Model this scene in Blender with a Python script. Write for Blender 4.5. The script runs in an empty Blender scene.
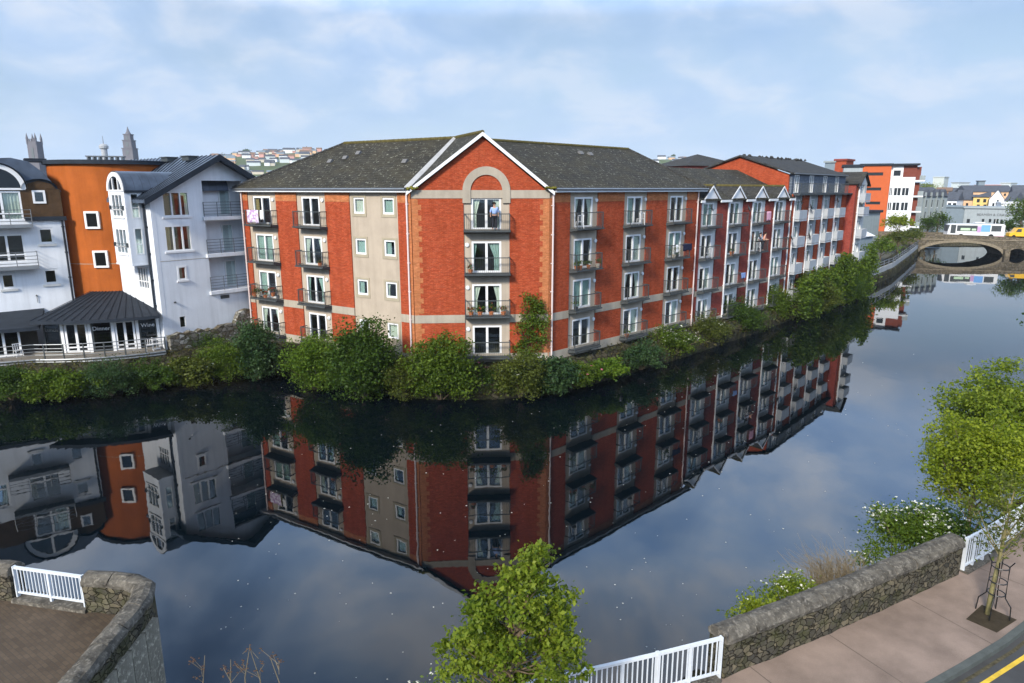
import bpy, bmesh, math, random
import numpy as np
from mathutils import Vector, Matrix

# ------------------------------------------------------------------ camera, sky, sun, exposure
SC = bpy.context.scene
COL = SC.collection
F, H, TH = 683.0, 13.5, math.radians(12.6)
cam = bpy.data.objects.new("camera", bpy.data.cameras.new("camera"))
COL.objects.link(cam)
cam.data.sensor_width = 36.0
cam.data.lens = F / 1024 * 36.0
cam.data.clip_start = 0.1
cam.data.clip_end = 9000
cam.location = (0, 0, H)
cam.rotation_euler = (math.radians(90) - TH, 0, 0)
SC.camera = cam

SUN_DIR = Vector((-0.42, -0.76, 0.56)).normalized()      # towards the sun
world = bpy.data.worlds.new("World")
SC.world = world
world.use_nodes = True


def build_world():
    nt = world.node_tree
    N = nt.nodes
    N.clear()
    L = nt.links.new
    out = N.new("ShaderNodeOutputWorld")
    bg = N.new("ShaderNodeBackground")
    bg.inputs["Strength"].default_value = 0.083
    sky = N.new("ShaderNodeTexSky")
    sky.sky_type = 'NISHITA'
    sky.sun_disc = False
    sky.sun_elevation = math.asin(SUN_DIR.z)
    sky.sun_rotation = math.atan2(SUN_DIR.x, SUN_DIR.y)
    sky.air_density = 1.0
    sky.dust_density = 0.6
    sky.ozone_density = 1.6
    tc = N.new("ShaderNodeTexCoord")
    sep = N.new("ShaderNodeSeparateXYZ")
    L(tc.outputs["Generated"], sep.inputs[0])
    zz = N.new("ShaderNodeMath"); zz.operation = 'MAXIMUM'; zz.inputs[1].default_value = 0.0
    L(sep.outputs[2], zz.inputs[0])
    za = N.new("ShaderNodeMath"); za.operation = 'ADD'; za.inputs[1].default_value = 0.36
    L(zz.outputs[0], za.inputs[0])
    dx = N.new("ShaderNodeMath"); dx.operation = 'DIVIDE'
    dy = N.new("ShaderNodeMath"); dy.operation = 'DIVIDE'
    L(sep.outputs[0], dx.inputs[0]); L(za.outputs[0], dx.inputs[1])
    L(sep.outputs[1], dy.inputs[0]); L(za.outputs[0], dy.inputs[1])
    cmb = N.new("ShaderNodeCombineXYZ")
    L(dx.outputs[0], cmb.inputs[0]); L(dy.outputs[0], cmb.inputs[1])

    def noise(scale, detail, rough, off, distort=0.0):
        mp = N.new("ShaderNodeMapping")
        mp.inputs["Location"].default_value = off
        L(cmb.outputs[0], mp.inputs[0])
        n = N.new("ShaderNodeTexNoise")
        n.inputs["Scale"].default_value = scale
        n.inputs["Detail"].default_value = detail
        n.inputs["Roughness"].default_value = rough
        n.inputs["Distortion"].default_value = distort
        L(mp.outputs[0], n.inputs["Vector"])
        return n

    def ramp(src, stops):
        r = N.new("ShaderNodeValToRGB")
        el = r.color_ramp.elements
        while len(el) < len(stops):
            el.new(0.5)
        for e, (p, c) in zip(el, stops):
            e.position = p
            e.color = c if len(c) == 4 else (*c, 1)
        L(src, r.inputs[0])
        return r
    n1 = noise(1.7, 6, 0.48, (3.1, 0.4, 0), 0.25)
    n2 = noise(4.2, 7, 0.52, (7.7, 2.2, 0), 0.3)
    add = N.new("ShaderNodeMath"); add.operation = 'MULTIPLY_ADD'
    L(n2.outputs[0], add.inputs[0]); add.inputs[1].default_value = 0.45
    L(n1.outputs[0], add.inputs[2])
    mask = ramp(add.outputs[0], [(0.50, (0.12,) * 3), (0.66, (0.66,) * 3), (0.82, (1,) * 3)])
    # cloud tone: bright veil with blue-grey bellies
    ccol = ramp(n2.outputs[0], [(0.32, (2.9, 4.7, 8.0)), (0.48, (4.6, 6.1, 8.5)), (0.62, (7.6, 8.0, 8.9))])
    cg = N.new("ShaderNodeMix"); cg.data_type = 'RGBA'
    # brighter, whiter air towards the horizon
    hz = ramp(zz.outputs[0], [(0.0, (1, 1, 1)), (0.10, (0.55,) * 3), (0.40, (0, 0, 0))])
    L(hz.outputs[0], cg.inputs[0])
    mx = N.new("ShaderNodeMix"); mx.data_type = 'RGBA'
    L(mask.outputs[0], mx.inputs[0])
    L(sky.outputs[0], mx.inputs[6])
    L(ccol.outputs[0], mx.inputs[7])
    L(mx.outputs[2], cg.inputs[6])
    cg.inputs[7].default_value = (5.6, 7.3, 9.5, 1)
    # added bright band above the view lifts the water's reflections; zenith dimmed
    up = ramp(zz.outputs[0], [(0.0, (0.95,) * 3), (0.22, (0.95, 0.96, 0.98)), (0.29, (1.7, 1.85, 2.05)), (0.36, (2.3, 2.5, 2.75)), (0.48, (3.1, 3.25, 3.4)), (0.62, (2.5, 2.5, 2.5)), (0.76, (0.25, 0.25, 0.25))])
    mu = N.new("ShaderNodeMix"); mu.data_type = 'RGBA'; mu.blend_type = 'MULTIPLY'; mu.inputs[0].default_value = 1.0
    L(cg.outputs[2], mu.inputs[6]); L(up.outputs[0], mu.inputs[7])
    L(mu.outputs[2], bg.inputs[0])
    L(bg.outputs[0], out.inputs[0])


build_world()
sun = bpy.data.lights.new("sun", 'SUN')
sun.energy = 4.6
sun.angle = math.radians(10.0)
sun.color = (1.0, 0.92, 0.80)
sun_o = bpy.data.objects.new("sun", sun)
COL.objects.link(sun_o)
sun_o.rotation_euler = SUN_DIR.to_track_quat('Z', 'Y').to_euler()
sun_o.location = SUN_DIR * 200
SC.view_settings.view_transform = 'Standard'
SC.view_settings.look = 'None'
SC.view_settings.exposure = 0.38
SC.view_settings.gamma = 1.0
SC.view_settings.use_curve_mapping = False
SC.cycles.max_bounces = 7
SC.cycles.transparent_max_bounces = 16
SC.cycles.caustics_reflective = False
SC.cycles.caustics_refractive = False
SC.cycles.use_denoising = True

RNG = np.random.default_rng(11)
random.seed(5)


def ray(px, py):
    u = (px - 512) / F
    v = (py - 341.5) / F
    c, s = math.cos(TH), math.sin(TH)
    return np.array([u, c - v * s, -s - v * c])


def ath(px, py, z):                      # the point at height z seen at a pixel of the photo
    r = ray(px, py)
    t = (z - H) / r[2]
    return Vector((r[0] * t, r[1] * t, z))


def aty(px, py, Y):                      # the point at distance Y seen at a pixel of the photo
    r = ray(px, py)
    t = Y / r[1]
    return Vector((r[0] * t, Y, r[2] * t + H))


# ------------------------------------------------------------------ materials
def new_mat(name):
    m = bpy.data.materials.new(name)
    m.use_nodes = True
    nt = m.node_tree
    return m, nt, nt.nodes, nt.links.new, nt.nodes["Principled BSDF"]


def rgba(c):
    return (*c, 1) if len(c) == 3 else c


def add_ramp(N, L, src, stops):
    r = N.new("ShaderNodeValToRGB")
    el = r.color_ramp.elements
    while len(el) < len(stops):
        el.new(0.5)
    for e, (p, c) in zip(el, stops):
        e.position = p
        e.color = rgba(c)
    L(src, r.inputs[0])
    return r


def add_noise(N, L, vec, scale, detail=5, rough=0.55, stretch=None, dist=0.0):
    if stretch:
        mp = N.new("ShaderNodeMapping")
        mp.inputs["Scale"].default_value = stretch
        L(vec, mp.inputs[0])
        vec = mp.outputs[0]
    n = N.new("ShaderNodeTexNoise")
    n.inputs["Scale"].default_value = scale
    n.inputs["Detail"].default_value = detail
    n.inputs["Roughness"].default_value = rough
    n.inputs["Distortion"].default_value = dist
    L(vec, n.inputs["Vector"])
    return n


def mix(N, L, fac, a, b, blend='MIX'):
    m = N.new("ShaderNodeMix")
    m.data_type = 'RGBA'
    m.blend_type = blend
    for s, i in ((fac, 0), (a, 6), (b, 7)):
        if hasattr(s, "links"):
            L(s, m.inputs[i])
        else:
            m.inputs[i].default_value = s if i == 0 else rgba(s)
    return m.outputs[2]


def bump(N, L, P, h, strength=0.4, dist=0.02):
    b = N.new("ShaderNodeBump")
    b.inputs["Strength"].default_value = strength
    b.inputs["Distance"].default_value = dist
    L(h, b.inputs["Height"])
    L(b.outputs[0], P.inputs["Normal"])


def m_plain(name, col, rough=0.6, var=0.18, scale=1.3, metal=0.0, fine=14.0, streak=0.0, bmp=0.0):
    m, nt, N, L, P = new_mat(name)
    tc = N.new("ShaderNodeTexCoord").outputs["Object"]
    n = add_noise(N, L, tc, scale, 6, 0.6)
    n2 = add_noise(N, L, tc, fine, 3, 0.6)
    lo = tuple(max(0, c * (1 - var)) for c in col)
    hi = tuple(min(1, c * (1 + var * 0.6)) for c in col)
    r = add_ramp(N, L, n.outputs[0], [(0.3, lo), (0.7, hi)])
    c = mix(N, L, 0.25, r.outputs[0], add_ramp(N, L, n2.outputs[0], [(0.3, lo), (0.7, hi)]).outputs[0])
    if streak:
        s = add_noise(N, L, tc, 1.0, 5, 0.65, (2.2, 2.2, 0.12))
        k = add_ramp(N, L, s.outputs[0], [(0.45, (0, 0, 0)), (0.75, (1, 1, 1))])
        mm = N.new("ShaderNodeMath"); mm.operation = 'MULTIPLY'; mm.inputs[1].default_value = streak
        L(k.outputs[0], mm.inputs[0])
        c = mix(N, L, mm.outputs[0], c, tuple(x * 0.45 for x in col))
    if bmp:
        n3 = add_noise(N, L, tc, fine * 0.5, 6, 0.7)
        k2 = add_ramp(N, L, n3.outputs[0], [(0.52, (0, 0, 0)), (0.66, (0.55,) * 3)])
        c = mix(N, L, k2.outputs[0], c, tuple(min(1, x * 2.6) for x in col))
        bump(N, L, P, n3.outputs[0], bmp, 0.06)
    L(c, P.inputs["Base Color"])
    P.inputs["Roughness"].default_value = rough
    P.inputs["Metallic"].default_value = metal
    P.inputs["Specular IOR Level"].default_value = 0.12 if rough >= 0.7 else 0.4
    return m


def m_brick(name, c1, c2, mortar, dirt=0.35, bw=0.235, bh=0.078):
    m, nt, N, L, P = new_mat(name)
    tc = N.new("ShaderNodeTexCoord").outputs["Object"]
    sp = N.new("ShaderNodeSeparateXYZ"); L(tc, sp.inputs[0])
    ad = N.new("ShaderNodeMath"); ad.operation = 'ADD'
    L(sp.outputs[0], ad.inputs[0]); L(sp.outputs[1], ad.inputs[1])
    cb = N.new("ShaderNodeCombineXYZ"); L(ad.outputs[0], cb.inputs[0]); L(sp.outputs[2], cb.inputs[1])
    b = N.new("ShaderNodeTexBrick")
    b.inputs["Scale"].default_value = 1.0
    b.inputs["Brick Width"].default_value = bw
    b.inputs["Row Height"].default_value = bh
    b.inputs["Mortar Size"].default_value = 0.008
    b.inputs["Color1"].default_value = rgba(c1)
    b.inputs["Color2"].default_value = rgba(c2)
    b.inputs["Mortar"].default_value = rgba(mortar)
    L(cb.outputs[0], b.inputs["Vector"])
    n = add_noise(N, L, tc, 0.9, 7, 0.62)
    n3 = add_noise(N, L, tc, 5.0, 4, 0.6, (0.35, 0.35, 2.6))
    dk = tuple(x * 0.55 for x in c1)
    f = add_ramp(N, L, n.outputs[0], [(0.42, (0, 0, 0)), (0.75, (dirt,) * 3)])
    c = mix(N, L, f.outputs[0], b.outputs[0], dk)
    g = add_ramp(N, L, n3.outputs[0], [(0.40, (0, 0, 0)), (0.70, (0.55,) * 3)])
    c = mix(N, L, g.outputs[0], c, tuple(min(1, x * 1.35) for x in c2))
    L(c, P.inputs["Base Color"])
    P.inputs["Roughness"].default_value = 0.85
    P.inputs["Specular IOR Level"].default_value = 0.08
    n5 = add_noise(N, L, tc, 2.6, 5, 0.7, (0.8, 0.8, 3.4))
    h5 = add_ramp(N, L, n5.outputs[0], [(0.44, (0, 0, 0)), (0.66, (0.75,) * 3)])
    c = mix(N, L, h5.outputs[0], c, tuple(x * 0.5 for x in c1))
    n6 = add_noise(N, L, tc, 11.0, 3, 0.6, (0.6, 0.6, 2.0))
    h6 = add_ramp(N, L, n6.outputs[0], [(0.55, (0, 0, 0)), (0.70, (0.6,) * 3)])
    c = mix(N, L, h6.outputs[0], c, tuple(min(1, x * 1.5 + .03) for x in c1))
    st = add_noise(N, L, tc, 1.0, 6, 0.65, (1.6, 1.6, 0.16))
    sr = add_ramp(N, L, st.outputs[0], [(0.46, (0, 0, 0)), (0.74, (0.5,) * 3)])
    L(mix(N, L, sr.outputs[0], c, tuple(x * 0.42 for x in c1)), P.inputs["Base Color"])
    bump(N, L, P, b.outputs[1], -0.4, 0.012)
    return m


def m_slate(name, col, speck=0.5, moss=0.3):
    m, nt, N, L, P = new_mat(name)
    tc = N.new("ShaderNodeTexCoord").outputs["Object"]
    sp = N.new("ShaderNodeSeparateXYZ"); L(tc, sp.inputs[0])
    cb = N.new("ShaderNodeCombineXYZ")
    mz = N.new("ShaderNodeMath"); mz.operation = 'MULTIPLY'; mz.inputs[1].default_value = 1.9
    L(sp.outputs[2], mz.inputs[0])
    ad = N.new("ShaderNodeMath"); ad.operation = 'ADD'
    L(sp.outputs[0], ad.inputs[0]); L(sp.outputs[1], ad.inputs[1])
    L(ad.outputs[0], cb.inputs[0]); L(mz.outputs[0], cb.inputs[1])
    b = N.new("ShaderNodeTexBrick")
    b.inputs["Scale"].default_value = 1.0
    b.inputs["Brick Width"].default_value = 0.42
    b.inputs["Row Height"].default_value = 0.30
    b.inputs["Mortar Size"].default_value = 0.022
    b.inputs["Color1"].default_value = rgba(col)
    b.inputs["Color2"].default_value = rgba(tuple(x * 1.45 for x in col))
    b.inputs["Mortar"].default_value = rgba(tuple(x * 0.35 for x in col))
    L(cb.outputs[0], b.inputs["Vector"])
    n = add_noise(N, L, tc, 4.2, 8, 0.8)
    f = add_ramp(N, L, n.outputs[0], [(0.575, (0, 0, 0)), (0.625, (speck,) * 3)])
    c = mix(N, L, f.outputs[0], b.outputs[0], (0.34, 0.34, 0.29))
    n2 = add_noise(N, L, tc, 0.55, 6, 0.65)
    g = add_ramp(N, L, n2.outputs[0], [(0.42, (0, 0, 0)), (0.70, (moss,) * 3)])
    c = mix(N, L, g.outputs[0], c, (0.060, 0.052, 0.030))
    L(c, P.inputs["Base Color"])
    P.inputs["Roughness"].default_value = 0.85
    P.inputs["Specular IOR Level"].default_value = 0.12
    bump(N, L, P, b.outputs[1], -0.6, 0.03)
    return m


def m_rubble(name, cols, scale=2.2, joint=(0.05, 0.045, 0.035), moss=0.4, flat=1.5):
    m, nt, N, L, P = new_mat(name)
    tc = N.new("ShaderNodeTexCoord").outputs["Object"]
    mp = N.new("ShaderNodeMapping"); mp.inputs["Scale"].default_value = (1, 1, flat); L(tc, mp.inputs[0])
    w = add_noise(N, L, mp.outputs[0], 3.0, 3, 0.5)
    va = N.new("ShaderNodeVectorMath"); va.operation = 'MULTIPLY_ADD'
    L(w.outputs[1], va.inputs[0]); va.inputs[1].default_value = (0.28,) * 3; L(mp.outputs[0], va.inputs[2])
    v = N.new("ShaderNodeTexVoronoi"); v.inputs["Scale"].default_value = scale
    L(va.outputs[0], v.inputs["Vector"])
    v2 = N.new("ShaderNodeTexVoronoi"); v2.feature = 'DISTANCE_TO_EDGE'; v2.inputs["Scale"].default_value = scale
    L(va.outputs[0], v2.inputs["Vector"])
    sep = N.new("ShaderNodeSeparateColor"); L(v.outputs["Color"], sep.inputs[0])
    r = add_ramp(N, L, sep.outputs[0], [(i / max(1, len(cols) - 1), c) for i, c in enumerate(cols)])
    n = add_noise(N, L, tc, 9, 6, 0.7)
    c = mix(N, L, 0.5, r.outputs[0], add_ramp(N, L, n.outputs[0], [(0.3, (0.25,) * 3), (0.7, (0.9,) * 3)]).outputs[0], 'MULTIPLY')
    e = add_ramp(N, L, v2.outputs[0], [(0.0, (0, 0, 0)), (0.07, (1, 1, 1))])
    c = mix(N, L, e.outputs[0], joint, c)
    n2 = add_noise(N, L, tc, 1.6, 6, 0.7)
    g = add_ramp(N, L, n2.outputs[0], [(0.48, (0, 0, 0)), (0.68, (moss,) * 3)])
    c = mix(N, L, g.outputs[0], c, (0.055, 0.06, 0.02))
    L(c, P.inputs["Base Color"])
    P.inputs["Roughness"].default_value = 0.92
    P.inputs["Specular IOR Level"].default_value = 0.12
    bump(N, L, P, e.outputs[0], 1.0, 0.06)
    return m


def m_leaf(name, cols, trans=0.45, rough=0.5):
    m, nt, N, L, P = new_mat(name)
    g = N.new("ShaderNodeNewGeometry")
    r = add_ramp(N, L, g.outputs["Random Per Island"], [(i / (len(cols) - 1), c) for i, c in enumerate(cols)])
    tc = N.new("ShaderNodeTexCoord").outputs["Object"]
    n = add_noise(N, L, tc, 0.8, 3, 0.5)
    c = mix(N, L, 0.45, r.outputs[0], add_ramp(N, L, n.outputs[0], [(0.3, cols[0]), (0.7, cols[-1])]).outputs[0])
    L(c, P.inputs["Base Color"])
    P.inputs["Roughness"].default_value = rough
    P.inputs["Specular IOR Level"].default_value = 0.18
    tr = N.new("ShaderNodeBsdfTranslucent")
    L(mix(N, L, 1.0, c, (1.0, 1.0, 0.55), 'MULTIPLY'), tr.inputs[0])
    ms = N.new("ShaderNodeMixShader"); ms.inputs[0].default_value = trans
    L(P.outputs[0], ms.inputs[1]); L(tr.outputs[0], ms.inputs[2])
    L(ms.outputs[0], N["Material Output"].inputs[0])
    return m


def m_glass(name, tint=(0.90, 0.95, 0.94), refl=0.07):
    m, nt, N, L, P = new_mat(name)
    N.remove(P)
    t = N.new("ShaderNodeBsdfTransparent"); t.inputs[0].default_value = rgba(tint)
    g = N.new("ShaderNodeBsdfGlossy"); g.inputs["Roughness"].default_value = 0.03
    g.inputs["Color"].default_value = (0.9, 0.95, 1, 1)
    lw = N.new("ShaderNodeLayerWeight"); lw.inputs[0].default_value = 0.5
    pw = N.new("ShaderNodeMath"); pw.operation = 'POWER'; pw.inputs[1].default_value = 4.0
    L(lw.outputs["Facing"], pw.inputs[0])
    fr = N.new("ShaderNodeMath"); fr.operation = 'MULTIPLY_ADD'; fr.inputs[1].default_value = 0.85; fr.inputs[2].default_value = refl
    L(pw.outputs[0], fr.inputs[0])
    tc = N.new("ShaderNodeTexCoord").outputs["Object"]
    n = add_noise(N, L, tc, 0.9, 2, 0.5)
    b = N.new("ShaderNodeBump"); b.inputs["Strength"].default_value = 0.12; b.inputs["Distance"].default_value = 0.02
    L(n.outputs[0], b.inputs["Height"]); L(b.outputs[0], g.inputs["Normal"])
    ms = N.new("ShaderNodeMixShader")
    L(fr.outputs[0], ms.inputs[0]); L(t.outputs[0], ms.inputs[1]); L(g.outputs[0], ms.inputs[2])
    L(ms.outputs[0], N["Material Output"].inputs[0])
    return m


def m_water():
    m, nt, N, L, P = new_mat("river_water")
    tc = N.new("ShaderNodeTexCoord").outputs["Object"]
    P.inputs["Base Color"].default_value = (0.0008, 0.0030, 0.0050, 1)
    P.inputs["Roughness"].default_value = 0.012
    P.inputs["IOR"].default_value = 1.48
    n = add_noise(N, L, tc, 0.9, 3, 0.5, (1.0, 0.6, 1.0))
    n2 = add_noise(N, L, tc, 0.12, 3, 0.5)
    ad = N.new("ShaderNodeMath"); ad.operation = 'MULTIPLY_ADD'
    L(n2.outputs[0], ad.inputs[0]); ad.inputs[1].default_value = 2.2; L(n.outputs[0], ad.inputs[2])
    bump(N, L, P, ad.outputs[0], 0.05, 0.05)
    return m


def m_seam(name, col, step=0.5, rough=0.45, axis=0):
    """standing-seam sheet metal: seams run down the slope"""
    m, nt, N, L, P = new_mat(name)
    tc = N.new("ShaderNodeTexCoord").outputs["Object"]
    n = add_noise(N, L, tc, 1.4, 6, 0.6)
    r = add_ramp(N, L, n.outputs[0], [(0.3, tuple(x * 0.7 for x in col)), (0.7, tuple(x * 1.3 for x in col))])
    sp = N.new("ShaderNodeSeparateXYZ"); L(tc, sp.inputs[0])
    d = N.new("ShaderNodeMath"); d.operation = 'DIVIDE'; d.inputs[1].default_value = step
    L(sp.outputs[axis], d.inputs[0])
    fr = N.new("ShaderNodeMath"); fr.operation = 'FRACT'; L(d.outputs[0], fr.inputs[0])
    e = add_ramp(N, L, fr.outputs[0], [(0.0, (1, 1, 1)), (0.10, (0, 0, 0))])
    c = mix(N, L, e.outputs[0], r.outputs[0], tuple(x * 0.45 for x in col))
    L(c, P.inputs["Base Color"])
    P.inputs["Roughness"].default_value = rough
    P.inputs["Metallic"].default_value = 0.0; P.inputs["Specular IOR Level"].default_value = 0.35
    return m


def m_paving(name, c1, c2, mortar, bw=0.2, bh=0.1, rot=0.6, rough=0.85):
    m, nt, N, L, P = new_mat(name)
    tc = N.new("ShaderNodeTexCoord").outputs["Object"]
    mp = N.new("ShaderNodeMapping"); mp.inputs["Rotation"].default_value = (0, 0, rot); L(tc, mp.inputs[0])
    b = N.new("ShaderNodeTexBrick")
    b.inputs["Scale"].default_value = 1.0
    b.inputs["Brick Width"].default_value = bw
    b.inputs["Row Height"].default_value = bh
    b.inputs["Mortar Size"].default_value = 0.006
    b.inputs["Color1"].default_value = rgba(c1)
    b.inputs["Color2"].default_value = rgba(c2)
    b.inputs["Mortar"].default_value = rgba(mortar)
    L(mp.outputs[0], b.inputs["Vector"])
    n = add_noise(N, L, tc, 0.7, 7, 0.65)
    c = mix(N, L, 0.65, b.outputs[0], add_ramp(N, L, n.outputs[0], [(0.3, (0.45,) * 3), (0.7, (1, 1, 1))]).outputs[0], 'MULTIPLY')
    n2 = add_noise(N, L, tc, 45, 3, 0.7)
    f = add_ramp(N, L, n2.outputs[0], [(0.66, (0, 0, 0)), (0.72, (0.5,) * 3)])
    c = mix(N, L, f.outputs[0], c, (0.4, 0.38, 0.33))
    L(c, P.inputs["Base Color"])
    P.inputs["Roughness"].default_value = rough
    P.inputs["Specular IOR Level"].default_value = 0.15
    bump(N, L, P, b.outputs[1], -0.3, 0.01)
    return m


M = {}
M['brick'] = m_brick("red_brick", (0.40, 0.068, 0.022), (0.25, 0.036, 0.013), (0.27, 0.13, 0.08), 0.6)
M['brick_dull'] = m_brick("dull_red_brick", (0.30, 0.050, 0.034), (0.19, 0.030, 0.024), (0.22, 0.14, 0.11), 0.7)
M['brick_orange'] = m_brick("orange_brick", (0.46, 0.17, 0.065), (0.38, 0.12, 0.045), (0.30, 0.17, 0.1), 0.3)
M['render'] = m_plain("beige_render", (0.40, 0.34, 0.27), 0.9, 0.16, 0.8, streak=0.35)
M['concrete'] = m_plain("grey_concrete_band", (0.36, 0.32, 0.26), 0.9, 0.2, 1.0, streak=0.35)
M['white_wall'] = m_plain("white_painted_render", (0.68, 0.71, 0.75), 0.85, 0.12, 0.5, streak=0.3)
M['offwhite'] = m_plain("off_white_render", (0.55, 0.56, 0.55), 0.85, 0.15, 0.6, streak=0.4)
M['upvc'] = m_plain("white_window_plastic", (0.70, 0.71, 0.72), 0.35, 0.05)
M['fascia'] = m_plain("white_fascia_paint", (0.66, 0.68, 0.70), 0.5, 0.12)
M['slate'] = m_slate("grey_roof_slate", (0.030, 0.029, 0.024), 0.9, 0.5)
M['slate2'] = m_slate("dark_roof_slate", (0.034, 0.035, 0.036), 0.3, 0.3)
M['ridge'] = m_plain("mossy_ridge_tile", (0.10, 0.085, 0.03), 0.9, 0.5, 3)
M['lead'] = m_plain("lead_flashing", (0.36, 0.37, 0.38), 0.5, 0.25, 2)
M['metal'] = m_plain("dark_grey_balcony_metal", (0.065, 0.075, 0.078), 0.45, 0.25, 3, 0.3)
M['slab'] = m_plain("slate_grey_balcony_slab", (0.060, 0.068, 0.072), 0.7, 0.3, 2)
M['galv'] = m_plain("grey_galvanised_rail", (0.17, 0.185, 0.20), 0.4, 0.2, 3, 0.5)
M['pipe'] = m_plain("pale_pink_downpipe", (0.62, 0.52, 0.50), 0.5, 0.12)
M['glass'] = m_glass("window_glass")
M['glass_dark'] = m_glass("dark_window_glass", (0.34, 0.37, 0.38), 0.05)
M['curtain'] = m_plain("cream_curtain", (0.62, 0.62, 0.54), 0.9, 0.15)
M['curtain_teal'] = m_plain("pale_green_curtain", (0.36, 0.46, 0.42), 0.9, 0.15)
M['curtain_gold'] = m_plain("ochre_curtain", (0.34, 0.24, 0.10), 0.9, 0.2)
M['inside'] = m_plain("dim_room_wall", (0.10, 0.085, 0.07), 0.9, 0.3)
M['water'] = m_water()
M['stone'] = m_rubble("rubble_stone", [(0.07, 0.065, 0.055), (0.14, 0.125, 0.09), (0.065, 0.06, 0.048), (0.20, 0.17, 0.115), (0.05, 0.048, 0.04)], 5.5, (0.028, 0.025, 0.018), 0.75, 1.35)
M['stone_far'] = m_rubble("bridge_stone", [(0.11, 0.095, 0.072), (0.22, 0.185, 0.135), (0.15, 0.13, 0.10)], 1.6, (0.09, 0.07, 0.05), 0.35)
M['quay'] = m_rubble("quay_stone", [(0.09, 0.085, 0.06), (0.18, 0.16, 0.11), (0.13, 0.12, 0.085)], 1.8, (0.03, 0.03, 0.02), 0.7)
M['coping'] = m_plain("weathered_coping_stone", (0.115, 0.105, 0.088), 0.9, 0.75, 3.2, fine=16, bmp=0.7)
M['conc_panel'] = m_plain("stained_concrete_panel", (0.27, 0.25, 0.20), 0.9, 0.5, 1.5, streak=0.8, bmp=0.15)
M['paver'] = m_paving("brown_block_paving", (0.115, 0.086, 0.060), (0.085, 0.064, 0.046), (0.07, 0.06, 0.05))
M['pave'] = m_plain("pinkish_concrete_pavement", (0.245, 0.188, 0.155), 0.9, 0.42, 0.9, fine=40)
M['asphalt'] = m_plain("asphalt", (0.066, 0.068, 0.070), 0.85, 0.25, 1.2, fine=90)
M['kerb'] = m_plain("granite_kerb", (0.085, 0.095, 0.090), 0.85, 0.25, 3, fine=50)
M['yellow_line'] = m_plain("yellow_road_paint", (0.62, 0.42, 0.05), 0.7, 0.3, 4)
M['soil'] = m_plain("dark_soil", (0.045, 0.035, 0.022), 0.95, 0.5, 3)
M['bark'] = m_plain("grey_brown_bark", (0.14, 0.105, 0.07), 0.9, 0.4, 8)
M['bark_green'] = m_plain("greenish_young_bark", (0.17, 0.15, 0.07), 0.9, 0.35, 8)
M['white_paint'] = m_plain("white_railing_paint", (0.58, 0.62, 0.66), 0.4, 0.1, 4)
M['black_metal'] = m_plain("black_painted_iron", (0.015, 0.016, 0.017), 0.4, 0.2, 4, 0.4)
M['orange'] = m_plain("burnt_orange_render", (0.37, 0.098, 0.020), 0.85, 0.28, 0.6, streak=0.4)
M['seam'] = m_seam("dark_zinc_roof", (0.060, 0.080, 0.115), 0.55, 0.4, 0)
M['seam_y'] = m_seam("dark_zinc_roof_cross", (0.060, 0.080, 0.115), 0.55, 0.4, 1)
M['zinc'] = m_plain("dark_zinc_sheet", (0.024, 0.031, 0.042), 0.75, 0.3, 1.5, 0.0)
M['timber'] = m_plain("brown_timber_cladding", (0.075, 0.045, 0.024), 0.75, 0.4, 2, streak=0.5)
M['mansard'] = m_slate("blue_grey_slate_cladding", (0.095, 0.115, 0.145), 0.1, 0.1)
M['leaf_mid'] = m_leaf("mid_green_leaves", [(0.042, 0.085, 0.010), (0.085, 0.150, 0.014), (0.150, 0.215, 0.024)])
M['leaf_dark'] = m_leaf("dark_green_leaves", [(0.024, 0.056, 0.010), (0.048, 0.098, 0.014), (0.085, 0.145, 0.020)])
M['leaf_lime'] = m_leaf("yellow_green_leaves", [(0.085, 0.140, 0.008), (0.190, 0.255, 0.012), (0.330, 0.380, 0.036)], 0.5)
M['leaf_olive'] = m_leaf("olive_leaves", [(0.052, 0.075, 0.014), (0.090, 0.118, 0.020), (0.140, 0.165, 0.030)])
M['leaf_bright'] = m_leaf("bright_green_leaves", [(0.050, 0.100, 0.008), (0.130, 0.205, 0.014), (0.290, 0.345, 0.040)], 0.5)
M['leaf_red'] = m_leaf("reddish_leaves", [(0.10, 0.035, 0.02), (0.16, 0.07, 0.03), (0.09, 0.09, 0.02)])
M['straw'] = m_leaf("dry_straw", [(0.15, 0.115, 0.065), (0.24, 0.19, 0.12), (0.33, 0.28, 0.19)], 0.3)
M['leaf_blue'] = m_leaf("bluish_green_leaves", [(0.020, 0.055, 0.020), (0.045, 0.095, 0.035), (0.080, 0.140, 0.050)])
M['leaf_fresh'] = m_leaf("fresh_green_leaves", [(0.050, 0.110, 0.010), (0.095, 0.180, 0.014), (0.170, 0.255, 0.030)])
M['leaf_brown'] = m_leaf("browning_leaves", [(0.060, 0.055, 0.014), (0.090, 0.085, 0.020), (0.130, 0.120, 0.030)])
M['flower'] = m_leaf("white_blossom", [(0.65, 0.66, 0.58), (0.75, 0.76, 0.72)], 0.3)
M['flower_pink'] = m_leaf("pink_blossom", [(0.60, 0.10, 0.22), (0.70, 0.25, 0.36)], 0.3)


def flat(name, col, rough=0.6, **k):
    if name not in M:
        M[name] = m_plain(name, col, rough, **k)
    return M[name]


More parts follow.
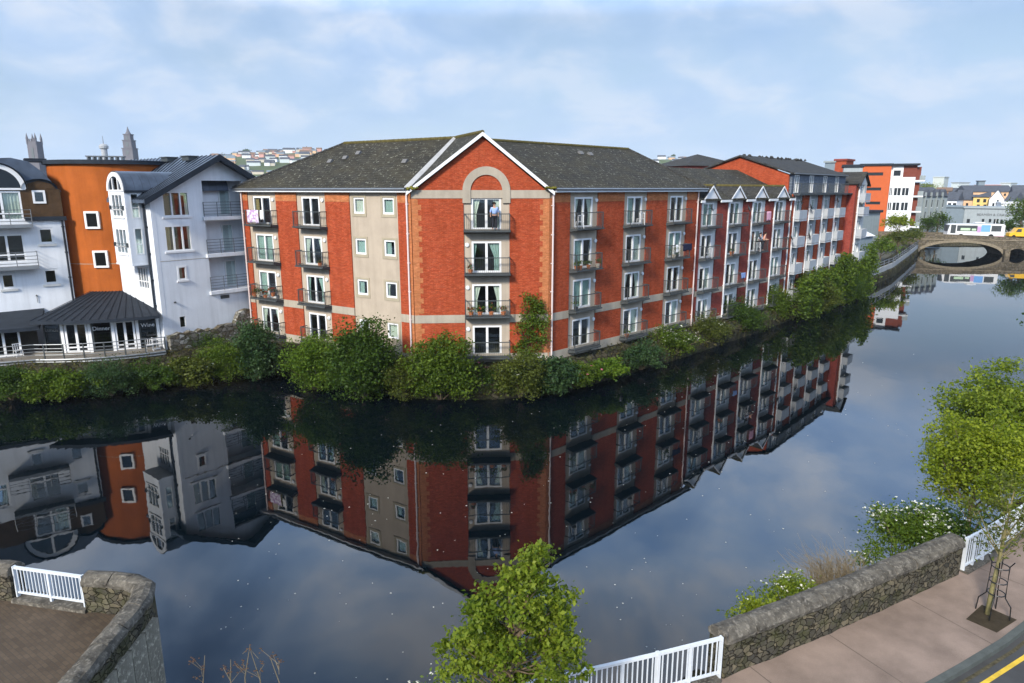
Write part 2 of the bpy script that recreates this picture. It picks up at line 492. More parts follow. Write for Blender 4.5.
# ------------------------------------------------------------------ mesh helpers
class MB:
    def __init__(s):
        s.v, s.f = [], []

    def add(s, vs, fs):
        b = len(s.v)
        s.v += [tuple(v) for v in vs]
        s.f += [tuple(b + i for i in f) for f in fs]
        return s

    def box(s, x0, x1, y0, y1, z0, z1):
        return s.add([(x0, y0, z0), (x1, y0, z0), (x1, y1, z0), (x0, y1, z0), (x0, y0, z1), (x1, y0, z1), (x1, y1, z1), (x0, y1, z1)],
                     [(0, 3, 2, 1), (4, 5, 6, 7), (0, 1, 5, 4), (1, 2, 6, 5), (2, 3, 7, 6), (3, 0, 4, 7)])

    def prism(s, pts, d0, d1, axis='y'):
        """outline in (x,z) extruded along y, or in (x,y) extruded along z; outline runs anticlockwise seen from -y / from above"""
        n = len(pts)
        if axis == 'y':
            vs = [(p[0], d0, p[1]) for p in pts] + [(p[0], d1, p[1]) for p in pts]
        elif axis == 'x':
            vs = [(d1, p[0], p[1]) for p in pts] + [(d0, p[0], p[1]) for p in pts]
        else:
            vs = [(p[0], p[1], d1) for p in pts] + [(p[0], p[1], d0) for p in pts]
        return s.add(vs, [tuple(range(n)), tuple(range(2 * n - 1, n - 1, -1))] +
                     [(i, i + n, (i + 1) % n + n, (i + 1) % n) for i in range(n)])

    def poly(s, pts):
        return s.add(pts, [tuple(range(len(pts)))])

    def slab(s, pts, t):
        """planar outline of 3D points, given a thickness t downwards"""
        n = len(pts)
        vs = [tuple(p) for p in pts] + [(p[0], p[1], p[2] - t) for p in pts]
        return s.add(vs, [tuple(range(n)), tuple(range(2 * n - 1, n - 1, -1))] +
                     [(i, i + n, (i + 1) % n + n, (i + 1) % n) for i in range(n)])

    def tube(s, pts, r, n=6):
        pts = [Vector(p) for p in pts]
        rs = r if isinstance(r, (list, tuple)) else [r] * len(pts)
        rings = []
        for i, p in enumerate(pts):
            d = (pts[min(i + 1, len(pts) - 1)] - pts[max(i - 1, 0)]).normalized()
            a = d.cross(Vector((0, 0, 1)))
            if a.length < 1e-3:
                a = d.cross(Vector((1, 0, 0)))
            a.normalize()
            b = d.cross(a)
            rings.append([p + (a * math.cos(2 * math.pi * k / n) + b * math.sin(2 * math.pi * k / n)) * rs[i] for k in range(n)])
        vs = [v for rg in rings for v in rg]
        fs = []
        for i in range(len(pts) - 1):
            for k in range(n):
                fs.append((i * n + k, i * n + (k + 1) % n, (i + 1) * n + (k + 1) % n, (i + 1) * n + k))
        fs.append(tuple(range(n - 1, -1, -1)))
        fs.append(tuple((len(pts) - 1) * n + k for k in range(n)))
        return s.add(vs, fs)

    def lathe(s, prof, n=16, c=(0, 0, 0), a0=0.0, a1=2 * math.pi):
        closed = abs(a1 - a0 - 2 * math.pi) < 1e-6
        m = n if closed else n + 1
        vs, fs = [], []
        for k in range(m):
            a = a0 + (a1 - a0) * k / n
            for (r, z) in prof:
                vs.append((c[0] + r * math.cos(a), c[1] + r * math.sin(a), c[2] + z))
        q = len(prof)
        for k in range(n):
            for j in range(q - 1):
                k2 = (k + 1) % m
                fs.append((k * q + j, k2 * q + j, k2 * q + j + 1, k * q + j + 1))
        return s.add(vs, fs)

    def wall(s, x0, x1, z0, z1, y0, y1, holes=()):
        """a wall of thickness y0..y1 with rectangular openings (x0,x1,z0,z1)"""
        xs = sorted({x0, x1, *[h[0] for h in holes], *[h[1] for h in holes]})
        xs = [x for x in xs if x0 <= x <= x1]
        for a, b in zip(xs, xs[1:]):
            hs = sorted([(h[2], h[3]) for h in holes if h[0] <= a + 1e-6 and h[1] >= b - 1e-6])
            z = z0
            for (p, q) in hs:
                if p > z + 1e-4:
                    s.box(a, b, y0, y1, z, p)
                z = max(z, q)
            if z < z1 - 1e-4:
                s.box(a, b, y0, y1, z, z1)
        return s

    def mesh(s, name, mat, smooth=False):
        me = bpy.data.meshes.new(name)
        me.from_pydata(s.v, [], s.f)
        bm = bmesh.new(); bm.from_mesh(me)
        bmesh.ops.recalc_face_normals(bm, faces=bm.faces)
        bm.to_mesh(me); bm.free()
        me.update()
        for m in (mat if isinstance(mat, (list, tuple)) else [mat]):
            me.materials.append(m)
        if smooth:
            me.polygons.foreach_set("use_smooth", [True] * len(me.polygons))
        return me

    def build(s, name, mat, parent=None, loc=(0, 0, 0), rz=0.0, smooth=False):
        return place(bpy.data.objects.new(name, s.mesh(name, mat, smooth)), parent, loc, rz)


def place(o, parent=None, loc=(0, 0, 0), rz=0.0):
    COL.objects.link(o)
    o.location = loc
    o.rotation_euler = (0, 0, rz)
    if parent is not None:
        o.parent = parent
    return o


def tag(o, label=None, cat=None, group=None, kind=None):
    for k, v in (('label', label), ('category', cat), ('group', group), ('kind', kind)):
        if v:
            o[k] = v
    return o


def empty(name, label, cat, loc=(0, 0, 0), rz=0.0, group=None):
    o = place(bpy.data.objects.new(name, None), None, loc, rz)
    o.empty_display_size = 0.3
    return tag(o, label, cat, group)


CHILD = {}


def copy_tree(o, parent=None):
    c = o.copy()
    COL.objects.link(c)
    c.parent = parent
    for ch in list(o.children):
        copy_tree(ch, c)
    return c


class Face:
    """a facade: origin at P0, x along it to P1, y inwards, z up"""
    def __init__(s, P0, P1, root=None):
        s.o = Vector((P0[0], P0[1], 0))
        d = Vector((P1[0] - P0[0], P1[1] - P0[1], 0))
        s.L = d.length
        s.rz = math.atan2(d.y, d.x)
        s.d = d.normalized()
        s.n = Vector((-s.d.y, s.d.x, 0))
        s.root = root

    def pt(s, x, y, z=0):
        return s.o + s.d * x + s.n * y + Vector((0, 0, z))

    def put(s, mb, name, mat, x=0, y=0, z=0, parent='root', smooth=False):
        p = s.pt(x, y, z)
        r = s.root
        return mb.build(name, mat, r, p - r.location, s.rz, smooth)


# ------------------------------------------------------------------ window and balcony kits
def framed(w, h, t=0.07, mull=1, trans=None, d=0.06):
    b = MB()
    b.box(-w / 2, -w / 2 + t, -d, d, 0, h).box(w / 2 - t, w / 2, -d, d, 0, h)
    b.box(-w / 2 + t, w / 2 - t, -d, d, 0, t).box(-w / 2 + t, w / 2 - t, -d, d, h - t, h)
    for k in range(1, mull + 1):
        x = -w / 2 + w * k / (mull + 1)
        b.box(x - t * 0.62, x + t * 0.62, -d * 0.9, d * 0.9, t, h - t)
    if trans:
        for z in trans:
            for k in range(mull + 1):
                xa = -w / 2 + w * k / (mull + 1) + (t if k == 0 else t * 0.62)
                xb = -w / 2 + w * (k + 1) / (mull + 1) - (t if k == mull else t * 0.62)
                b.box(xa, xb, -d * 0.8, d * 0.8, z - t * 0.4, z + t * 0.4)
    return b


def curtain_mb(x0, x1, z0, z1, y, amp=0.05, tie=None):
    b = MB()
    n = max(4, int((x1 - x0) / 0.06))
    rows = [z0, (z0 + z1) / 2, z1]
    vs = []
    for z in rows:
        for i in range(n + 1):
            x = x0 + (x1 - x0) * i / n
            if tie == 'l' and z != z1:
                x = x0 + (x - x0) * 0.55
            if tie == 'r' and z != z1:
                x = x1 - (x1 - x) * 0.55
            vs.append((x, y + amp * math.sin(i * 1.9), z))
    fs = []
    for r in range(2):
        for i in range(n):
            a = r * (n + 1) + i
            fs.append((a, a + 1, a + n + 2, a + n + 1))
    return b.add(vs, fs)


ME = {}


def mesh_once(key, fn):
    if key not in ME:
        ME[key] = fn()
    return ME[key]


def child(me, name, parent, loc=(0, 0, 0), rz=0.0):
    return place(bpy.data.objects.new(name, me), parent, loc, rz)


def put_window(face, x, z, w, h, name='window', mull=1, trans=None, cur=0, y=0.10, t=0.07, frame='upvc', glass='glass'):
    """a window unit (part) in its opening: frame > pane, curtain"""
    fm = mesh_once(('f', w, h, mull, tuple(trans or ()), t, frame), lambda: framed(w, h, t, mull, trans).mesh(name, M[frame]))
    f = child(fm, name, face.root, face.pt(x, y, z) - face.root.location, face.rz)
    pm = mesh_once(('p', w, h, t, glass), lambda: MB().box(-w / 2 + t * 0.5, w / 2 - t * 0.5, 0.015, 0.03, t * 0.5, h - t * 0.5).mesh('pane', M[glass]))
    child(pm, 'pane', f)
    opts = {1: [(-w / 2, -w * 0.18, 'curtain', 'l'), (w * 0.2, w / 2, 'curtain', 'r')],
            2: [(-w / 2, w / 2, 'curtain_teal', None)],
            3: [(-w / 2, 0.0, 'curtain_teal', None)],
            4: [(0.0, w / 2, 'curtain', None)],
            5: [(-w / 2, -w * 0.25, 'curtain_gold', None)],
            6: [(w * 0.05, w / 2, 'curtain_teal', 'r'), (-w / 2, -w * 0.3, 'curtain_teal', 'l')],
            7: [(-w / 2, w / 2, 'curtain', None)]}.get(cur, [])
    for (a, b, m, tie) in opts:
        cm = mesh_once(('c', a, b, h, m, tie), lambda: curtain_mb(a + 0.03, b - 0.03, 0.03, h - 0.05, 0.10, 0.035, tie).mesh('curtain', M[m]))
        child(cm, 'curtain', f)
    return f


def railing_mb(w, d, h=1.05, step=0.125, t=0.0065, floor=0.08):
    b = MB()
    for (x0, y0, x1, y1) in ((-w / 2, -d, w / 2, -d), (-w / 2, -d, -w / 2, 0), (w / 2, -d, w / 2, 0)):
        for z in (floor, h):
            r = 0.028 if z == h else 0.018
            if x0 == x1:
                b.box(x0 - r, x0 + r, y0 + (0.03 if z else 0), y1, z - r, z + r)
            else:
                b.box(x0 - r, x1 + r, y0 - r, y0 + r, z - r, z + r)
        L_ = math.hypot(x1 - x0, y1 - y0)
        n = max(2, int(L_ / step))
        for k in range(1, n):
            x, y = x0 + (x1 - x0) * k / n, y0 + (y1 - y0) * k / n
            b.box(x - t, x + t, y - t, y + t, floor, h - 0.025)
    for x in (-w / 2, w / 2):
        b.box(x - 0.03, x + 0.03, -d - 0.03, -d + 0.03, 0, h + 0.02)
    return b


def slab_mb(w, d, t=0.2):
    b = MB()
    b.prism([(-d - 0.06, -0.10), (0, -t - 0.03), (0, 0.0), (-d - 0.06, 0.0)][::-1], -w / 2 - 0.06, w / 2 + 0.06, 'x')
    return b


def put_balcony(face, x, z, w, d=0.8, mat='metal', slab='slab', y=-0.085, h=1.05):
    sm = mesh_once(('bs', w, d, slab), lambda: slab_mb(w, d).mesh('balcony', M[slab]))
    s = child(sm, 'balcony', face.root, face.pt(x, y, z) - face.root.location, face.rz)
    rm = mesh_once(('br', w, d, mat, h), lambda: railing_mb(w, d - 0.06, h).mesh('railing', M[mat]))
    child(rm, 'railing', s)
    return s


def put_pipe(face, x, z0, z1, y=-0.14, r=0.06, mat='pipe'):
    b = MB().tube([(0, 0, z0), (0, 0, z1)], r, 8)
    for z in np.arange(z0 + 1, z1, 1.9):
        b.box(-r * 1.5, r * 1.5, -r * 0.4, r * 1.6, z, z + 0.07)
    return face.put(b, 'downpipe', M[mat], x, y, 0)


# ------------------------------------------------------------------ the setting: water, land, banks
def struct(mb, name, mat, smooth=False, kind='structure'):
    return tag(mb.build(name, mat, None, (0, 0, 0), 0, smooth), kind=kind)


struct(MB().poly([(-2150, -300, 0), (2150, -300, 0), (2150, 2150, 0), (-2150, 2150, 0)]), "river", M['water'])

A0, A1 = (-20.9, 54.0), (-6.5, 45.0)
B0, B1 = (-6.5, 45.0), (2.45, 45.6)
C0, C1 = (2.45, 45.6), (15.7, 58.4)
D0, D1 = (15.7, 58.4), (28.6, 71.2)
E0, E1 = (28.6, 71.2), (46.0, 91.0)
# foot of the far bank, west to east, ending at the bridge
EDGE = [(-400, 33), (-60, 36), (-40, 41.0), (-33.5, 43.4), (-29.9, 44.0), (-26.7, 45.2), (-23.4, 47.6), (-20.5, 49.4), (-17.6, 49.2), (-12.6, 46.2),
        (-8.8, 44.0), (-5.0, 42.9), (-1.0, 43.0), (2.9, 44.0), (8.3, 48.9), (14.6, 55.0), (22.6, 63.3), (32.4, 74.3), (41.5, 84.6), (50.0, 95.0), (60.5, 108.0), (73.0, 126.0), (85.0, 143.5)]
TOPZ = 1.9
BACKLAND = EDGE + [(95, 160), (100, 186), (150, 186), (170, 150), (2100, 150), (2100, 2100), (-2100, 2100), (-2100, 33)]


def offset_line(line, d):
    out = []
    for i, p in enumerate(line):
        a = Vector(line[max(0, i - 1)]); b = Vector(line[min(len(line) - 1, i + 1)])
        t = (b - a).normalized()
        out.append((p[0] - t.y * d, p[1] + t.x * d))
    return out


INNER = offset_line(EDGE, 1.5)
flat('town_ground', (0.09, 0.09, 0.075), 0.9, scale=0.05)
land = INNER + [(95.5, 160), (100, 186), (150, 186), (170, 150), (2100, 150), (2100, 2100), (-2100, 2100), (-2100, 34)]
struct(MB().poly([(x, y, TOPZ) for x, y in land]), "ground", M['town_ground'])


def bank_strip():
    """soil and stone slope from the water up to the building plots, one lumpy sheet"""
    b = MB()
    pts = []
    ed = EDGE
    for i in range(len(ed) - 1):
        a, c = Vector(ed[i]), Vector(ed[i + 1])
        n = max(1, int(min(400, (c - a).length) / 0.5)) if i > 1 else 3
        for k in range(n):
            pts.append(tuple(a.lerp(c, k / n)))
    pts.append(ed[-1])
    prof = [(-0.1, -0.6), (0.0, 0.45), (0.05, 1.05), (0.35, 1.35), (0.8, 1.65), (1.3, TOPZ + 0.03), (2.3, TOPZ + 0.05)]
    lines = []
    for (d, z) in prof:
        lines.append([(x, y, z) for x, y in offset_line(pts, d)])
    vs = []
    rr = np.random.default_rng(3)
    for j, ln in enumerate(lines):
        for p in ln:
            k = 0.0 if j in (0, 5, 6) else 0.10
            q = rr.normal(0, 1, 3) * k
            vs.append((p[0] + q[0], p[1] + q[1], p[2] + q[2]))
    n = len(pts)
    fs = []
    for j in range(len(prof) - 1):
        for i in range(n - 1):
            fs.append((j * n + i, j * n + i + 1, (j + 1) * n + i + 1, (j + 1) * n + i))
    return b.add(vs, fs)


M['bank'] = m_rubble("bank_earth_and_rock", [(0.022, 0.020, 0.012), (0.035, 0.032, 0.02), (0.065, 0.058, 0.042), (0.025, 0.030, 0.012)], 2.4, (0.02, 0.018, 0.012), 0.8)
struct(bank_strip(), "river_bank", M['bank'])
# quay end behind the bridge
struct(MB().slab([(95, 158, TOPZ + .01), (100.3, 186.3, TOPZ + .01), (150, 186.3, TOPZ + .01), (150, 188, TOPZ + .01), (99, 188, TOPZ + .01), (94, 158, TOPZ + .01)], 2.6), "quay_edge", M['quay'])

# near bank: quay platform with footpath, kerb and road (z = 3)
WALLLINE = [(-9.0, 9.2), (-4.0, 10.35), (0.0, 11.55), (2.0, 12.15), (4.6, 13.0), (6.75, 14.07), (9.33, 15.42), (12.48, 17.17), (14.46, 18.4), (18.0, 20.9), (24.0, 25.8), (34, 35), (60, 64), (88, 99), (112, 139)]
QUAYZ = 3.0
near = offset_line(WALLLINE, 0.25)
KERB = [(-20, 3.2), (-6.0, 6.9), (0.0, 8.75), (5.0, 10.75), (9.16, 12.98), (10.17, 13.53), (11.64, 14.36), (12.69, 15.04), (16.0, 17.5), (22, 22.4), (32, 31.6), (58, 60), (86, 95), (113, 134)]
PATHIN = offset_line(KERB, 0.0)
path = MB()
struct(path.slab([(x, y, QUAYZ) for x, y in near] + [(x, y, QUAYZ) for x, y in reversed(KERB)], 3.4), "pavement", M['pave'])
kerb_out = offset_line(KERB, -0.16)
struct(MB().slab([(x, y, QUAYZ + 0.012) for x, y in offset_line(KERB, 0.0)] + [(x, y, QUAYZ + 0.012) for x, y in reversed(kerb_out)], 0.5), "kerb", M['kerb'])
road = MB().poly([(x, y, QUAYZ - 0.11) for x, y in kerb_out] + [(2100, 134, QUAYZ - 0.11), (2100, -400, QUAYZ - 0.11), (-2100, -400, QUAYZ - 0.11), (-2100, 3, QUAYZ - 0.11)])
struct(road, "road", M['asphalt'])


def ribbon(line, d0, d1, z, a=0, b=None):
    l0 = offset_line(line, d0)[a:b]
    l1 = offset_line(line, d1)[a:b]
    return MB().add([(x, y, z) for x, y in l0] + [(x, y, z) for x, y in l1],
                    [(i, i + 1, len(l0) + i + 1, len(l0) + i) for i in range(len(l0) - 1)])


def dense(line, step=0.4):
    out = []
    for a, b in zip(line, line[1:]):
        a, b = Vector(a), Vector(b)
        n = max(1, int((b - a).length / step))
        out += [tuple(a.lerp(b, k / n)) for k in range(n)]
    return out + [line[-1]]


def smooth_line(line, it=2):
    for _ in range(it):
        new = [line[0]]
        for a, b in zip(line, line[1:]):
            new += [(a[0] * .75 + b[0] * .25, a[1] * .75 + b[1] * .25), (a[0] * .25 + b[0] * .75, a[1] * .25 + b[1] * .75)]
        line = new + [line[-1]]
    return line


struct(ribbon(KERB, -0.50, -0.60, QUAYZ - 0.106, 1, 10), "yellow_line", M['yellow_line'])
M['yellow_worn'] = m_plain("worn_yellow_paint", (0.085, 0.075, 0.045), 0.85, 0.7, 9)
struct(ribbon(KERB, -0.27, -0.35, QUAYZ - 0.106, 1, 10), "worn_yellow_line", M['yellow_worn'])
# pavement expansion joints: shallow grooves as thin dark strips
M['joint'] = m_plain("dark_joint", (0.13, 0.105, 0.09), 0.95, 0.3)
jb = MB()
for t in range(3, 12):
    for f in (0.35, ):
        a = Vector(near[t]).lerp(Vector(near[t + 1]), f); k = min(t, len(KERB) - 2)
        # nearest kerb point straight across
        best = min(((Vector(p) - a).length, p) for p in dense(KERB, 0.3))[1]
        d = (Vector(best) - a).normalized(); nn = Vector((-d.y, d.x)) * 0.012
        b_ = Vector(best)
        jb.add([(*(a - nn), QUAYZ + .004), (*(a + nn), QUAYZ + .004), (*(b_ + nn), QUAYZ + .004), (*(b_ - nn), QUAYZ + .004)], [(0, 1, 2, 3)])
struct(jb, "pavement_joint", M['joint'])

# sloping earth below the near wall where the shrubs grow
def near_slope():
    b = MB()
    line = dense(WALLLINE[:12], 0.5)
    rr = np.random.default_rng(8)
    prof = [(0.3, 2.35), (1.0, 1.9), (1.9, 1.2), (2.6, 0.2), (2.9, -0.6)]
    vs = []
    for j, (d, z) in enumerate(prof):
        for (x, y) in offset_line(line, d):
            q = rr.normal(0, 0.10, 3) if 0 < j < 4 else np.zeros(3)
            vs.append((x + q[0], y + q[1], z + q[2]))
    n = len(line)
    fs = [(j * n + i, j * n + i + 1, (j + 1) * n + i + 1, (j + 1) * n + i) for j in range(len(prof) - 1) for i in range(n - 1)]
    return b.add(vs, fs)


struct(near_slope(), "near_bank", M['bank'])


# ------------------------------------------------------------------ the red brick block of flats (three facades)
FL = [2.40, 5.22, 8.05, 10.87]
block = empty("apartment_block", "large red brick apartment block with a gabled corner and slate roof on the river bend", "apartment block", (-2.0, 46.0, TOPZ))
fa, fb, fc = Face(A0, A1, block), Face(B0, B1, block), Face(C0, C1, block)
WALLT = 13.42


def facade(face, bays, doors, smalls=(), brick=(), plinth=2.55, top=WALLT, band=(4.70, 5.24), fls=FL, door_h=2.06,
           bmat='brick', rmat='render', y0=0.0, tops=True, z0=0.3):
    holes = []
    for (x0, x1) in doors:
        for z in fls:
            holes.append((x0, x1, z + 0.02, z + 0.02 + door_h))
    for s in smalls:
        holes.append(s)
    face.put(MB().wall(0, face.L, z0, top, y0, y0 + 0.32, holes), "wall", M[rmat])
    for (x0, x1) in brick:
        face.put(MB().box(x0, x1, y0 - 0.07, y0 - 0.001, plinth, band[0] - 0.003), "brick_panel", M[bmat])
        face.put(MB().box(x0, x1, y0 - 0.07, y0 - 0.001, band[1] + 0.003, 12.62 if tops else top - 0.02), "brick_panel", M[bmat])
        face.put(MB().box(x0, x1, y0 - 0.095, y0 - 0.001, band[0], band[1]), "string_course", M['concrete'])
        if tops:
            face.put(MB().box(x0, x1, y0 - 0.075, y0 - 0.001, 12.623, top - 0.02), "orange_brick_band", M['brick_orange'])


# facade A
bA = [(0.72, 3.95), (6.2, 9.15), (11.5, 15.85)]
facade(fa, bA, [(1.25, 3.25), (6.65, 8.5)],
       [(x, x + 1.0, z, z + 1.08) for x in (11.85, 14.5) for z in (3.42, 6.25, 9.08, 11.85)],
       [(0.0, 0.72), (3.95, 6.2), (9.15, 11.5), (15.85, fa.L)])
# facade B: brick field with central bay, quoins and gable
facade(fb, [(3.35, 6.35)], [(3.85, 5.80)], (), [(0.0, 3.35), (6.35, fb.L)], top=12.90, tops=False)
b = MB()
b.box(0, fb.L, -0.085, 0.32, 12.903, WALLT)
fb.put(b, "capital_band", M['concrete'])
gb = MB().prism([(0.25, WALLT + .003), (fb.L - 0.25, WALLT + .003), (fb.L / 2 + .15, 16.72)], -0.06, 0.30)
fb.put(gb, "gable_wall", M['brick'])
# arch ring over the central bay
cx = 4.85
ar = MB()
ro, ri = 1.55, 1.03
n = 20
vs = []
for y in (-0.14, -0.062):
    for k in range(n + 1):
        a = math.pi * k / n
        vs += [(cx + ro * math.cos(a), y, 13.36 + ro * math.sin(a)), (cx + ri * math.cos(a), y, 13.36 + ri * math.sin(a))]
q = 2 * (n + 1)
fs = []
for k in range(n):
    i = 2 * k
    fs += [(i, i + 2, i + 3, i + 1), (q + i + 1, q + i + 3, q + i + 2, q + i), (i, q + i, q + i + 2, i + 2), (i + 1, i + 3, q + i + 3, q + i + 1)]
ar.add(vs, fs)
fb.put(ar, "arch", M['concrete'])
fb.put(MB().box(cx - ro, cx - ri, -0.14, -0.087, 12.6, 13.36), "arch_leg", M['concrete'])
fb.put(MB().box(cx + ri, cx + ro, -0.14, -0.087, 12.6, 13.36), "arch_leg", M['concrete'])
# quoins of orange brick at both corners of the gabled front
for side in (0, 1):
    qb = MB().box(0 if side == 0 else fb.L - .3, .3 if side == 0 else fb.L, -0.0745, -0.003, 2.3, 12.88)
    for k in range(int((12.88 - 2.3) / 0.34)):
        z = 2.3 + k * 0.34
        if 4.6 < z + 0.17 < 5.3:
            continue
        w = 0.62 if k % 2 else 0.42
        x = 0 if side == 0 else fb.L - w
        qb.box(x, x + w, -0.078 - 0.002 * side, -0.002, z, z + 0.338)
    fb.put(qb, "quoin", M['brick_orange'])
qa = MB().box(fa.L - .2, fa.L, -0.0745, -0.003, 2.3, 12.6)
for k in range(int((12.6 - 2.3) / 0.34)):
    z = 2.3 + k * 0.34
    if not (4.6 < z + 0.17 < 5.3):
        w = 0.30 if k % 2 else 0.42
        qa.box(fa.L - w, fa.L, -0.078, -0.002, z, z + 0.338)
fa.put(qa, "quoin", M['brick_orange'])
# facade C
bC = [(2.0, 4.95), (8.0, 10.85), (13.6, 16.45)]
facade(fc, bC, [(2.5, 4.45), (8.42, 10.32), (14.1, 15.95)], (), [(0.30, 2.0), (4.95, 8.0), (10.85, 13.6), (16.45, 18.30)])
fc.put(MB().box(0.0, 0.298, -0.075, -0.002, 2.3, 12.9), "quoin", M['brick_orange'])
# plinths and hidden back walls, floor
for f in (fa, fb, fc):
    f.put(MB().box(0.01, f.L - 0.01, -0.10, -0.002, 0.4, 2.548), "plinth", M['concrete'])
back = MB()
bp = [A0, (-13.0, 62.0), (-8.0, 61.0), (-2.0, 57.5), (5.0, 66.0), C1]
for p, q2 in zip(bp, bp[1:]):
    d = (Vector(q2) - Vector(p)).normalized(); nn = Vector((-d.y, d.x)) * 0.25
    back.slab([(p[0], p[1], 13.3), (q2[0], q2[1], 13.3), (q2[0] - nn.x, q2[1] - nn.y, 13.3), (p[0] - nn.x, p[1] - nn.y, 13.3)], 12.0)
back.build("rear_wall", M['brick_dull'], block, -block.location)
fl = MB()
for z in FL:
    fl.slab([(*fa.pt(0.4, 0.4).xy, z - 0.05), (*fa.pt(fa.L - .2, 0.4).xy, z - 0.05), (*fb.pt(fb.L - .2, 0.4).xy, z - .05), (*fc.pt(fc.L - .3, 0.4).xy, z - .05), (4.6, 64.6, z - .05), (-2.0, 56.5, z - .05), (-9, 60.0, z - .05)], 0.2)
fl.build("floor_slab", M['inside'], block, -block.location)
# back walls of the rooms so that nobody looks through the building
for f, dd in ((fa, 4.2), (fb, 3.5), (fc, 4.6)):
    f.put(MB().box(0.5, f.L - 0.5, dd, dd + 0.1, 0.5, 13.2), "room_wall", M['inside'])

# doors, balconies, small windows
random.seed(21)
def bay_column(face, xd, w, xb, wb, fls=FL, h=2.06, cur=None, rail='metal', slab='slab'):
    for i, z in enumerate(fls):
        c = cur[i] if cur else random.choice([0, 1, 2, 3, 4, 5, 6, 1])
        put_window(face, xd, z + 0.02, w, h, 'french_door', 1, None, c, 0.06, 0.125)
        if rail:
            put_balcony(face, xb, z, wb, 0.66, rail, slab)


bay_column(fa, 2.3, 2.0, 2.55, 2.95, cur=[1, 3, 2, 5])
bay_column(fa, 7.6, 1.85, 7.85, 2.75, cur=[0, 6, 1, 0])
bay_column(fb, 4.825, 1.95, 4.86, 2.92, cur=[0, 1, 6, 1])
bay_column(fc, 3.45, 1.95, 3.4, 2.75, cur=[0, 2, 3, 1])
bay_column(fc, 9.35, 1.9, 9.3, 2.7, cur=[4, 1, 4, 3])
bay_column(fc, 15.0, 1.85, 14.9, 2.65, cur=[4, 5, 2, 0])
for x in (11.85, 14.5):
    for i, z in enumerate((3.42, 6.25, 9.08, 11.85)):
        put_window(fa, x + 0.5, z, 1.0, 1.08, 'small_window', 0, None, [3, 2, 7, 1][(i + int(x)) % 4], 0.08, 0.12)
        fa.put(MB().box(x - 0.17, x + 1.17, -0.04, -0.002, z - 0.2, z - 0.003).box(x - 0.17, x - 0.003, -0.03, -0.002, z, z + 1.22)
               .box(x + 1.003, x + 1.17, -0.03, -0.002, z, z + 1.22).box(x - 0.003, x + 1.003, -0.03, -0.002, z + 1.083, z + 1.22), "window_surround", flat('surround', (0.34, 0.30, 0.22), 0.9))
# door surrounds, vents and lamps beside the balcony doors
vent = MB().lathe([(0, 0), (0.13, 0), (0.15, 0.03), (0.13, 0.09), (0, 0.11)], 10)
vm = vent.mesh("wall_lamp", M['fascia'])
for face, xs in ((fa, (3.6, 8.85)), (fb, (3.55,)), (fc, (4.78, 10.65, 16.25))):
    for x in xs:
        for z in FL:
            o = child(vm, "wall_lamp", block, face.pt(x, -0.005, z + 1.85) - block.location, face.rz)
            o.rotation_euler = (math.radians(90), 0, face.rz)
# downpipes
put_pipe(fa, 0.12, 3.0, 13.3, -0.16)
put_pipe(fa, 16.72, 2.0, 13.3, -0.17)
put_pipe(fc, 0.20, 1.9, 13.3, -0.17)
put_pipe(fc, 17.95, 1.9, 13.3, -0.17)

# roof
EZ, RZ = 13.56, 16.95
ov = 0.40
a0e, b0e = fa.pt(-0.5, -ov), fa.pt(fa.L + 0.05, -ov)
c0e, c1e = fc.pt(-0.05, -ov), fc.pt(fc.L + 0.45, -ov)
rA0, Mx = fa.pt(6.0, 5.2), fa.pt(16.82, 5.2)
rC1 = fc.pt(18.0, 7.2)
apx = fb.pt(fb.L / 2 + .15, -0.32)
z3 = lambda p, z: (p.x, p.y, z)
roof = MB()
bA_, bC_ = fa.pt(0.5, 11.0), fc.pt(12.0, 14.8)
Mb = Vector((-3.3, 56.0, 0))
roof.slab([z3(a0e, EZ), z3(b0e, EZ), z3(Mx, RZ), z3(rA0, RZ)], 0.14)
roof.slab([z3(c0e, EZ), z3(c1e, EZ), z3(rC1, RZ), z3(Mx, RZ)], 0.14)
roof.slab([z3(a0e, EZ), z3(rA0, RZ), z3(bA_, EZ)], 0.14)
roof.slab([z3(rA0, RZ), z3(Mx, RZ), z3(Mb, EZ), z3(bA_, EZ)], 0.14)
roof.slab([z3(Mx, RZ), z3(rC1, RZ), z3(bC_, EZ), z3(Mb, EZ)], 0.14)
roof.slab([z3(c1e, EZ), z3(bC_, EZ), z3(rC1, RZ)], 0.14)
ro_ = roof.build("roof", M['slate'], block, -block.location)
g = MB()
g.slab([z3(fb.pt(-0.25, -0.30), 13.40), z3(apx, 17.0), z3(Mx, RZ + .03)], 0.12)
g.slab([z3(apx, 17.0), z3(fb.pt(fb.L + 0.25, -0.30), 13.40), z3(fc.pt(1.0, 2.0), 14.3), z3(Mx, RZ + .03)], 0.12)
g.build("gable_roof", M['slate'], block, -block.location)
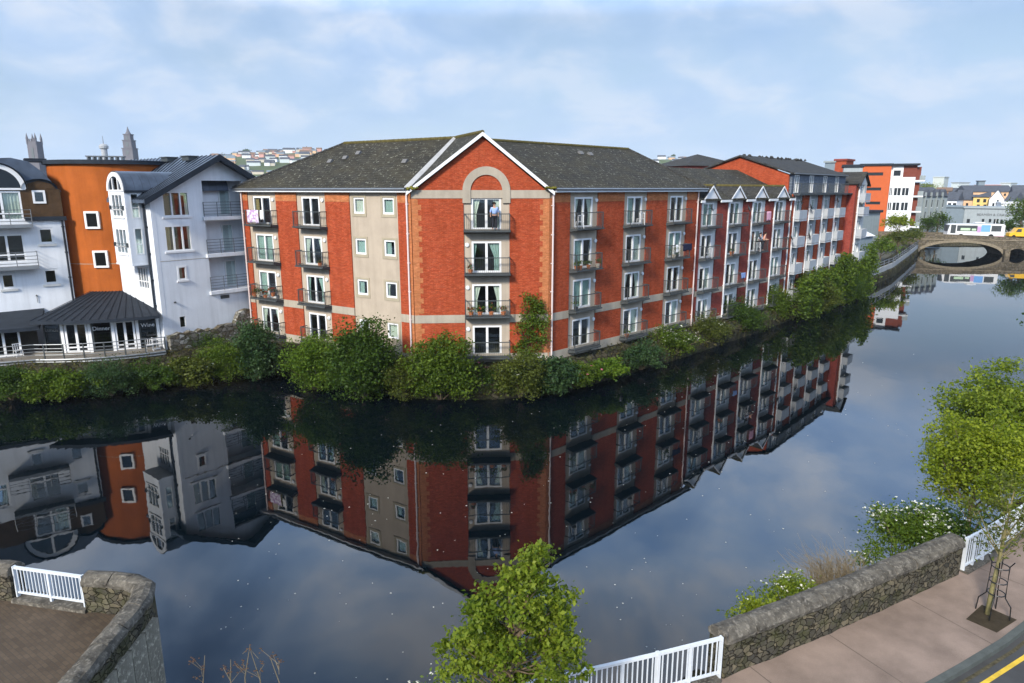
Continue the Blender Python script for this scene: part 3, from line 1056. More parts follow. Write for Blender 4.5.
# barge boards, gutters, ridge tiles, valley flashing
for (p, q) in ((fb.pt(-0.3, -0.34), apx + fb.n * -0.02), (fb.pt(fb.L + 0.3, -0.34), apx + fb.n * -0.02)):
    P, Q = Vector(z3(p, 13.33)), Vector(z3(q, 17.02))
    bb = MB()
    nn = fb.n * -0.06
    dn = Vector((0, 0, -0.24))
    bb.add([P, Q, Q + dn, P + dn, P + nn, Q + nn, Q + nn + dn, P + nn + dn], [(0, 1, 2, 3), (7, 6, 5, 4), (0, 4, 5, 1), (1, 5, 6, 2), (2, 6, 7, 3), (3, 7, 4, 0)])
    bb.build("barge_board", M['fascia'], block, -block.location)
for f, x0, x1 in ((fa, -0.55, fa.L - 0.1), (fc, 0.15, fc.L + 0.5)):
    f.put(MB().box(x0, x1, -ov - 0.02, -ov + 0.10, WALLT - 0.14, WALLT + 0.10).box(x0, x1, -ov + 0.10, 0.0, WALLT - 0.14, WALLT - 0.06), "fascia_board", M['fascia'])
    f.put(MB().tube([(x0, -ov - 0.09, WALLT + 0.06), (x1, -ov - 0.09, WALLT + 0.06)], 0.075, 8), "gutter", M['galv'])


def ridge_tiles(name, P, Q, mat, parent, r=0.13, step=0.42):
    P, Q = Vector(P), Vector(Q)
    n = max(1, int((Q - P).length / step))
    b = MB()
    for k in range(n):
        a, c = P.lerp(Q, k / n), P.lerp(Q, (k + 0.96) / n)
        b.tube([a, c], [r, r * 1.08], 8)
    return b.build(name, mat, parent, -parent.location)


ridge_tiles("ridge", z3(rA0, RZ), z3(Mx, RZ), M['ridge'], block)
ridge_tiles("ridge", z3(Mx, RZ), z3(rC1, RZ), M['ridge'], block)
ridge_tiles("ridge", z3(Mx, RZ + .03), z3(apx, 17.0), M['ridge'], block)
ridge_tiles("hip_ridge", z3(a0e, EZ + .02), z3(rA0, RZ), M['slate2'], block, 0.1)
ridge_tiles("hip_ridge", z3(c1e, EZ + .02), z3(rC1, RZ), M['slate2'], block, 0.1)
P, Q = Vector(z3(b0e, EZ + .02)), Vector(z3(Mx, RZ + .02))
side = Vector((0.20, 0.0, 0.0)); upv = Vector((0, 0, 0.06))
vf = MB().add([P - side + upv, P + side + upv, Q + side + upv, Q - side + upv, P - side, P + side, Q + side, Q - side],
              [(0, 1, 2, 3), (7, 6, 5, 4), (0, 4, 5, 1), (1, 5, 6, 2), (2, 6, 7, 3), (3, 7, 4, 0)])
vf.build("valley_flashing", M['lead'], block, -block.location)
# roof vents on the long slopes
for f, L_, ln in ((fa, [(9.0, .72), (8.2, .62), (7.0, .55), (14.5, .5)], fa), (fc, [(9.6, .78), (10.6, .76)], fc)):
    for (x, t) in L_:
        dep = (5.2 if f is fa else 7.2) * t + (-ov) * (1 - t)
        zz = EZ + (RZ - EZ) * t
        f.put(MB().prism([(-0.16, -0.02), (0.2, -0.02), (0.2, 0.22), (0.05, 0.24), (-0.16, 0.02)], -0.22, 0.16, 'x'), "roof_vent", flat('vent_grey', (0.14, 0.14, 0.14)), x, dep, zz)
# moss clumps where the gutters meet the gable
for (p, s_) in ((fb.pt(0.05, -0.35, 13.5), 0.3), (fb.pt(fb.L, -0.35, 13.5), 0.28)):
    mo = MB()
    for k in range(9):
        c = p + Vector((random.uniform(-.35, .35), random.uniform(-.1, .1), random.uniform(-.05, .1)))
        mo.lathe([(0, -0.08), (0.11, -0.03), (0.09, 0.06), (0, 0.1)], 7, c)
    mo.build("moss", flat('moss', (0.14, 0.13, 0.02), 0.95, var=0.5), block, -block.location)


# ------------------------------------------------------------------ second block: four white gablets
row = empty("terrace_block", "weathered red brick apartment terrace with four small white gables along its eaves", "apartment block", (*D0, TOPZ))
fd = Face(D0, D1, row)
FD = [2.05, 4.85, 7.65, 10.32]
bD = [(0.30, 3.0), (4.95, 7.7), (9.45, 12.2), (14.1, 16.8)]
dD = [(0.62, 2.42), (5.3, 7.1), (9.8, 11.55), (14.45, 16.2)]
facade(fd, bD, dD, (), [(-0.05, 0.30), (3.0, 4.95), (7.7, 9.45), (12.2, 14.1), (16.8, 18.1)], plinth=2.2, top=12.55, band=(4.4, 4.86), fls=FD,
       door_h=2.0, bmat='brick_dull', rmat='offwhite', tops=False)
fd.put(MB().box(0.01, fd.L - 0.01, -0.10, -0.002, 0.4, 2.198), "plinth", M['concrete'])
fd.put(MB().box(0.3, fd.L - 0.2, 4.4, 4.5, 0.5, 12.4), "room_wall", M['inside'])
cs = [[1, 4, 0, 2], [0, 1, 5, 6], [5, 0, 1, 3], [4, 2, 1, 0]]
for (d0, d1), (x0, x1), c in zip(dD, bD, cs):
    bay_column(fd, (d0 + d1) / 2, d1 - d0, (x0 + x1) / 2 - 0.12, x1 - x0 - .2, FD, 2.0, c)
for x in (4.86, 9.36, 14.0, 17.7):
    put_pipe(fd, x, 2.0, 12.4, -0.14, 0.075, 'fascia')
rf = MB()
DE, DR, dov = 12.62, 15.45, 0.35
e0, e1 = fd.pt(-0.4, -dov), fd.pt(fd.L - 0.05, -dov)
r0, r1 = fd.pt(-2.0, 5.6), fd.pt(16.9, 5.6)
k0, k1 = fd.pt(-2.0, 11.5), fd.pt(fd.L - 0.05, 11.5)
rf.slab([z3(e0, DE), z3(e1, DE), z3(r1, DR), z3(r0, DR)], 0.12)
rf.slab([z3(r0, DR), z3(r1, DR), z3(k1, DE), z3(k0, DE)], 0.12)
rf.slab([z3(e1, DE), z3(k1, DE), z3(r1, DR)], 0.12)
rf.build("roof", M['slate'], row, -row.location)
slope = (DR - DE) / (5.6 + dov)
for (x0, x1) in bD:
    xm = (x0 + x1) / 2
    hw, zt = 1.55, 13.75
    fd.put(MB().prism([(x0 + 0.12, 12.56), (x1 - 0.12, 12.56), (xm, zt - 0.16)], -0.22, 0.2), "gablet_infill", M['upvc'])
    dep = (zt - DE) / slope - dov
    for sg in (-1, 1):
        b = MB()
        b.slab([(0, -0.28, zt), (sg * hw, -0.28, zt - 1.22), (sg * hw * 1.35, 0.6, zt - 1.22 - 0.05), (sg * 0.4, dep, zt + 0.04), (0, dep + 0.05, zt + 0.04)], 0.10)
        fd.put(b, "gablet_roof", M['slate2'], xm, 0, 0)
        P, Q = Vector((sg * (hw + .02), -0.34, zt - 1.26)), Vector((0, -0.34, zt + 0.02))
        dn = Vector((0, 0, -0.17)); nn = Vector((0, 0.05, 0))
        fd.put(MB().add([P, Q, Q + dn, P + dn, P + nn, Q + nn, Q + nn + dn, P + nn + dn],
                        [(0, 1, 2, 3), (7, 6, 5, 4), (0, 4, 5, 1), (1, 5, 6, 2), (2, 6, 7, 3), (3, 7, 4, 0)]), "barge_board", M['fascia'], xm, 0, 0)
    ridge_tiles("ridge", fd.pt(xm, -0.30, zt + .03), fd.pt(xm, dep, zt + .06), M['ridge'], row, 0.10)
for (x0, x1) in ((-0.3, 0.3), (3.0, 4.9), (7.7, 9.4), (12.2, 14.1), (16.8, 18.0)):
    fd.put(MB().box(x0, x1, -0.42, -0.30, 12.36, 12.56), "gutter", M['fascia'])
bk = MB()
for p, q2 in ((fd.pt(0, 11), fd.pt(fd.L, 11)), (fd.pt(0, 0.33), fd.pt(0, 11)), ):
    d = (q2 - p).normalized(); nn = Vector((-d.y, d.x, 0)) * 0.2
    bk.slab([z3(p, 12.5), z3(q2, 12.5), z3(q2 + nn, 12.5), z3(p + nn, 12.5)], 11.5)
bk.build("rear_wall", M['brick_dull'], row, -row.location)

# ------------------------------------------------------------------ third block: brick gable end, slate mansard, white balcony boxes
mans = empty("mansard_block", "tall apartment block with orange brick gable end, blue-grey slate top storey and white balcony boxes", "apartment block", (*E0, TOPZ))
fe = Face(E0, E1, mans)
EL = 18.2
fl_e = [2.1, 4.85, 7.65, 10.35]
bE = [(0.5, 3.1), (5.0, 7.6), (9.5, 12.1), (13.8, 16.4)]
holes = [(x0 + 0.25, x0 + 2.0, z + .02, z + 2.05) for (x0, x1) in bE for z in fl_e]
fe.put(MB().wall(0.3, EL, 0.3, 13.0, 0, 0.3, holes), "wall", flat('weathered_grey_render', (0.33, 0.35, 0.36), 0.85, streak=.4))
for (x0, x1) in ((2.9, 4.9), (7.9, 9.2), (12.1, 13.7), (16.5, 18.2)):
    fe.put(MB().box(x0, x1, -0.08, -0.002, 2.0, 12.98), "brick_panel", M['brick'])
fe.put(MB().box(-0.15, 0.45, -0.10, -0.002, 2.0, 12.98), "brick_panel", M['brick'])
whites = MB().box(0, 2.3, -0.06, 0.0, 0.08, 0.98).box(-0.0, 0.06, 0.0, 0.62, 0.08, 0.98).box(2.24, 2.3, 0.0, 0.62, 0.08, 0.98).box(0.0, 2.3, -.06, 0.62, -0.12, 0.03).mesh("balcony_box", flat('balcony_panel', (0.36, 0.39, 0.42), 0.6, var=.15, streak=.3))
for i, (x0, x1) in enumerate(bE):
    for j, z in enumerate(fl_e):
        put_window(fe, x0 + 1.125, z + 0.02, 1.75, 2.03, 'french_door', 1, None, (i * 2 + j * 3) % 7, 0.1, 0.085)
        child(whites, "balcony_box", mans, fe.pt(x0 + 0.05, -0.63, z) - mans.location, fe.rz)
for x in (0.42, 4.95, 9.4, 13.75):
    put_pipe(fe, x, 2.0, 12.9, -0.16, 0.07, 'fascia')
# slate top storey
dorm = [(x0 + 0.4, x0 + 1.75) for (x0, x1) in bE]
fe.put(MB().wall(0.2, EL, 13.003, 15.1, 0.25, 0.5, [(a, b2, 13.05, 14.9) for a, b2 in dorm]), "slate_storey", M['mansard'])
fe.put(MB().box(0.0, EL + 0.1, -0.7, 0.25, 12.85, 13.0), "roof_terrace", M['slab'])
for (a, b2) in dorm:
    put_window(fe, (a + b2) / 2, 13.05, b2 - a, 1.85, 'terrace_door', 1, None, 0, 0.3, 0.08)
for (x0, x1) in bE:
    rm = mesh_once(('br', 2.6, 0.9, 'metal', 1.05), lambda: railing_mb(2.6, 0.62, 1.05).mesh('railing', M['metal']))
    child(rm, 'terrace_railing', mans, fe.pt(x0 + 1.1, -0.05, 13.0) - mans.location, fe.rz)
# gable end
ge = [(0.30, 1.0), (9.6, 1.0), (9.6, 15.85), (5.75, 16.78), (0.52, 14.95)]
fe.put(MB().prism(ge, 0.0, 0.3, 'x'), "gable_end", M['brick'], 0, 0, 0)
er = MB()
er.slab([fe.pt(-0.3, 0.1, 15.12), fe.pt(EL + .2, 0.1, 15.12), fe.pt(EL + .2, 5.75, 17.0), fe.pt(-0.3, 5.75, 17.0)], 0.16)
er.slab([fe.pt(-0.3, 5.75, 17.0), fe.pt(EL + .2, 5.75, 17.0), fe.pt(EL + .2, 10.8, 15.4), fe.pt(-0.3, 10.8, 15.4)], 0.16)
er.build("roof", M['slate2'], mans, -mans.location)
lum = MB()
for k in range(26):
    x = random.uniform(0.5, EL)
    lum.lathe([(0, -.1), (random.uniform(.12, .3), 0), (0.12, random.uniform(.08, .2)), (0, .2)], 6, fe.pt(x, 5.75 + random.uniform(-.6, .2), 16.95))
lum.build("ridge_lump", M['slate2'], mans, -mans.location)
fe.put(MB().box(0.2, EL, -0.05, 0.2, 14.98, 15.1), "gutter", M['galv'])
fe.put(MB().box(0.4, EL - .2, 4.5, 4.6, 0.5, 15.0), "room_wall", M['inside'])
bk = MB()
for p, q2 in ((fe.pt(0.3, 9.4), fe.pt(EL, 9.4)), (fe.pt(EL - .25, 0.55), fe.pt(EL - .25, 9.3))):
    d = (q2 - p).normalized(); nn = Vector((-d.y, d.x, 0)) * 0.2
    bk.slab([z3(p, 14.9), z3(q2, 14.9), z3(q2 + nn, 14.9), z3(p + nn, 14.9)], 13)
bk.build("rear_wall", M['brick_dull'], mans, -mans.location)

# brick stair tower block with pedimented white bay at the far end
tw = empty("gabled_block", "narrow red brick block with a pedimented white bay ending the riverside row", "apartment block", (*fe.pt(18.5, -0.9).xy, TOPZ))
ft = Face(fe.pt(18.25, -1.0).xy, fe.pt(27.5, -1.0).xy, tw)
ft.put(MB().box(0, 0.298, 0.0, 8, 0.5, 14.0).box(4.3, 4.598, 0.303, 8, 0.5, 13.9), "side_wall", M['brick_dull'])  # side walls get a darker, duller brick than the front
hol = [(1.8, 3.5, z + .02, z + 2.05) for z in fl_e + [12.0]]
ft.put(MB().wall(0.3, 4.6, 0.5, 14.0, 0, 0.3, hol), "wall", M['brick'])
ft.put(MB().wall(1.15, 4.3, 0.5, 14.0, -0.08, -0.002, hol), "white_bay", M['offwhite'])
ft.put(MB().prism([(0.9, 14.003), (4.5, 14.003), (2.7, 15.3)], -0.1, 0.3), "pediment", M['offwhite'])
rb = MB()
rb.slab([ft.pt(0.5, -0.4, 13.9), ft.pt(2.7, -0.4, 15.55), ft.pt(2.7, 8, 15.55), ft.pt(0.5, 8, 13.9)], 0.14)
rb.slab([ft.pt(2.7, -0.4, 15.55), ft.pt(4.9, -0.4, 13.9), ft.pt(4.9, 8, 13.9), ft.pt(2.7, 8, 15.55)], 0.14)
rb.slab([ft.pt(-0.2, -0.2, 14.15), ft.pt(0.6, -0.2, 14.15), ft.pt(0.6, 8, 14.15), ft.pt(-0.2, 8, 14.15)], 0.14)
rb.build("roof", M['slate2'], tw, -tw.location)
for z in fl_e + [12.0]:
    put_window(ft, 2.65, z + .02, 1.7, 2.03, 'french_door', 1, None, 1, 0.05, 0.085)
    child(whites, "balcony_box", tw, ft.pt(1.5, -0.72, z) - tw.location, ft.rz)
ft.put(MB().box(0.4, 4.5, 4.5, 4.6, 0.5, 13.9), "room_wall", M['inside'])
put_pipe(ft, 1.05, 2.0, 13.8, -0.16, 0.08, 'fascia')

# ------------------------------------------------------------------ white gabled house on the left of the block
wh = empty("white_house", "white rendered apartment house with a dark zinc gable roof, barrel-roofed bay and recessed balconies", "house", (-25.5, 49.0, 1.5))
dW = Vector((.61, .79))
W0 = Vector((-25.5, 49.0))
fw = Face(W0, W0 + dW * 9.0, wh)
fv = Face(W0 + Vector((-.79, .61)) * 5.0, W0, wh)           # left return, facing the restaurant
rec = [(3.95, 7.2, 11.47, 14.1), (3.95, 7.2, 8.68, 11.1), (3.95, 7.2, 5.84, 8.4)]
win = [(0.9, 2.85, 11.55, 13.3), (0.82, 2.78, 9.06, 10.9), (1.45, 2.15, 6.9, 7.95), (1.2, 1.72, 3.35, 4.25)]
fw.put(MB().wall(0, 7.2, 0.6, 12.9, 0, 0.3, rec + win).wall(7.2, 9.9, 0.6, 12.9, 0, 0.3), "wall", M['white_wall'])
# gable triangle above z 12.9 with the top window and recess cut out
gz = lambda x: 12.95 + (x + 0.3) * (15.75 - 12.95) / 5.36 if x < 5.06 else 15.75 - (x - 5.06) * (15.75 - 12.95) / 5.36
gt = MB()
xs = sorted([0, 0.9, 2.85, 3.95, 5.06, 7.2, 8, 9.9])
for a, c in zip(xs, xs[1:]):
    lo = 13.303 if (a >= 0.9 and c <= 2.85) else (14.1 if (a >= 3.95 and c <= 7.2) else 12.903)
    if a >= 3.95 and c <= 7.2:
        lo = 14.1
    gt.prism([(a, lo), (c, lo), (c, max(lo + .01, gz(c))), (a, max(lo + .01, gz(a)))], 0, 0.3)
fw.put(gt, "gable_wall", M['white_wall'])
fw.put(MB().box(3.8, 9.9, 1.3, 1.5, 0.6, 14.5), "recess_wall", M['white_wall'])
fw.put(MB().box(3.75, 3.85, 0.3, 1.3, 5.6, 14.2), "recess_wall", M['white_wall'])
for z in (11.47, 8.68, 5.84):
    fw.put(MB().box(3.75, 7.3, -0.25, 1.3, z - 0.28, z - 0.03), "balcony_floor", M['white_wall'])
    rmw = mesh_once('wrail', lambda: (lambda b: [b.tube([(0, 0, zz), (3.3, 0, zz)], 0.022, 6) for zz in (0.2, 0.42, 0.64, 0.86, 1.08)] and
                                      [b.tube([(xx, 0, 0), (xx, 0, 1.1)], 0.028, 6) for xx in (0.03, 1.1, 2.2, 3.27)] and b)(MB()).mesh('railing', M['galv']))
    child(rmw, 'railing', wh, fw.pt(3.87, -0.05, z - 0.03) - wh.location, fw.rz)
    put_window(fw, 6.35, z, 0.95, 2.1, 'balcony_door', 0, None, 0, 1.24, 0.08)
put_window(fw, 1.875, 11.55, 1.95, 1.75, 'window', 2, None, 0, 0.06, 0.09)
put_window(fw, 1.80, 9.06, 1.96, 1.84, 'window', 2, None, 5, 0.06, 0.09)
put_window(fw, 1.80, 6.9, 0.7, 1.05, 'small_window', 0, None, 5, 0.03, 0.12)
put_window(fw, 1.46, 3.35, 0.52, 0.9, 'small_window', 0, None, 0, 0.06, 0.06)
for (x0, x1, z0, z1) in win[:3]:
    fw.put(MB().box(x0 - 0.1, x1 + 0.1, -0.10, -0.002, z0 - 0.13, z0 - 0.003), "window_sill", M['upvc'])
fw.put(MB().box(0.3, 6.2, -0.012, -0.001, 8.36, 8.40), "render_joint", M['concrete'])
fw.put(MB().lathe([(0, 0), (0.09, 0), (0.09, 0.08), (0, 0.1)], 10), "wall_vent", M['metal'], 1.0, -0.08, 5.3)
fw.put(MB().box(4.6, 5.3, -0.06, -0.002, 5.15, 5.4), "vent_grille", M['metal'])
fw.put(MB().lathe([(0, 0), (0.10, 0), (0.10, 0.08), (0, 0.1)], 10), "wall_vent", M['metal'], 4.6, 1.2, 13.3)
fw.put(MB().box(0.5, 6.1, 1.86, 1.89, 0.7, 5.2), "room_wall", M['inside'])
fw.put(MB().box(0.4, 3.7, 2.4, 2.5, 5, 13.0), "room_wall", M['inside'])
# left return wall
lw = (1.9, 3.5, 6.25, 7.85)
fv.put(MB().wall(-1.0, 5.0, 0.6, 12.9, 0.003, 0.3, [lw]), "side_wall", M['white_wall'])
put_window(fv, 2.7, 6.25, 1.6, 1.6, 'window', 3, [0.55], 0, 0.08, 0.08)
put_pipe(fv, 4.25, 2.2, 12.7, -0.12, 0.08, 'zinc')
# bay with barrel roof
b0, b1, bn, bz0, bz1 = 1.62, 4.12, -1.25, 8.25, 13.35
bw = [(b0 + 0.42, b1 - 0.42, 8.95, 10.75), (b0 + 0.42, b1 - 0.42, 11.55, 13.15)]
fv.put(MB().wall(b0, b1, bz0, bz1, bn, bn + 0.12, bw).box(b0, b0 + .12, bn + .12, -0.01, bz0, bz1).box(b0 - .03, b1 + .03, bn - .03, -0.01, bz0 - 0.12, bz0 - .003), "bay", M['white_wall'])
fsid = Face(fv.pt(b1 - 0.002, bn).xy, fv.pt(b1 - 0.002, 0).xy, wh)
sw = [(0.35, 0.95, 8.9, 10.8), (0.35, 0.95, 11.45, 13.2)]
fsid.put(MB().wall(0.0, fsid.L - 0.01, bz0, bz1, 0, 0.12, sw), "bay_side", M['white_wall'])
for (x0, x1, z0, z1) in bw:
    put_window(fv, (x0 + x1) / 2, z0, x1 - x0, z1 - z0, 'bay_window', 2, [0.5], 0, bn + 0.05, 0.085)
    b = MB()
    for zz in (0.55, 0.75):
        b.tube([(-1.0, 0, zz), (1.0, 0, zz)], 0.018, 6)
    b.box(-1.0, -0.97, -0.02, 0.14, 0.5, 0.8).box(0.97, 1.0, -0.02, 0.14, 0.5, 0.8)
    fv.put(b, "bay_rail", M['metal'], (x0 + x1) / 2, bn - 0.14, z0)
    fv.put(MB().box(x0 - .1, x1 + .1, bn - 0.08, bn - 0.002, z0 - .1, z0 - .003), "window_sill", M['upvc'])
for (x0, x1, z0, z1) in sw:
    put_window(fsid, (x0 + x1) / 2, z0, x1 - x0, z1 - z0, 'bay_window', 0, [0.75], 0, 0.05, 0.08)
bc, br_ = (b0 + b1) / 2, (b1 - b0) / 2
nseg = 18


def arch_ring(face, cx_, z, ro, ri, y0, y1, name, mat, n=18):
    vs, fs = [], []
    for y in (y0, y1):
        for k in range(n + 1):
            a = math.pi * k / n
            vs += [(cx_ + ro * math.cos(a), y, z + ro * math.sin(a)), (cx_ + ri * math.cos(a), y, z + ri * math.sin(a))]
    q = 2 * (n + 1)
    for k in range(n):
        i = 2 * k
        fs += [(i, i + 2, i + 3, i + 1), (q + i + 1, q + i + 3, q + i + 2, q + i), (i, q + i, q + i + 2, i + 2), (i + 1, i + 3, q + i + 3, q + i + 1)]
    return face.put(MB().add(vs, fs), name, mat)


def arch_pane(face, cx_, z, r, y, n=18):
    pts = [(cx_ + r * math.cos(math.pi * k / n), z + r * math.sin(math.pi * k / n)) for k in range(n + 1)]
    return face.put(MB().prism(pts, y, y + 0.02), "pane", M['glass_dark'])


arch_ring(fv, bc, bz1, br_ + 0.06, br_ - 0.24, bn - 0.06, bn + 0.15, "arch_window", M['upvc'])
arch_pane(fv, bc, bz1, br_ - 0.2, bn + 0.05)
for dxx in (-0.42, 0.42):
    fv.put(MB().box(bc + dxx - 0.05, bc + dxx + 0.05, bn - 0.02, bn + 0.1, bz1, bz1 + 0.9), "glazing_bar", M['upvc'])
fv.put(MB().box(b0 + .2, b1 - .2, bn - 0.05, bn + 0.12, bz1 - .03, bz1 + 0.09), "glazing_bar", M['upvc'])
vs, fs = [], []
for j, y in enumerate((bn - 0.02, 6.5)):
    for k in range(nseg + 1):
        a = math.pi * k / nseg
        vs.append((bc + (br_ + 0.12) * math.cos(a), y, bz1 + (br_ + 0.12) * math.sin(a)))
for k in range(nseg):
    fs.append((k, k + 1, nseg + 2 + k, nseg + 1 + k))
fv.put(MB().add(vs, fs), "barrel_roof", M['seam_y'], smooth=True)
fv.put(MB().box(b1 + .0, b1 + .16, bn, 0.4, bz1 - .1, bz1 + .05), "barrel_gutter", M['zinc'])
# main gable roof of the white house
rw = MB()
oh = -0.9
L0 = fw.pt(-0.75, oh, 12.75); L1 = fw.pt(-0.75, 5.0, 12.75)
T0 = fw.pt(5.06, oh, 15.95); T1 = fw.pt(5.06, 14.0, 15.95)
R0 = fw.pt(10.8, oh, 12.75); R1 = fw.pt(10.8, 14.0, 12.75)
rw.slab([L0, T0, T1, L1], 0.22)
rw.slab([T0, R0, R1, T1], 0.22)
rwo = rw.build("roof", M['seam'], wh, -wh.location)
# roof seams as raised ribs running up the slope
rib = MB()
for k in range(1, 24):
    y = oh + 14.9 * k / 24
    ye = oh + 5.9 * k / 24
    for (xa, za, xb, zb) in ((-0.75, 12.75, 5.06, 15.95), (10.8, 12.75, 5.06, 15.95)):
        pa, pb = fw.pt(xa, ye if xa < 0 else y, za), fw.pt(xb, y, zb)
        s2 = fw.n * 0.025
        up2 = Vector((0, 0, 0.05))
        rib.add([pa - s2, pa + s2, pb + s2, pb - s2, pa - s2 + up2, pa + s2 + up2, pb + s2 + up2, pb - s2 + up2],
                [(0, 3, 2, 1), (4, 5, 6, 7), (0, 1, 5, 4), (1, 2, 6, 5), (2, 3, 7, 6), (3, 0, 4, 7)])
rib.build("roof_seam", M['zinc'], wh, -wh.location)
for (pa, pb) in ((L0, T0), (R0, T0)):
    P, Q = Vector(pa), Vector(pb)
    dn = Vector((0, 0, -0.38)); nn = fw.n * -0.05; up_ = Vector((0, 0, 0.05))
    wh_b = MB().add([P + up_, Q + up_, Q + dn, P + dn, P + up_ + nn, Q + up_ + nn, Q + nn + dn, P + nn + dn],
                    [(0, 1, 2, 3), (7, 6, 5, 4), (0, 4, 5, 1), (1, 5, 6, 2), (2, 6, 7, 3), (3, 7, 4, 0)])
    wh_b.build("barge_board", M['zinc'], wh, -wh.location)
for t in (0.25, 0.9):
    fw.put(MB().box(-0.35, 0.35, -0.5, 0.5, 0, 0.3).box(-.45, .45, -.6, .6, 0.3, 0.36), "roof_light", M['metal'], 5.06 - 0.6, oh + 2 + 5 * t, 15.6)

# ------------------------------------------------------------------ orange drum, canopy and restaurant deck
dc = Vector((-32.2, 57.0))
drum = empty("round_tower", "burnt orange round tower block between the two white houses above the restaurant", "tower", (dc.x, dc.y, TOPZ))
dr_ = 4.6
nd = 40
zc = [(0.3, 15.25)]


def on_drum(r, ang, z):
    return Vector((dc.x + r * math.cos(ang), dc.y + r * math.sin(ang), z))


MB().lathe([(dr_, -1.5), (dr_, 13.45)], 56).build("wall", M['orange'], drum, (0, 0, 0), 0, True)
MB().lathe([(0.01, 13.45), (dr_ - .1, 13.45), (dr_ + 0.25, 13.42), (dr_ + 0.25, 13.72), (0.01, 13.85)], 56).build("roof", M['zinc'], drum, (0, 0, 0))
MB().lathe([(dr_ + .012, 5.95), (dr_ + .012, 5.99)], 56).build("render_joint", M['concrete'], drum)
a_ = lambda px: math.atan2((ray(px, 250))[1], ray(px, 250)[0])


def drum_hit(px):
    d = Vector(ray(px, 250)[:2]).normalized()
    b = d.dot(dc); cc = dc.length_squared - dr_ ** 2
    t = b - math.sqrt(max(0.0, b * b - cc))
    p = d * t
    return math.atan2(p.y - dc.y, p.x - dc.x)


for (px, z, hh) in ((96.5, 10.55, 1.35), (100, 7.6, 1.35)):
    an = drum_hit(px)
    p = on_drum(dr_, an, z)
    fm = mesh_once('drumwin', lambda: framed(1.05, 1.3, 0.15, 0, None, 0.10).mesh("window", M['upvc']))
    f = child(fm, "window", drum, on_drum(dr_ + 0.04, an, z) - drum.location, an + math.pi / 2)
    pm = mesh_once('drumpane', lambda: MB().box(-0.45, 0.45, -0.02, 0.0, 0.1, 1.22).mesh("pane", M['glass_dark']))
    child(pm, "pane", f)
    bm_ = mesh_once('drumback', lambda: MB().box(-0.43, 0.43, 0.004, 0.008, 0.12, 1.2).mesh("pane_backing", M['inside']))  # dark backing sheet hides the orange wall behind the pane
    child(bm_, "pane_backing", f)
b = MB()
for k in range(7):
    b.box(-1.2 + k * .4, -1.1 + k * .4, 0, 0.9, 0, 0.35)
b.box(-1.3, 1.4, 0, 0.9, 0.32, 0.4)
b.build("roof_plant", M['galv'], drum, on_drum(1.2, -1.6, 15.65) - drum.location, 0.3)

rest = empty("restaurant", "ground floor restaurant with a dark zinc skirt roof and white framed glass front", "restaurant", (-29.5, 47.0, 2.15))
ANG0, ANG1 = math.atan2(47.0 - dc.y, -33.0 - dc.x), math.atan2(48.3 - dc.y, -25.3 - dc.x)
DECKZ = 2.15
rl = lambda v: (v[0] - rest.location.x, v[1] - rest.location.y, v[2] - rest.location.z)
nsk = 15
vs, fs = [], []
sk = MB()
for k in range(nsk + 1):
    a = ANG0 + (ANG1 - ANG0) * k / nsk
    for (r, z) in ((dr_ + 0.02, 5.75), (11.0, 4.62), (11.0, 4.40), (9.6, 4.40)):
        vs.append(on_drum(r, a, z))
for k in range(nsk):
    for j in range(3):
        i = k * 4 + j
        fs.append((i, i + 4, i + 5, i + 1))
MB().add(vs, fs).build("skirt_roof", M['zinc'], rest, -rest.location)
sm = MB()
for k in range(nsk + 1):
    a = ANG0 + (ANG1 - ANG0) * k / nsk
    sm.tube([on_drum(dr_ + .05, a, 5.79), on_drum(11.0, a, 4.66)], 0.022, 5)
sm.build("roof_seam", M['zinc'], rest, -rest.location)
# glass front: piers, doors, panes
GR = 9.9
glazing = [('pane', 0.0, 0.16), ('door', 0.20, 0.40), ('sign', 0.44, 0.60), ('door', 0.63, 0.80), ('sign', 0.84, 0.985)]
txt = iter(["Dinner", "Wine"])


def lettering(cu, parent, loc, rz):
    tmp = bpy.data.objects.new("lettering", cu)
    COL.objects.link(tmp)
    bpy.context.view_layer.update()
    me = bpy.data.meshes.new_from_object(tmp.evaluated_get(bpy.context.evaluated_depsgraph_get()))
    bpy.data.objects.remove(tmp)
    bpy.data.curves.remove(cu)
    o = place(bpy.data.objects.new("lettering", me), parent, loc, rz)
    o.rotation_euler = (math.radians(90), 0, rz)
    return o



for kind, t0, t1 in glazing:
    aa, ab = ANG0 + (ANG1 - ANG0) * t0, ANG0 + (ANG1 - ANG0) * t1
    p, q = on_drum(GR, aa, DECKZ), on_drum(GR, ab, DECKZ)
    f = Face(p.xy, q.xy, rest)
    if kind == 'door':
        put_window(f, f.L / 2, DECKZ + .02, f.L, 2.12, 'glass_door', 1, [0.35], 0, 0.0, 0.13, 'upvc', 'glass_dark')
    else:
        put_window(f, f.L / 2, DECKZ + .02, f.L, 2.12, 'shop_window', 0, None, 0, 0.0, 0.06, 'metal', 'glass_dark')
        word = next(txt) if kind == 'sign' else "Lunch"
        cu = bpy.data.curves.new("lettering", 'FONT')
        cu.body = word
        cu.size = 0.40
        cu.extrude = 0.01
        cu.align_x = 'CENTER'
        cu.materials.append(M['upvc'] if kind == 'sign' else flat('dull_lettering', (0.16, 0.17, 0.17)))
        lettering(cu, rest, f.pt(f.L / 2, -0.08, DECKZ + 1.55) - rest.location, f.rz)
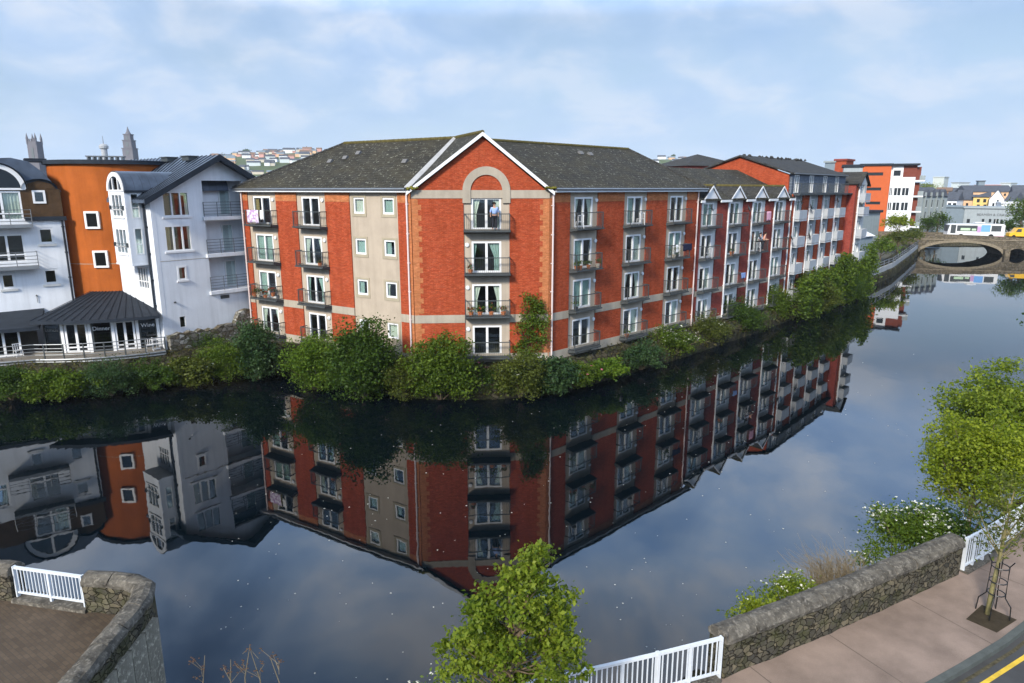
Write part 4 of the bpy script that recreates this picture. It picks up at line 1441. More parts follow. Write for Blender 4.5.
for t in (0.18, 0.42, 0.615, 0.82, 1.0):
    a = ANG0 + (ANG1 - ANG0) * t
    MB().box(-0.10, 0.10, -0.12, 0.12, 0, 2.2).build("pier", M['upvc'], rest, on_drum(GR, a, DECKZ) - rest.location, a + math.pi / 2)
bw_ = MB()
for k in range(12):
    a0_, a1_ = ANG0 + (ANG1 - ANG0) * k / 12, ANG0 + (ANG1 - ANG0) * (k + 1) / 12
    bw_.add([on_drum(GR - 3, a0_, 0), on_drum(GR - 3, a1_, 0), on_drum(GR - 3, a1_, 4.6), on_drum(GR - 3, a0_, 4.6)], [(0, 1, 2, 3)])
bw_.build("back_wall", M['inside'], rest, -rest.location)

# the other white house, far left, with barrel roof and timber storey
lh = empty("left_house", "white house with brown timber top storey and an arched glazed dormer beside the orange tower", "house", (-36, 50, TOPZ))
H1 = Vector((-33.6, 52.0)); dH = Vector((.8, .6))
fh = Face(H1 - dH * 9.0, H1, lh)
ho = 4.0
hw_ = [(ho + .25, ho + 2.35, 8.3, 10.3), (ho + 3.25, ho + 4.2, 9.5, 10.7), (ho + 3.2, ho + 4.1, 6.5, 7.65), (ho + 0.6, ho + 1.45, 6.35, 7.5), (0.8, 3.0, 8.3, 10.3)]
fh.put(MB().wall(0, 9.0, 0.6, 11.35, 0, 0.3, hw_), "wall", M['white_wall'])
tim = [(ho + .2, ho + 2.55, 11.25, 13.35), (ho + 3.25, ho + 4.05, 12.45, 13.4)]
fh.put(MB().wall(0, 9.0, 11.353, 13.5, 0.05, 0.3, tim), "timber_wall", M['timber'])
fh.put(MB().prism([(ho + 2.75, 13.503), (ho + 4.75, 13.503), (ho + 4.5, 13.85), (ho + 3.75, 14.1), (ho + 3.0, 13.85)], 0.02, 0.5), "dormer_front", M['timber'])
put_window(fh, ho + 1.375, 11.25, 2.35, 2.1, 'french_door', 1, [0.5], 4, 0.12, 0.12)
put_window(fh, ho + 3.65, 12.45, 0.8, 0.95, 'small_window', 0, None, 1, 0.05, 0.14)
put_window(fh, ho + 1.3, 8.3, 2.1, 2.0, 'french_door', 1, [0.5], 5, 0.1, 0.12)
put_window(fh, 1.9, 8.3, 2.2, 2.0, 'french_door', 1, [0.5], 1, 0.1, 0.12)
put_window(fh, ho + 3.725, 9.5, 0.95, 1.2, 'small_window', 0, None, 0, 0.10, 0.15)
put_window(fh, ho + 3.65, 6.5, 0.9, 1.15, 'small_window', 0, None, 0, 0.10, 0.15)
put_window(fh, ho + 1.025, 6.35, 0.85, 1.15, 'small_window', 0, None, 5, 0.10, 0.15)
for (xa_, xb_, zz_) in ((ho + 3.15, ho + 4.3, 9.5), (ho + 3.1, ho + 4.2, 6.5), (ho + .5, ho + 1.55, 6.35)):
    fh.put(MB().box(xa_, xb_, -.10, -.002, zz_ - .16, zz_ - .003), "window_sill", M['offwhite'])
fh.put(MB().box(ho + 2.6, 9.15, -0.2, 0.04, 11.2, 11.5), "eave_band", M['zinc'])
for z, w0 in ((10.98, -0.9), (7.98, -0.9)):
    fh.put(MB().box(ho + w0, ho + 3.0, -1.0, -0.01, z - 0.2, z), "balcony", flat('mid_grey_slab', (0.17, 0.19, 0.21), 0.7))
    b = MB()
    for zz in (0.25, 0.5, 0.75, 1.05):
        b.tube([(ho + w0, -0.95, zz), (ho + 2.97, -0.95, zz), (ho + 2.97, -0.02, zz)], 0.025, 6)
    for xx in (ho + w0, ho + 0.4, ho + 1.7, ho + 2.97):
        b.tube([(xx, -0.95, 0), (xx, -0.95, 1.07)], 0.03, 6)
    fh.put(b, "railing", M['galv'], 0, 0, z)
arch_ring(fh, ho + 1.2, 13.5, 1.75, 1.45, -0.05, 0.25, "arch_window", M['upvc'])
arch_pane(fh, ho + 1.2, 13.5, 1.5, 0.05)
fh.put(MB().box(ho - .5, ho + 2.9, -0.04, 0.2, 13.42, 13.56), "glazing_bar", M['upvc'])
fh.put(MB().box(ho + 1.12, ho + 1.28, -0.04, 0.2, 13.5, 15.0), "glazing_bar", M['upvc'])
rp = [(-0.3, 13.45), (-0.3, 14.2), (1.5, 15.4), (ho + 2.3, 15.68), (ho + 3.3, 15.45), (ho + 4.1, 14.7), (ho + 4.75, 13.75), (ho + 5.1, 13.3)]
rin = [(p[0], p[1] - 0.2) for p in rp]
n = len(rp)
fh.put(MB().prism(rp[::-1], 0.35, 9.5), "roof", M['seam_y'])
vs, fs = [], []
for y in (-0.25, 4.0):
    for k in range(19):
        a = math.pi * k / 18
        vs.append((ho + 1.2 + 1.85 * math.cos(a), y, 13.5 + 1.85 * math.sin(a)))
fs = [(k, k + 1, 20 + k, 19 + k) for k in range(18)]
fh.put(MB().add(vs, fs), "dormer_roof", M['seam_y'], smooth=True)
vs = []
for y in (-0.15, 2.5):
    for k in range(11):
        a = math.pi * k / 10
        vs.append((ho + 3.75 + 1.12 * math.cos(a), y, 13.5 + 0.72 * math.sin(a)))
fh.put(MB().add(vs, [(k, k + 1, 12 + k, 11 + k) for k in range(10)]), "dormer_roof", M['zinc'], smooth=True)
fh.put(MB().box(ho + 3.2, ho + 4.6, 2.6, 4.6, 15.5, 15.75), "roof_hatch", M['zinc'])
fh.put(MB().box(ho - 1.5, ho + 4.9, 1.9, 2.0, 0.7, 13.4), "room_wall", M['inside'])
fh.put(MB().box(8.7, 9.0, 0.3, 6.5, 0.6, 13.3), "side_wall", M['white_wall'])
put_pipe(fh, 8.85, 4.0, 11.2, -0.12, 0.07, 'zinc')
for x, z in ((ho + 2.6, 5.2), ):
    fh.put(MB().tube([(0, -0.05, 0), (0, -0.05, 0.5)], 0.02, 6).lathe([(0, 0.45), (.08, .5), (0, .6)], 8, (0, -.05, 0)), "wall_lamp", M['metal'], x, 0, z)
# lean-to canopy and glazed doors under the left house
lp0, lp1 = ath(-70, 344, 3.6), on_drum(11.6, ANG0, 4.4)
can = empty("glazed_lean_to", "low dark canopy over white framed glass doors beside the restaurant deck", "canopy", (-36.5, 46.0, DECKZ))
fcn = Face((-40.2, 42.9), on_drum(10.0, ANG0, 0).xy, can)
fcn.put(MB().prism([(-0.8, 3.95), (-0.8, 4.2), (4.5, 4.75), (4.5, 4.5)], 0, fcn.L - .1, 'x'), "canopy_roof", M['zinc'])
for k in range(3):
    x = fcn.L - 2.3 - k * 2.3
    put_window(fcn, x, DECKZ + .02, 1.9, 1.95, 'glass_door', 1, None, 0, 0.0, 0.12, 'upvc', 'glass_dark')
fcn.put(MB().box(0, fcn.L - .5, 1.5, 1.6, 1.5, 4.2), "back_wall", M['inside'])

# deck with galvanised rails
deck = empty("terrace_deck", "riverside restaurant deck edged with grey metal rails above the planted bank", "deck", (-29, 45.5, DECKZ))
rim = [on_drum(11.75, ANG0 + (ANG1 - ANG0) * k / 14, DECKZ) for k in range(15)]
rim = [Vector((-43.5, 38.6, DECKZ)), Vector((-38.5, 42.0, DECKZ)), Vector((-35.0, 44.2, DECKZ))] + rim[1:]
inner = [on_drum(8.5, ANG1, DECKZ), on_drum(8.5, ANG0, DECKZ), Vector((-41, 46, DECKZ))]
MB().slab([tuple(p) for p in rim + inner], 0.16).build("deck_floor", flat('decking', (0.22, 0.20, 0.17), 0.85), deck, -deck.location)
b = MB()
for zz in (-0.25, -0.06):
    b.tube([p + Vector((0, 0, zz)) for p in rim], 0.07, 6)
b.build("edge_beam", M['galv'], deck, -deck.location)
b = MB()
for zz, r in ((0.28, .022), (0.5, .022), (0.72, .022), (1.0, .035)):
    b.tube([p + Vector((0, 0, zz)) for p in rim], r, 6)
b.build("rail", M['galv'], deck, -deck.location)
for p in rim[::2]:
    MB().box(-.035, .035, -.035, .035, -.2, 1.02).build("post", M['metal'], deck, p - deck.location)
for p in rim[1::3]:
    MB().box(-.09, .09, -.09, .09, -1.9, -.2).build("support", M['metal'], deck, p + Vector((0.15, .5, 0)) - deck.location)
# low dark wall under the deck
struct(MB().slab([(p.x + .3, p.y + 1.0, DECKZ - .2) for p in rim] + [(p.x + .2, p.y + 1.3, DECKZ - .2) for p in reversed(rim)], 2.4), "deck_wall", M['quay'])
# ruined stone wall under the white house
sw_ = empty("stone_wall", "crumbling rubble stone wall below the white gabled house", "wall", (-23.5, 50, 0.3))
fs_ = Face(W0 + Vector((0.15, -0.05)), W0 + dW * 6.6 + Vector((0.15, -0.05)), sw_)
b = MB()
pts = [(0, 0.3)] + [(6.8, 0.3)] + [(6.8 - k * 0.4, 3.1 + random.uniform(-.16, .16) + (1.0 if k < 4 else 0)) for k in range(17)] + [(0, 3.0)]
b.prism(pts, -0.55, -0.01)
M['stone_pale'] = m_rubble("pale_rubble_stone", [(0.10, 0.09, 0.07), (0.30, 0.29, 0.26), (0.14, 0.12, 0.09), (0.50, 0.50, 0.47), (0.12, 0.10, 0.07), (0.20, 0.17, 0.12)], 2.6, (0.05, 0.045, 0.035), 0.6)
fs_.put(b, "masonry", M['stone_pale'])


# ------------------------------------------------------------------ leaves, shrubs and trees
def leaf_mesh(name, P, size, mat, rng, aspect=0.55, up=0.35, jitter=0.35, droop=0.0):
    """many small kite-shaped leaves at the points P"""
    P = np.asarray(P, float)
    n = len(P)
    nrm = rng.normal(0, 1, (n, 3)); nrm[:, 2] = np.abs(nrm[:, 2]) + up
    nrm /= np.linalg.norm(nrm, axis=1)[:, None]
    t = rng.normal(0, 1, (n, 3)); t[:, 2] -= droop
    t -= nrm * np.sum(t * nrm, axis=1)[:, None]
    t /= np.linalg.norm(t, axis=1)[:, None] + 1e-9
    b = np.cross(nrm, t)
    L_ = size * (1 + jitter * rng.normal(0, 1, n).clip(-1.6, 1.6))[:, None]
    W = L_ * aspect
    fold = nrm * L_ * 0.12
    V = np.stack([P - t * L_ * .5, P + b * W * .5 - t * L_ * .05 + fold, P + t * L_ * .5, P - b * W * .5 - t * L_ * .05 + fold], axis=1).reshape(-1, 3)
    me = bpy.data.meshes.new(name)
    me.vertices.add(4 * n); me.loops.add(4 * n); me.polygons.add(n)
    me.vertices.foreach_set("co", V.astype(np.float32).ravel())
    me.loops.foreach_set("vertex_index", np.arange(4 * n, dtype=np.int32))
    me.polygons.foreach_set("loop_start", np.arange(0, 4 * n, 4, dtype=np.int32))
    me.polygons.foreach_set("loop_total", np.full(n, 4, dtype=np.int32))
    me.materials.append(mat)
    me.update(calc_edges=True)
    return me


def clump_points(rng, R, k, per, rc, bottom=-0.5, core=0.35, lump=0.22):
    """points in k clumps spread over a lumpy ellipsoid of radii R"""
    d = rng.normal(0, 1, (k, 3))
    d /= np.linalg.norm(d, axis=1)[:, None]
    d[:, 2] = np.where(d[:, 2] < bottom, -d[:, 2] * 0.6, d[:, 2])
    rad = (core + (1 - core) * rng.random(k) ** 0.45) * (1 + lump * rng.normal(0, 1, k).clip(-1.4, 1.4))
    C_ = d * rad[:, None] * np.array(R)
    pts = []
    for c in C_:
        m = max(3, int(per * (0.6 + 0.8 * rng.random())))
        q = rng.normal(0, 1, (m, 3)) * np.array([1, 1, 0.7]) * rc * (0.7 + 0.6 * rng.random())
        pts.append(c + q)
    return np.concatenate(pts), C_


def shrub(name, label, cat, base, R, mat, n=1400, leaf=0.12, group=None, flowers=0, fmat='flower', seed=1, k=None, rc=0.26, aspect=0.55, fsize=0.16, stems=True, bottom=-0.35, lift=0.75):
    rng = np.random.default_rng(seed)
    o = empty(name, label, cat, base, 0, group)
    k = k or max(12, int(28 * (R[0] * R[1] * R[2]) ** 0.33))
    pts, cs = clump_points(rng, R, k, n / k, rc * min(R[0], R[2]) + 0.05, bottom, 0.35, 0.32)
    pts[:, 2] += R[2] * lift
    pts = pts[pts[:, 2] > -0.25]
    child(leaf_mesh("foliage", pts, leaf, M[mat], rng, aspect), "foliage", o)
    if stems:
        b = MB()
        for c in cs[:: max(1, len(cs) // 12)]:
            e = Vector((c[0], c[1], max(0.1, c[2] + R[2] * lift)))
            mid = e * 0.5 + Vector((rng.normal(0, .08), rng.normal(0, .08), 0.08))
            b.tube([(c[0] * .08, c[1] * .08, -0.25), mid, e], [0.035, 0.02, 0.008], 5)
        b.build("stem", M['bark'], o)
    if flowers:
        top = pts[(pts[:, 2] / R[2] + 0.9 * np.linalg.norm(pts[:, :2] / np.array(R[:2]), axis=1)) > 1.75]
        top = top if len(top) > flowers else pts
        sel = top[rng.permutation(len(top))[:flowers]]
        fp = np.concatenate([s_ + rng.normal(0, fsize * 0.35, (5, 3)) * [1, 1, .4] + [0, 0, leaf * .5] for s_ in sel])
        child(leaf_mesh("blossom", fp, fsize * 0.7, M[fmat], rng, 0.9, 1.5), "blossom", o)
    return o


def limb_tree(name, label, cat, base, height, trunk_h, R, mat, n, leaf, seed, r0=0.09, k=60, rc=0.28, group=None, bark='bark', lean=(0, 0), aspect=0.6, limbs=9, twigs=True, bottom=-0.7, core=0.3, lump=0.2):
    rng = np.random.default_rng(seed)
    o = empty(name, label, cat, base, 0, group)
    cz = height - R[2]
    pts, cs = clump_points(rng, R, k, n / k, rc, bottom, core, lump)
    off = np.array([lean[0], lean[1], cz])
    pts = pts + off
    cs = cs + off
    child(leaf_mesh("crown", pts, leaf, M[mat], rng, aspect, 0.3, 0.3, 0.3), "crown", o)
    t = MB()
    top = Vector((lean[0] * .8, lean[1] * .8, cz + R[2] * 0.45))
    fork = Vector((lean[0] * .3, lean[1] * .3, trunk_h))
    t.tube([(0, 0, -0.3), (r0 * .3, 0, trunk_h * .5), fork, top], [r0 * 1.25, r0, r0 * .8, r0 * .25], 9)
    t.build("trunk", M[bark], o, smooth=True)
    l_ = MB()
    order = rng.permutation(len(cs))
    for i in order[: limbs * 4 if twigs else limbs]:
        c = Vector(cs[i])
        h = rng.uniform(0.0, 0.75)
        s0 = fork.lerp(top, h)
        mid = s0.lerp(c, 0.5) + Vector((0, 0, -0.05 * (c - s0).length))
        big = i in order[:limbs]
        l_.tube([s0, mid, c], [r0 * (0.42 if big else 0.2), r0 * (0.26 if big else 0.12), r0 * 0.07], 5)
    l_.build("branch", M[bark], o)
    return o


def bank_at(px, py, z=0.9):
    return ath(px, py, z)


S = 100
veg = [
    # name, label, px, base py, width px, height px, leaf kind, flowers
    ("shrub", "dark spreading shrub below the glass doors at the left end of the deck", 12, 394, 62, 36, 'leaf_dark', 0),
    ("shrub", "broad green shrub hanging over the bank under the deck corner", 62, 394, 70, 30, 'leaf_mid', 0),
    ("shrub", "dark low shrub under the middle of the restaurant deck", 112, 390, 60, 38, 'leaf_dark', 0),
    ("shrub", "leafy shrub at the deck end beside the white pilaster", 152, 384, 54, 26, 'leaf_dark', 0),
    ("shrub", "olive shrub in front of the crumbling stone wall", 192, 380, 54, 30, 'leaf_olive', 10),
    ("shrub", "green shrub at the brick end of the stone wall", 226, 376, 50, 40, 'leaf_mid', 0),
    ("bush", "tall ivy clad bush between the white house and the brick block", 258, 374, 44, 60, 'leaf_dark', 0),
    ("shrub", "ragged ivy growing up against the middle of the crumbling stone wall", 206, 362, 60, 34, 'leaf_mid', 0),
    ("shrub", "light green sprawling shrub under the second balcony column", 316, 384, 56, 58, 'leaf_mid', 0),
    ("bush", "large round dark green bush below the small windows", 364, 392, 66, 78, 'leaf_dark', 0),
    ("shrub", "small pale shrub between the two round bushes", 404, 392, 40, 44, 'leaf_olive', 0),
    ("bush", "round green bush at the brick corner with the downpipe", 441, 394, 64, 66, 'leaf_mid', 0),
    ("shrub", "low pink flowered plant under the corner balconies", 486, 388, 40, 26, 'leaf_mid', 8),
    ("shrub", "straggly olive shrub below the climbing plant", 520, 392, 52, 44, 'leaf_olive', 10),
    ("shrub", "dark shrub at the end of the shaded brick front", 553, 388, 46, 36, 'leaf_dark', 0),
]
VARY = ['leaf_dark', 'leaf_mid', 'leaf_blue', 'leaf_dark', 'leaf_olive', 'leaf_mid', 'leaf_blue', 'leaf_dark', 'leaf_fresh', 'leaf_dark', 'leaf_olive', 'leaf_mid', 'leaf_dark', 'leaf_olive', 'leaf_blue']
for i, (nm, lab, px, py, w, h, lf, fl_) in enumerate(veg):
    lf = VARY[i]
    base = bank_at(px, py + 4, 0.45)
    base += Vector((base.x, base.y, 0)).normalized() * 0.55
    dep = base.y * math.cos(TH) + (H - base.z) * math.sin(TH)
    wr = w / F * dep / 2
    hr = h / F * dep
    pink = 'pink' in lab
    shrub(nm, lab, nm, base, (wr * .80, min(wr * .8, 1.0), hr / 2.35), lf, int(1200 + 2000 * wr * hr), (0.12, 0.17, 0.10, 0.14, 0.19)[i % 5], None, fl_, 'flower_pink' if pink else 'flower', S + i, rc=0.17, bottom=-0.9, lift=0.95, k=int(40 + 26 * wr * hr))

bed = [
    ("shrub", "leafy shrub with pink blossom at the start of the flower bed", 574, 383, 44, 32, 'leaf_mid', 9, 'flower_pink'),
    ("shrub", "low fresh green plant in the flower bed with reddish stalks behind", 604, 377, 40, 28, 'leaf_mid', 0, 'flower'),
    ("shrub", "reddish leaved shrub at the foot of the brick wall", 622, 356, 44, 22, 'leaf_red', 0, 'flower'),
    ("shrub", "bluish green rounded plant in the middle of the flower bed", 640, 366, 42, 34, 'leaf_mid', 0, 'flower'),
    ("shrub", "white flowered bush in the flower bed", 672, 352, 50, 36, 'leaf_mid', 70, 'flower'),
    ("shrub", "reddish shrub behind the white flowered bush", 686, 333, 46, 26, 'leaf_red', 0, 'flower'),
    ("shrub", "white flowered shrub under the downpipe between the two brick blocks", 706, 340, 46, 38, 'leaf_mid', 34, 'flower'),
    ("shrub", "spreading green shrub under the first white gablet", 736, 328, 52, 42, 'leaf_dark', 0, 'flower'),
    ("bush", "rounded bush leaning over the water below the terrace", 768, 316, 52, 46, 'leaf_mid', 0, 'flower'),
    ("bush", "large olive green bush at the end of the terrace", 806, 308, 60, 48, 'leaf_mid', 0, 'flower'),
    ("bush", "dark bush on the waterline below the ivy", 838, 297, 50, 40, 'leaf_dark', 0, 'flower'),
]
for i, (nm, lab, px, py, w, h, lf, fl_, fm_) in enumerate(bed):
    lf = ['leaf_mid', 'leaf_fresh', 'leaf_red', 'leaf_blue', 'leaf_mid', 'leaf_red', 'leaf_olive', 'leaf_dark', 'leaf_mid', 'leaf_olive', 'leaf_dark'][i]
    base = bank_at(px, py + 2, 0.6)
    base += Vector((base.x, base.y, 0)).normalized() * 0.5
    dep = base.y * math.cos(TH) + (H - base.z) * math.sin(TH)
    wr, hr = w / F * dep / 2, h / F * dep
    shrub(nm, lab, nm, base, (wr * .88, min(wr * .8, 1.1), hr / 3.0), lf, int(1300 + 1300 * wr * hr), (0.13, 0.19, 0.11, 0.15)[i % 4], None, fl_, fm_, S + 40 + i, rc=0.17, fsize=0.14, bottom=-0.9, lift=0.95, k=int(40 + 14 * wr * hr))
# low growth covering the bank
rng = np.random.default_rng(55)
ug = []
ex = dense([p for p in EDGE if -45 < p[0] < 45], 0.3)
o1, o2 = offset_line(ex, -0.25), offset_line(ex, 1.7)
for k in range(1500):
    i = int(rng.integers(len(ex)))
    t = rng.random()
    x = o1[i][0] * (1 - t) + o2[i][0] * t
    y = o1[i][1] * (1 - t) + o2[i][1] * t
    z = 0.30 + 1.5 * min(1.0, t * 1.5) + rng.uniform(0, .2)
    ug.append(np.array([x, y, z]) + rng.normal(0, 1, (9, 3)) * [.22, .22, .14])
uo = place(bpy.data.objects.new("undergrowth", leaf_mesh("undergrowth", np.concatenate(ug), 0.14, M['leaf_brown'], rng, 0.5, 0.2)), None)
tag(uo, kind="stuff")
# climbing plant on the gabled corner
cl = empty("climbing_plant", "leafy climber growing up the brick beside the lowest corner balcony", "climbing plant", fb.pt(7.5, -0.15, 1.9))
rng = np.random.default_rng(77)
cp = []
for k in range(90):
    z = rng.uniform(-0.3, 4.7)
    wdt = 1.05 * (1 - 0.45 * abs(z - 2.0) / 2.8)
    c = np.array([rng.uniform(-wdt, wdt) + 0.12 * z, -rng.uniform(0.05, 0.4), z])
    cp.append(c + rng.normal(0, 1, (46, 3)) * [0.2, 0.12, 0.2])
cp = np.concatenate(cp)
cp[:, 1] = np.minimum(cp[:, 1], 0.03)
child(leaf_mesh("foliage", cp, 0.15, M['leaf_mid'], rng), "foliage", cl, (0, 0, 0), fb.rz)
sb = MB()
for k in range(6):
    sb.tube([(0.1 * k - .3, 0, -.3), (0.15 * k - .3, 0.02, 2), (0.2 * k - .35, 0.04, 4.2)], [.03, .02, .01], 5)
sb.build("stem", M['bark'], cl, (0, 0, 0), fb.rz)

# ivy covered wall below the mansard block
iv = empty("ivy_wall", "high river wall smothered in dark ivy below the white balcony boxes", "ivy wall", (*fe.pt(6, -2.0).xy, 0.6))
fi = Face(fe.pt(-1.0, -1.9).xy, fe.pt(25.0, -2.1).xy, iv)
fi.put(MB().box(2.4, fi.L - .3, 0, 0.5, 0.2, 4.4), "masonry", M['quay'])
rng = np.random.default_rng(78)
cp = []
for k in range(760):
    x = rng.uniform(-0.5, fi.L + .3)
    hgt = 3.7 + 1.7 * (math.sin(x * .55) * .5 + .5) * min(1, max(0, (x - 2) / 6)) + 0.4 * math.sin(x * 2.1)
    z = 0.3 + hgt * (1 - rng.random() ** 1.6)
    dpt = 0.25 + 0.9 * math.sin(min(1, (z / hgt)) * 3.1) * (0.5 + 0.5 * math.sin(x * 1.7 + z * .8))
    cp.append(np.array([x, -abs(dpt) * rng.random(), z]) + rng.normal(0, 1, (26, 3)) * [0.34, 0.22, 0.32])
cp = np.concatenate(cp)
lo = fi.o - iv.location
child(leaf_mesh("ivy", cp, 0.27, M['leaf_mid'], rng), "ivy", iv, (lo.x, lo.y, -0.6), fi.rz)
tag(iv, None)
# olive trees behind the railed river wall
for i, (px, py, hh, rr, lab, m) in enumerate(((880, 262, 3.6, 2.1, "low olive green tree nearest the ivy, behind the railed river wall", 'leaf_mid'),
                                          (897, 254, 4.2, 2.5, "fuller olive green tree in the middle behind the railed river wall", 'leaf_olive'),
                                          (912, 247, 3.5, 2.1, "small tree beside the bridge end, behind the railed river wall", 'leaf_olive'),
                                          (897, 238, 6.8, 2.2, "taller yellowish tree in front of the white office block", 'leaf_lime'))):
    p = ath(px, py, TOPZ)
    if i == 3:
        p = aty(897, 246, 128); p.z = TOPZ
    limb_tree("tree", lab, "tree", p, hh, 0.9, (rr, rr, rr * .62), m, 1500, 0.33, 300 + i, 0.1, 40, 0.42, None, 'bark', limbs=6, bottom=-0.4)

# railed river wall leading to the bridge
rwall = empty("river_wall", "pale railed river wall running from the ivy to the stone bridge", "wall", (60, 106, 0))
wl = [(x, y) for x, y in EDGE if x > 45]
wl = offset_line(wl, 0.15)
b = MB()
b.slab([(x, y, 1.35) for x, y in wl] + [(x, y, 1.35) for x, y in reversed(offset_line(wl, 0.45))], 2.4)
b.build("masonry", M['quay'], rwall, -rwall.location)
b = MB().slab([(x, y, 2.1) for x, y in offset_line(wl, 0.05)] + [(x, y, 2.1) for x, y in reversed(offset_line(wl, 0.28))], 0.745)
b.build("parapet", flat('pale_parapet', (0.36, 0.37, 0.37), 0.85, streak=0.4), rwall, -rwall.location)
wd = dense(offset_line(wl, 0.15), 1.6)
for zz in (2.5, 2.9):
    MB().tube([(x, y, zz) for x, y in wd], 0.04, 5).build("rail", M['galv'], rwall, -rwall.location)
for (x, y) in wd[::2]:
    MB().box(-.06, .06, -.06, .06, 2.05, 3.0).build("post", M['galv'], rwall, Vector((x, y, 0)) - rwall.location)

# ------------------------------------------------------------------ stone bridge and the coach crossing it
bl, brt = Vector((87.5, 145.5)), Vector((106.5, 140.5))
bd = (brt - bl).normalized()
br_o = empty("stone_bridge", "low stone arch bridge with a small side arch at the far end of the river", "bridge", (*bl, 0))
P0, P1 = bl - bd * 16, brt + bd * 14
fbk = Face(P0, P1, br_o)
sp0 = 14.6                                     # start of the main arch along the face
span, rise, zs = 15.9, 2.7, -0.12
arch = [(sp0 + span * t, zs + rise * math.sqrt(max(0.0, 1 - (2 * t - 1) ** 2))) for t in np.linspace(0, 1, 25)]
sa0, sspan, srise = sp0 + span + 0.75, 3.5, 1.6
arch2 = [(sa0 + sspan * t, zs + srise * math.sqrt(max(0.0, 1 - (2 * t - 1) ** 2))) for t in np.linspace(0, 1, 13)]
topz = lambda x: 4.15 - 0.018 * x + 0.40 * math.sin(math.pi * min(1, max(0, (x - 2) / 36)))
outline_t = [(x, topz(x)) for x in np.linspace(fbk.L, 0, 25)]
spand = [(0, -0.8)] + [(sp0, -0.8)] + arch + [(sp0 + span, -0.8), (sa0, -0.8)] + arch2 + [(sa0 + sspan, -0.8), (fbk.L, -0.8)] + outline_t
# build the spandrel walls as vertical strips so that no concave polygon is needed


def under(x):
    if sp0 < x < sp0 + span:
        t = (x - sp0) / span
        return zs + rise * math.sqrt(max(0.0, 1 - (2 * t - 1) ** 2))
    if sa0 < x < sa0 + sspan:
        t = (x - sa0) / sspan
        return zs + srise * math.sqrt(max(0.0, 1 - (2 * t - 1) ** 2))
    return -0.8


xs = sorted(set(np.round(np.concatenate([np.linspace(0, fbk.L, 40), np.linspace(sp0 + .01, sp0 + span - .01, 50), np.linspace(sa0 + .01, sa0 + sspan - .01, 20), [sp0, sp0 + span, sa0, sa0 + sspan]]), 3)))
b = MB()
for x0, x1 in zip(xs, xs[1:]):
    xm = (x0 + x1) / 2
    if abs(under(xm) + 0.8) < 1e-6:
        u0 = u1 = -0.8
    else:
        u0, u1 = max(zs, under(x0)), max(zs, under(x1))
    b.prism([(x0, u0), (x1, u1), (x1, 3.2), (x0, 3.2)], 0.0, 8.0)
fbk.put(b, "arch_barrel", M['stone_far'])
for y0, nm in ((-0.05, "parapet"), (7.6, "parapet")):
    b = MB()
    for x0, x1 in zip(xs, xs[1:]):
        b.prism([(x0, 3.203), (x1, 3.203), (x1, topz(x1)), (x0, topz(x0))], y0, y0 + 0.45)
    fbk.put(b, nm, M['stone_far'])
b = MB()
for i in range(34):
    t0, t1 = i / 34, (i + 0.93) / 34
    for (A, Bz, sp, rs) in ((sp0, zs, span, rise),):
        q = []
        for t in (t0, t1):
            q.append((A + sp * t, Bz + rs * math.sqrt(max(0.0, 1 - (2 * t - 1) ** 2))))
        b.prism([q[0], q[1], (q[1][0] + (t1 - .5) * .5, q[1][1] + .5), (q[0][0] + (t0 - .5) * .5, q[0][1] + .5)], -0.12, -0.003)
fbk.put(b, "voussoir", flat('voussoir_stone', (0.23, 0.195, 0.14), 0.9, var=0.35, scale=3))
fbk.put(MB().box(0, fbk.L, -0.12, -0.055, 3.06, 3.22), "string_course", M['voussoir_stone'])
fbk.put(MB().prism([(sp0 + span - .1, -0.8), (sa0 + .1, -0.8), (sa0 + .1, 1.3), (sp0 + span - .1, 1.3)], -1.2, -0.13), "cutwater", M['stone_far'])

coach = empty("coach", "white coach with a coloured picture panel on its side crossing the stone bridge", "bus", (0, 0, 0))
pb = fbk.pt(20.6, 2.6, 3.22)
coach.location = pb
fco = Face(pb.xy, (pb + fbk.d * 12.6).xy, coach)
body = MB()
prof = [(0, 0.35), (0.05, 1.5), (0.35, 2.85), (0.8, 3.05), (10.3, 3.05), (10.6, 2.8), (10.6, 0.35)]
body.prism(prof, 0.0, 2.5)
fco.put(body, "body", flat('coach_white', (0.68, 0.69, 0.70), 0.3), 0, 0, 3.22)
fco.put(MB().box(1.7, 5.5, -0.02, -0.003, 1.55, 2.75), "side_window", M['metal'], 0, 0, 3.22)
fco.put(MB().box(8.1, 9.9, -0.02, -0.003, 1.55, 2.75), "side_window", M['metal'], 0, 0, 3.22)
fco.put(MB().box(6.2, 7.9, -0.02, -0.003, 1.45, 2.85), "picture_panel", flat('sky_blue_panel', (0.16, 0.36, 0.70), 0.4), 0, 0, 3.22)
fco.put(MB().box(5.52, 6.18, -0.02, -0.003, 1.3, 2.6), "picture_panel", flat('mauve_panel', (0.48, 0.30, 0.52), 0.4), 0, 0, 3.22)
fco.put(MB().box(2.4, 4.2, -0.025, -0.021, 1.7, 2.2).box(4.5, 5.3, -0.025, -0.021, 1.7, 2.1), "picture_panel", flat('pale_green_panel', (0.45, 0.62, 0.42), 0.4), 0, 0, 3.22)
fco.put(MB().box(0.55, 1.5, -0.03, -0.003, 1.1, 2.85), "door", M['metal'], 0, 0, 3.22)
fco.put(MB().box(-0.03, 0.3, 0.15, 2.35, 1.5, 2.8), "windscreen", M['metal'], 0, 0, 3.22)
fco.put(MB().box(1.7, 10.55, -0.015, -0.003, 0.45, 0.6), "trim_strip", flat('pink_trim', (0.55, 0.16, 0.28), 0.4), 0, 0, 3.22)
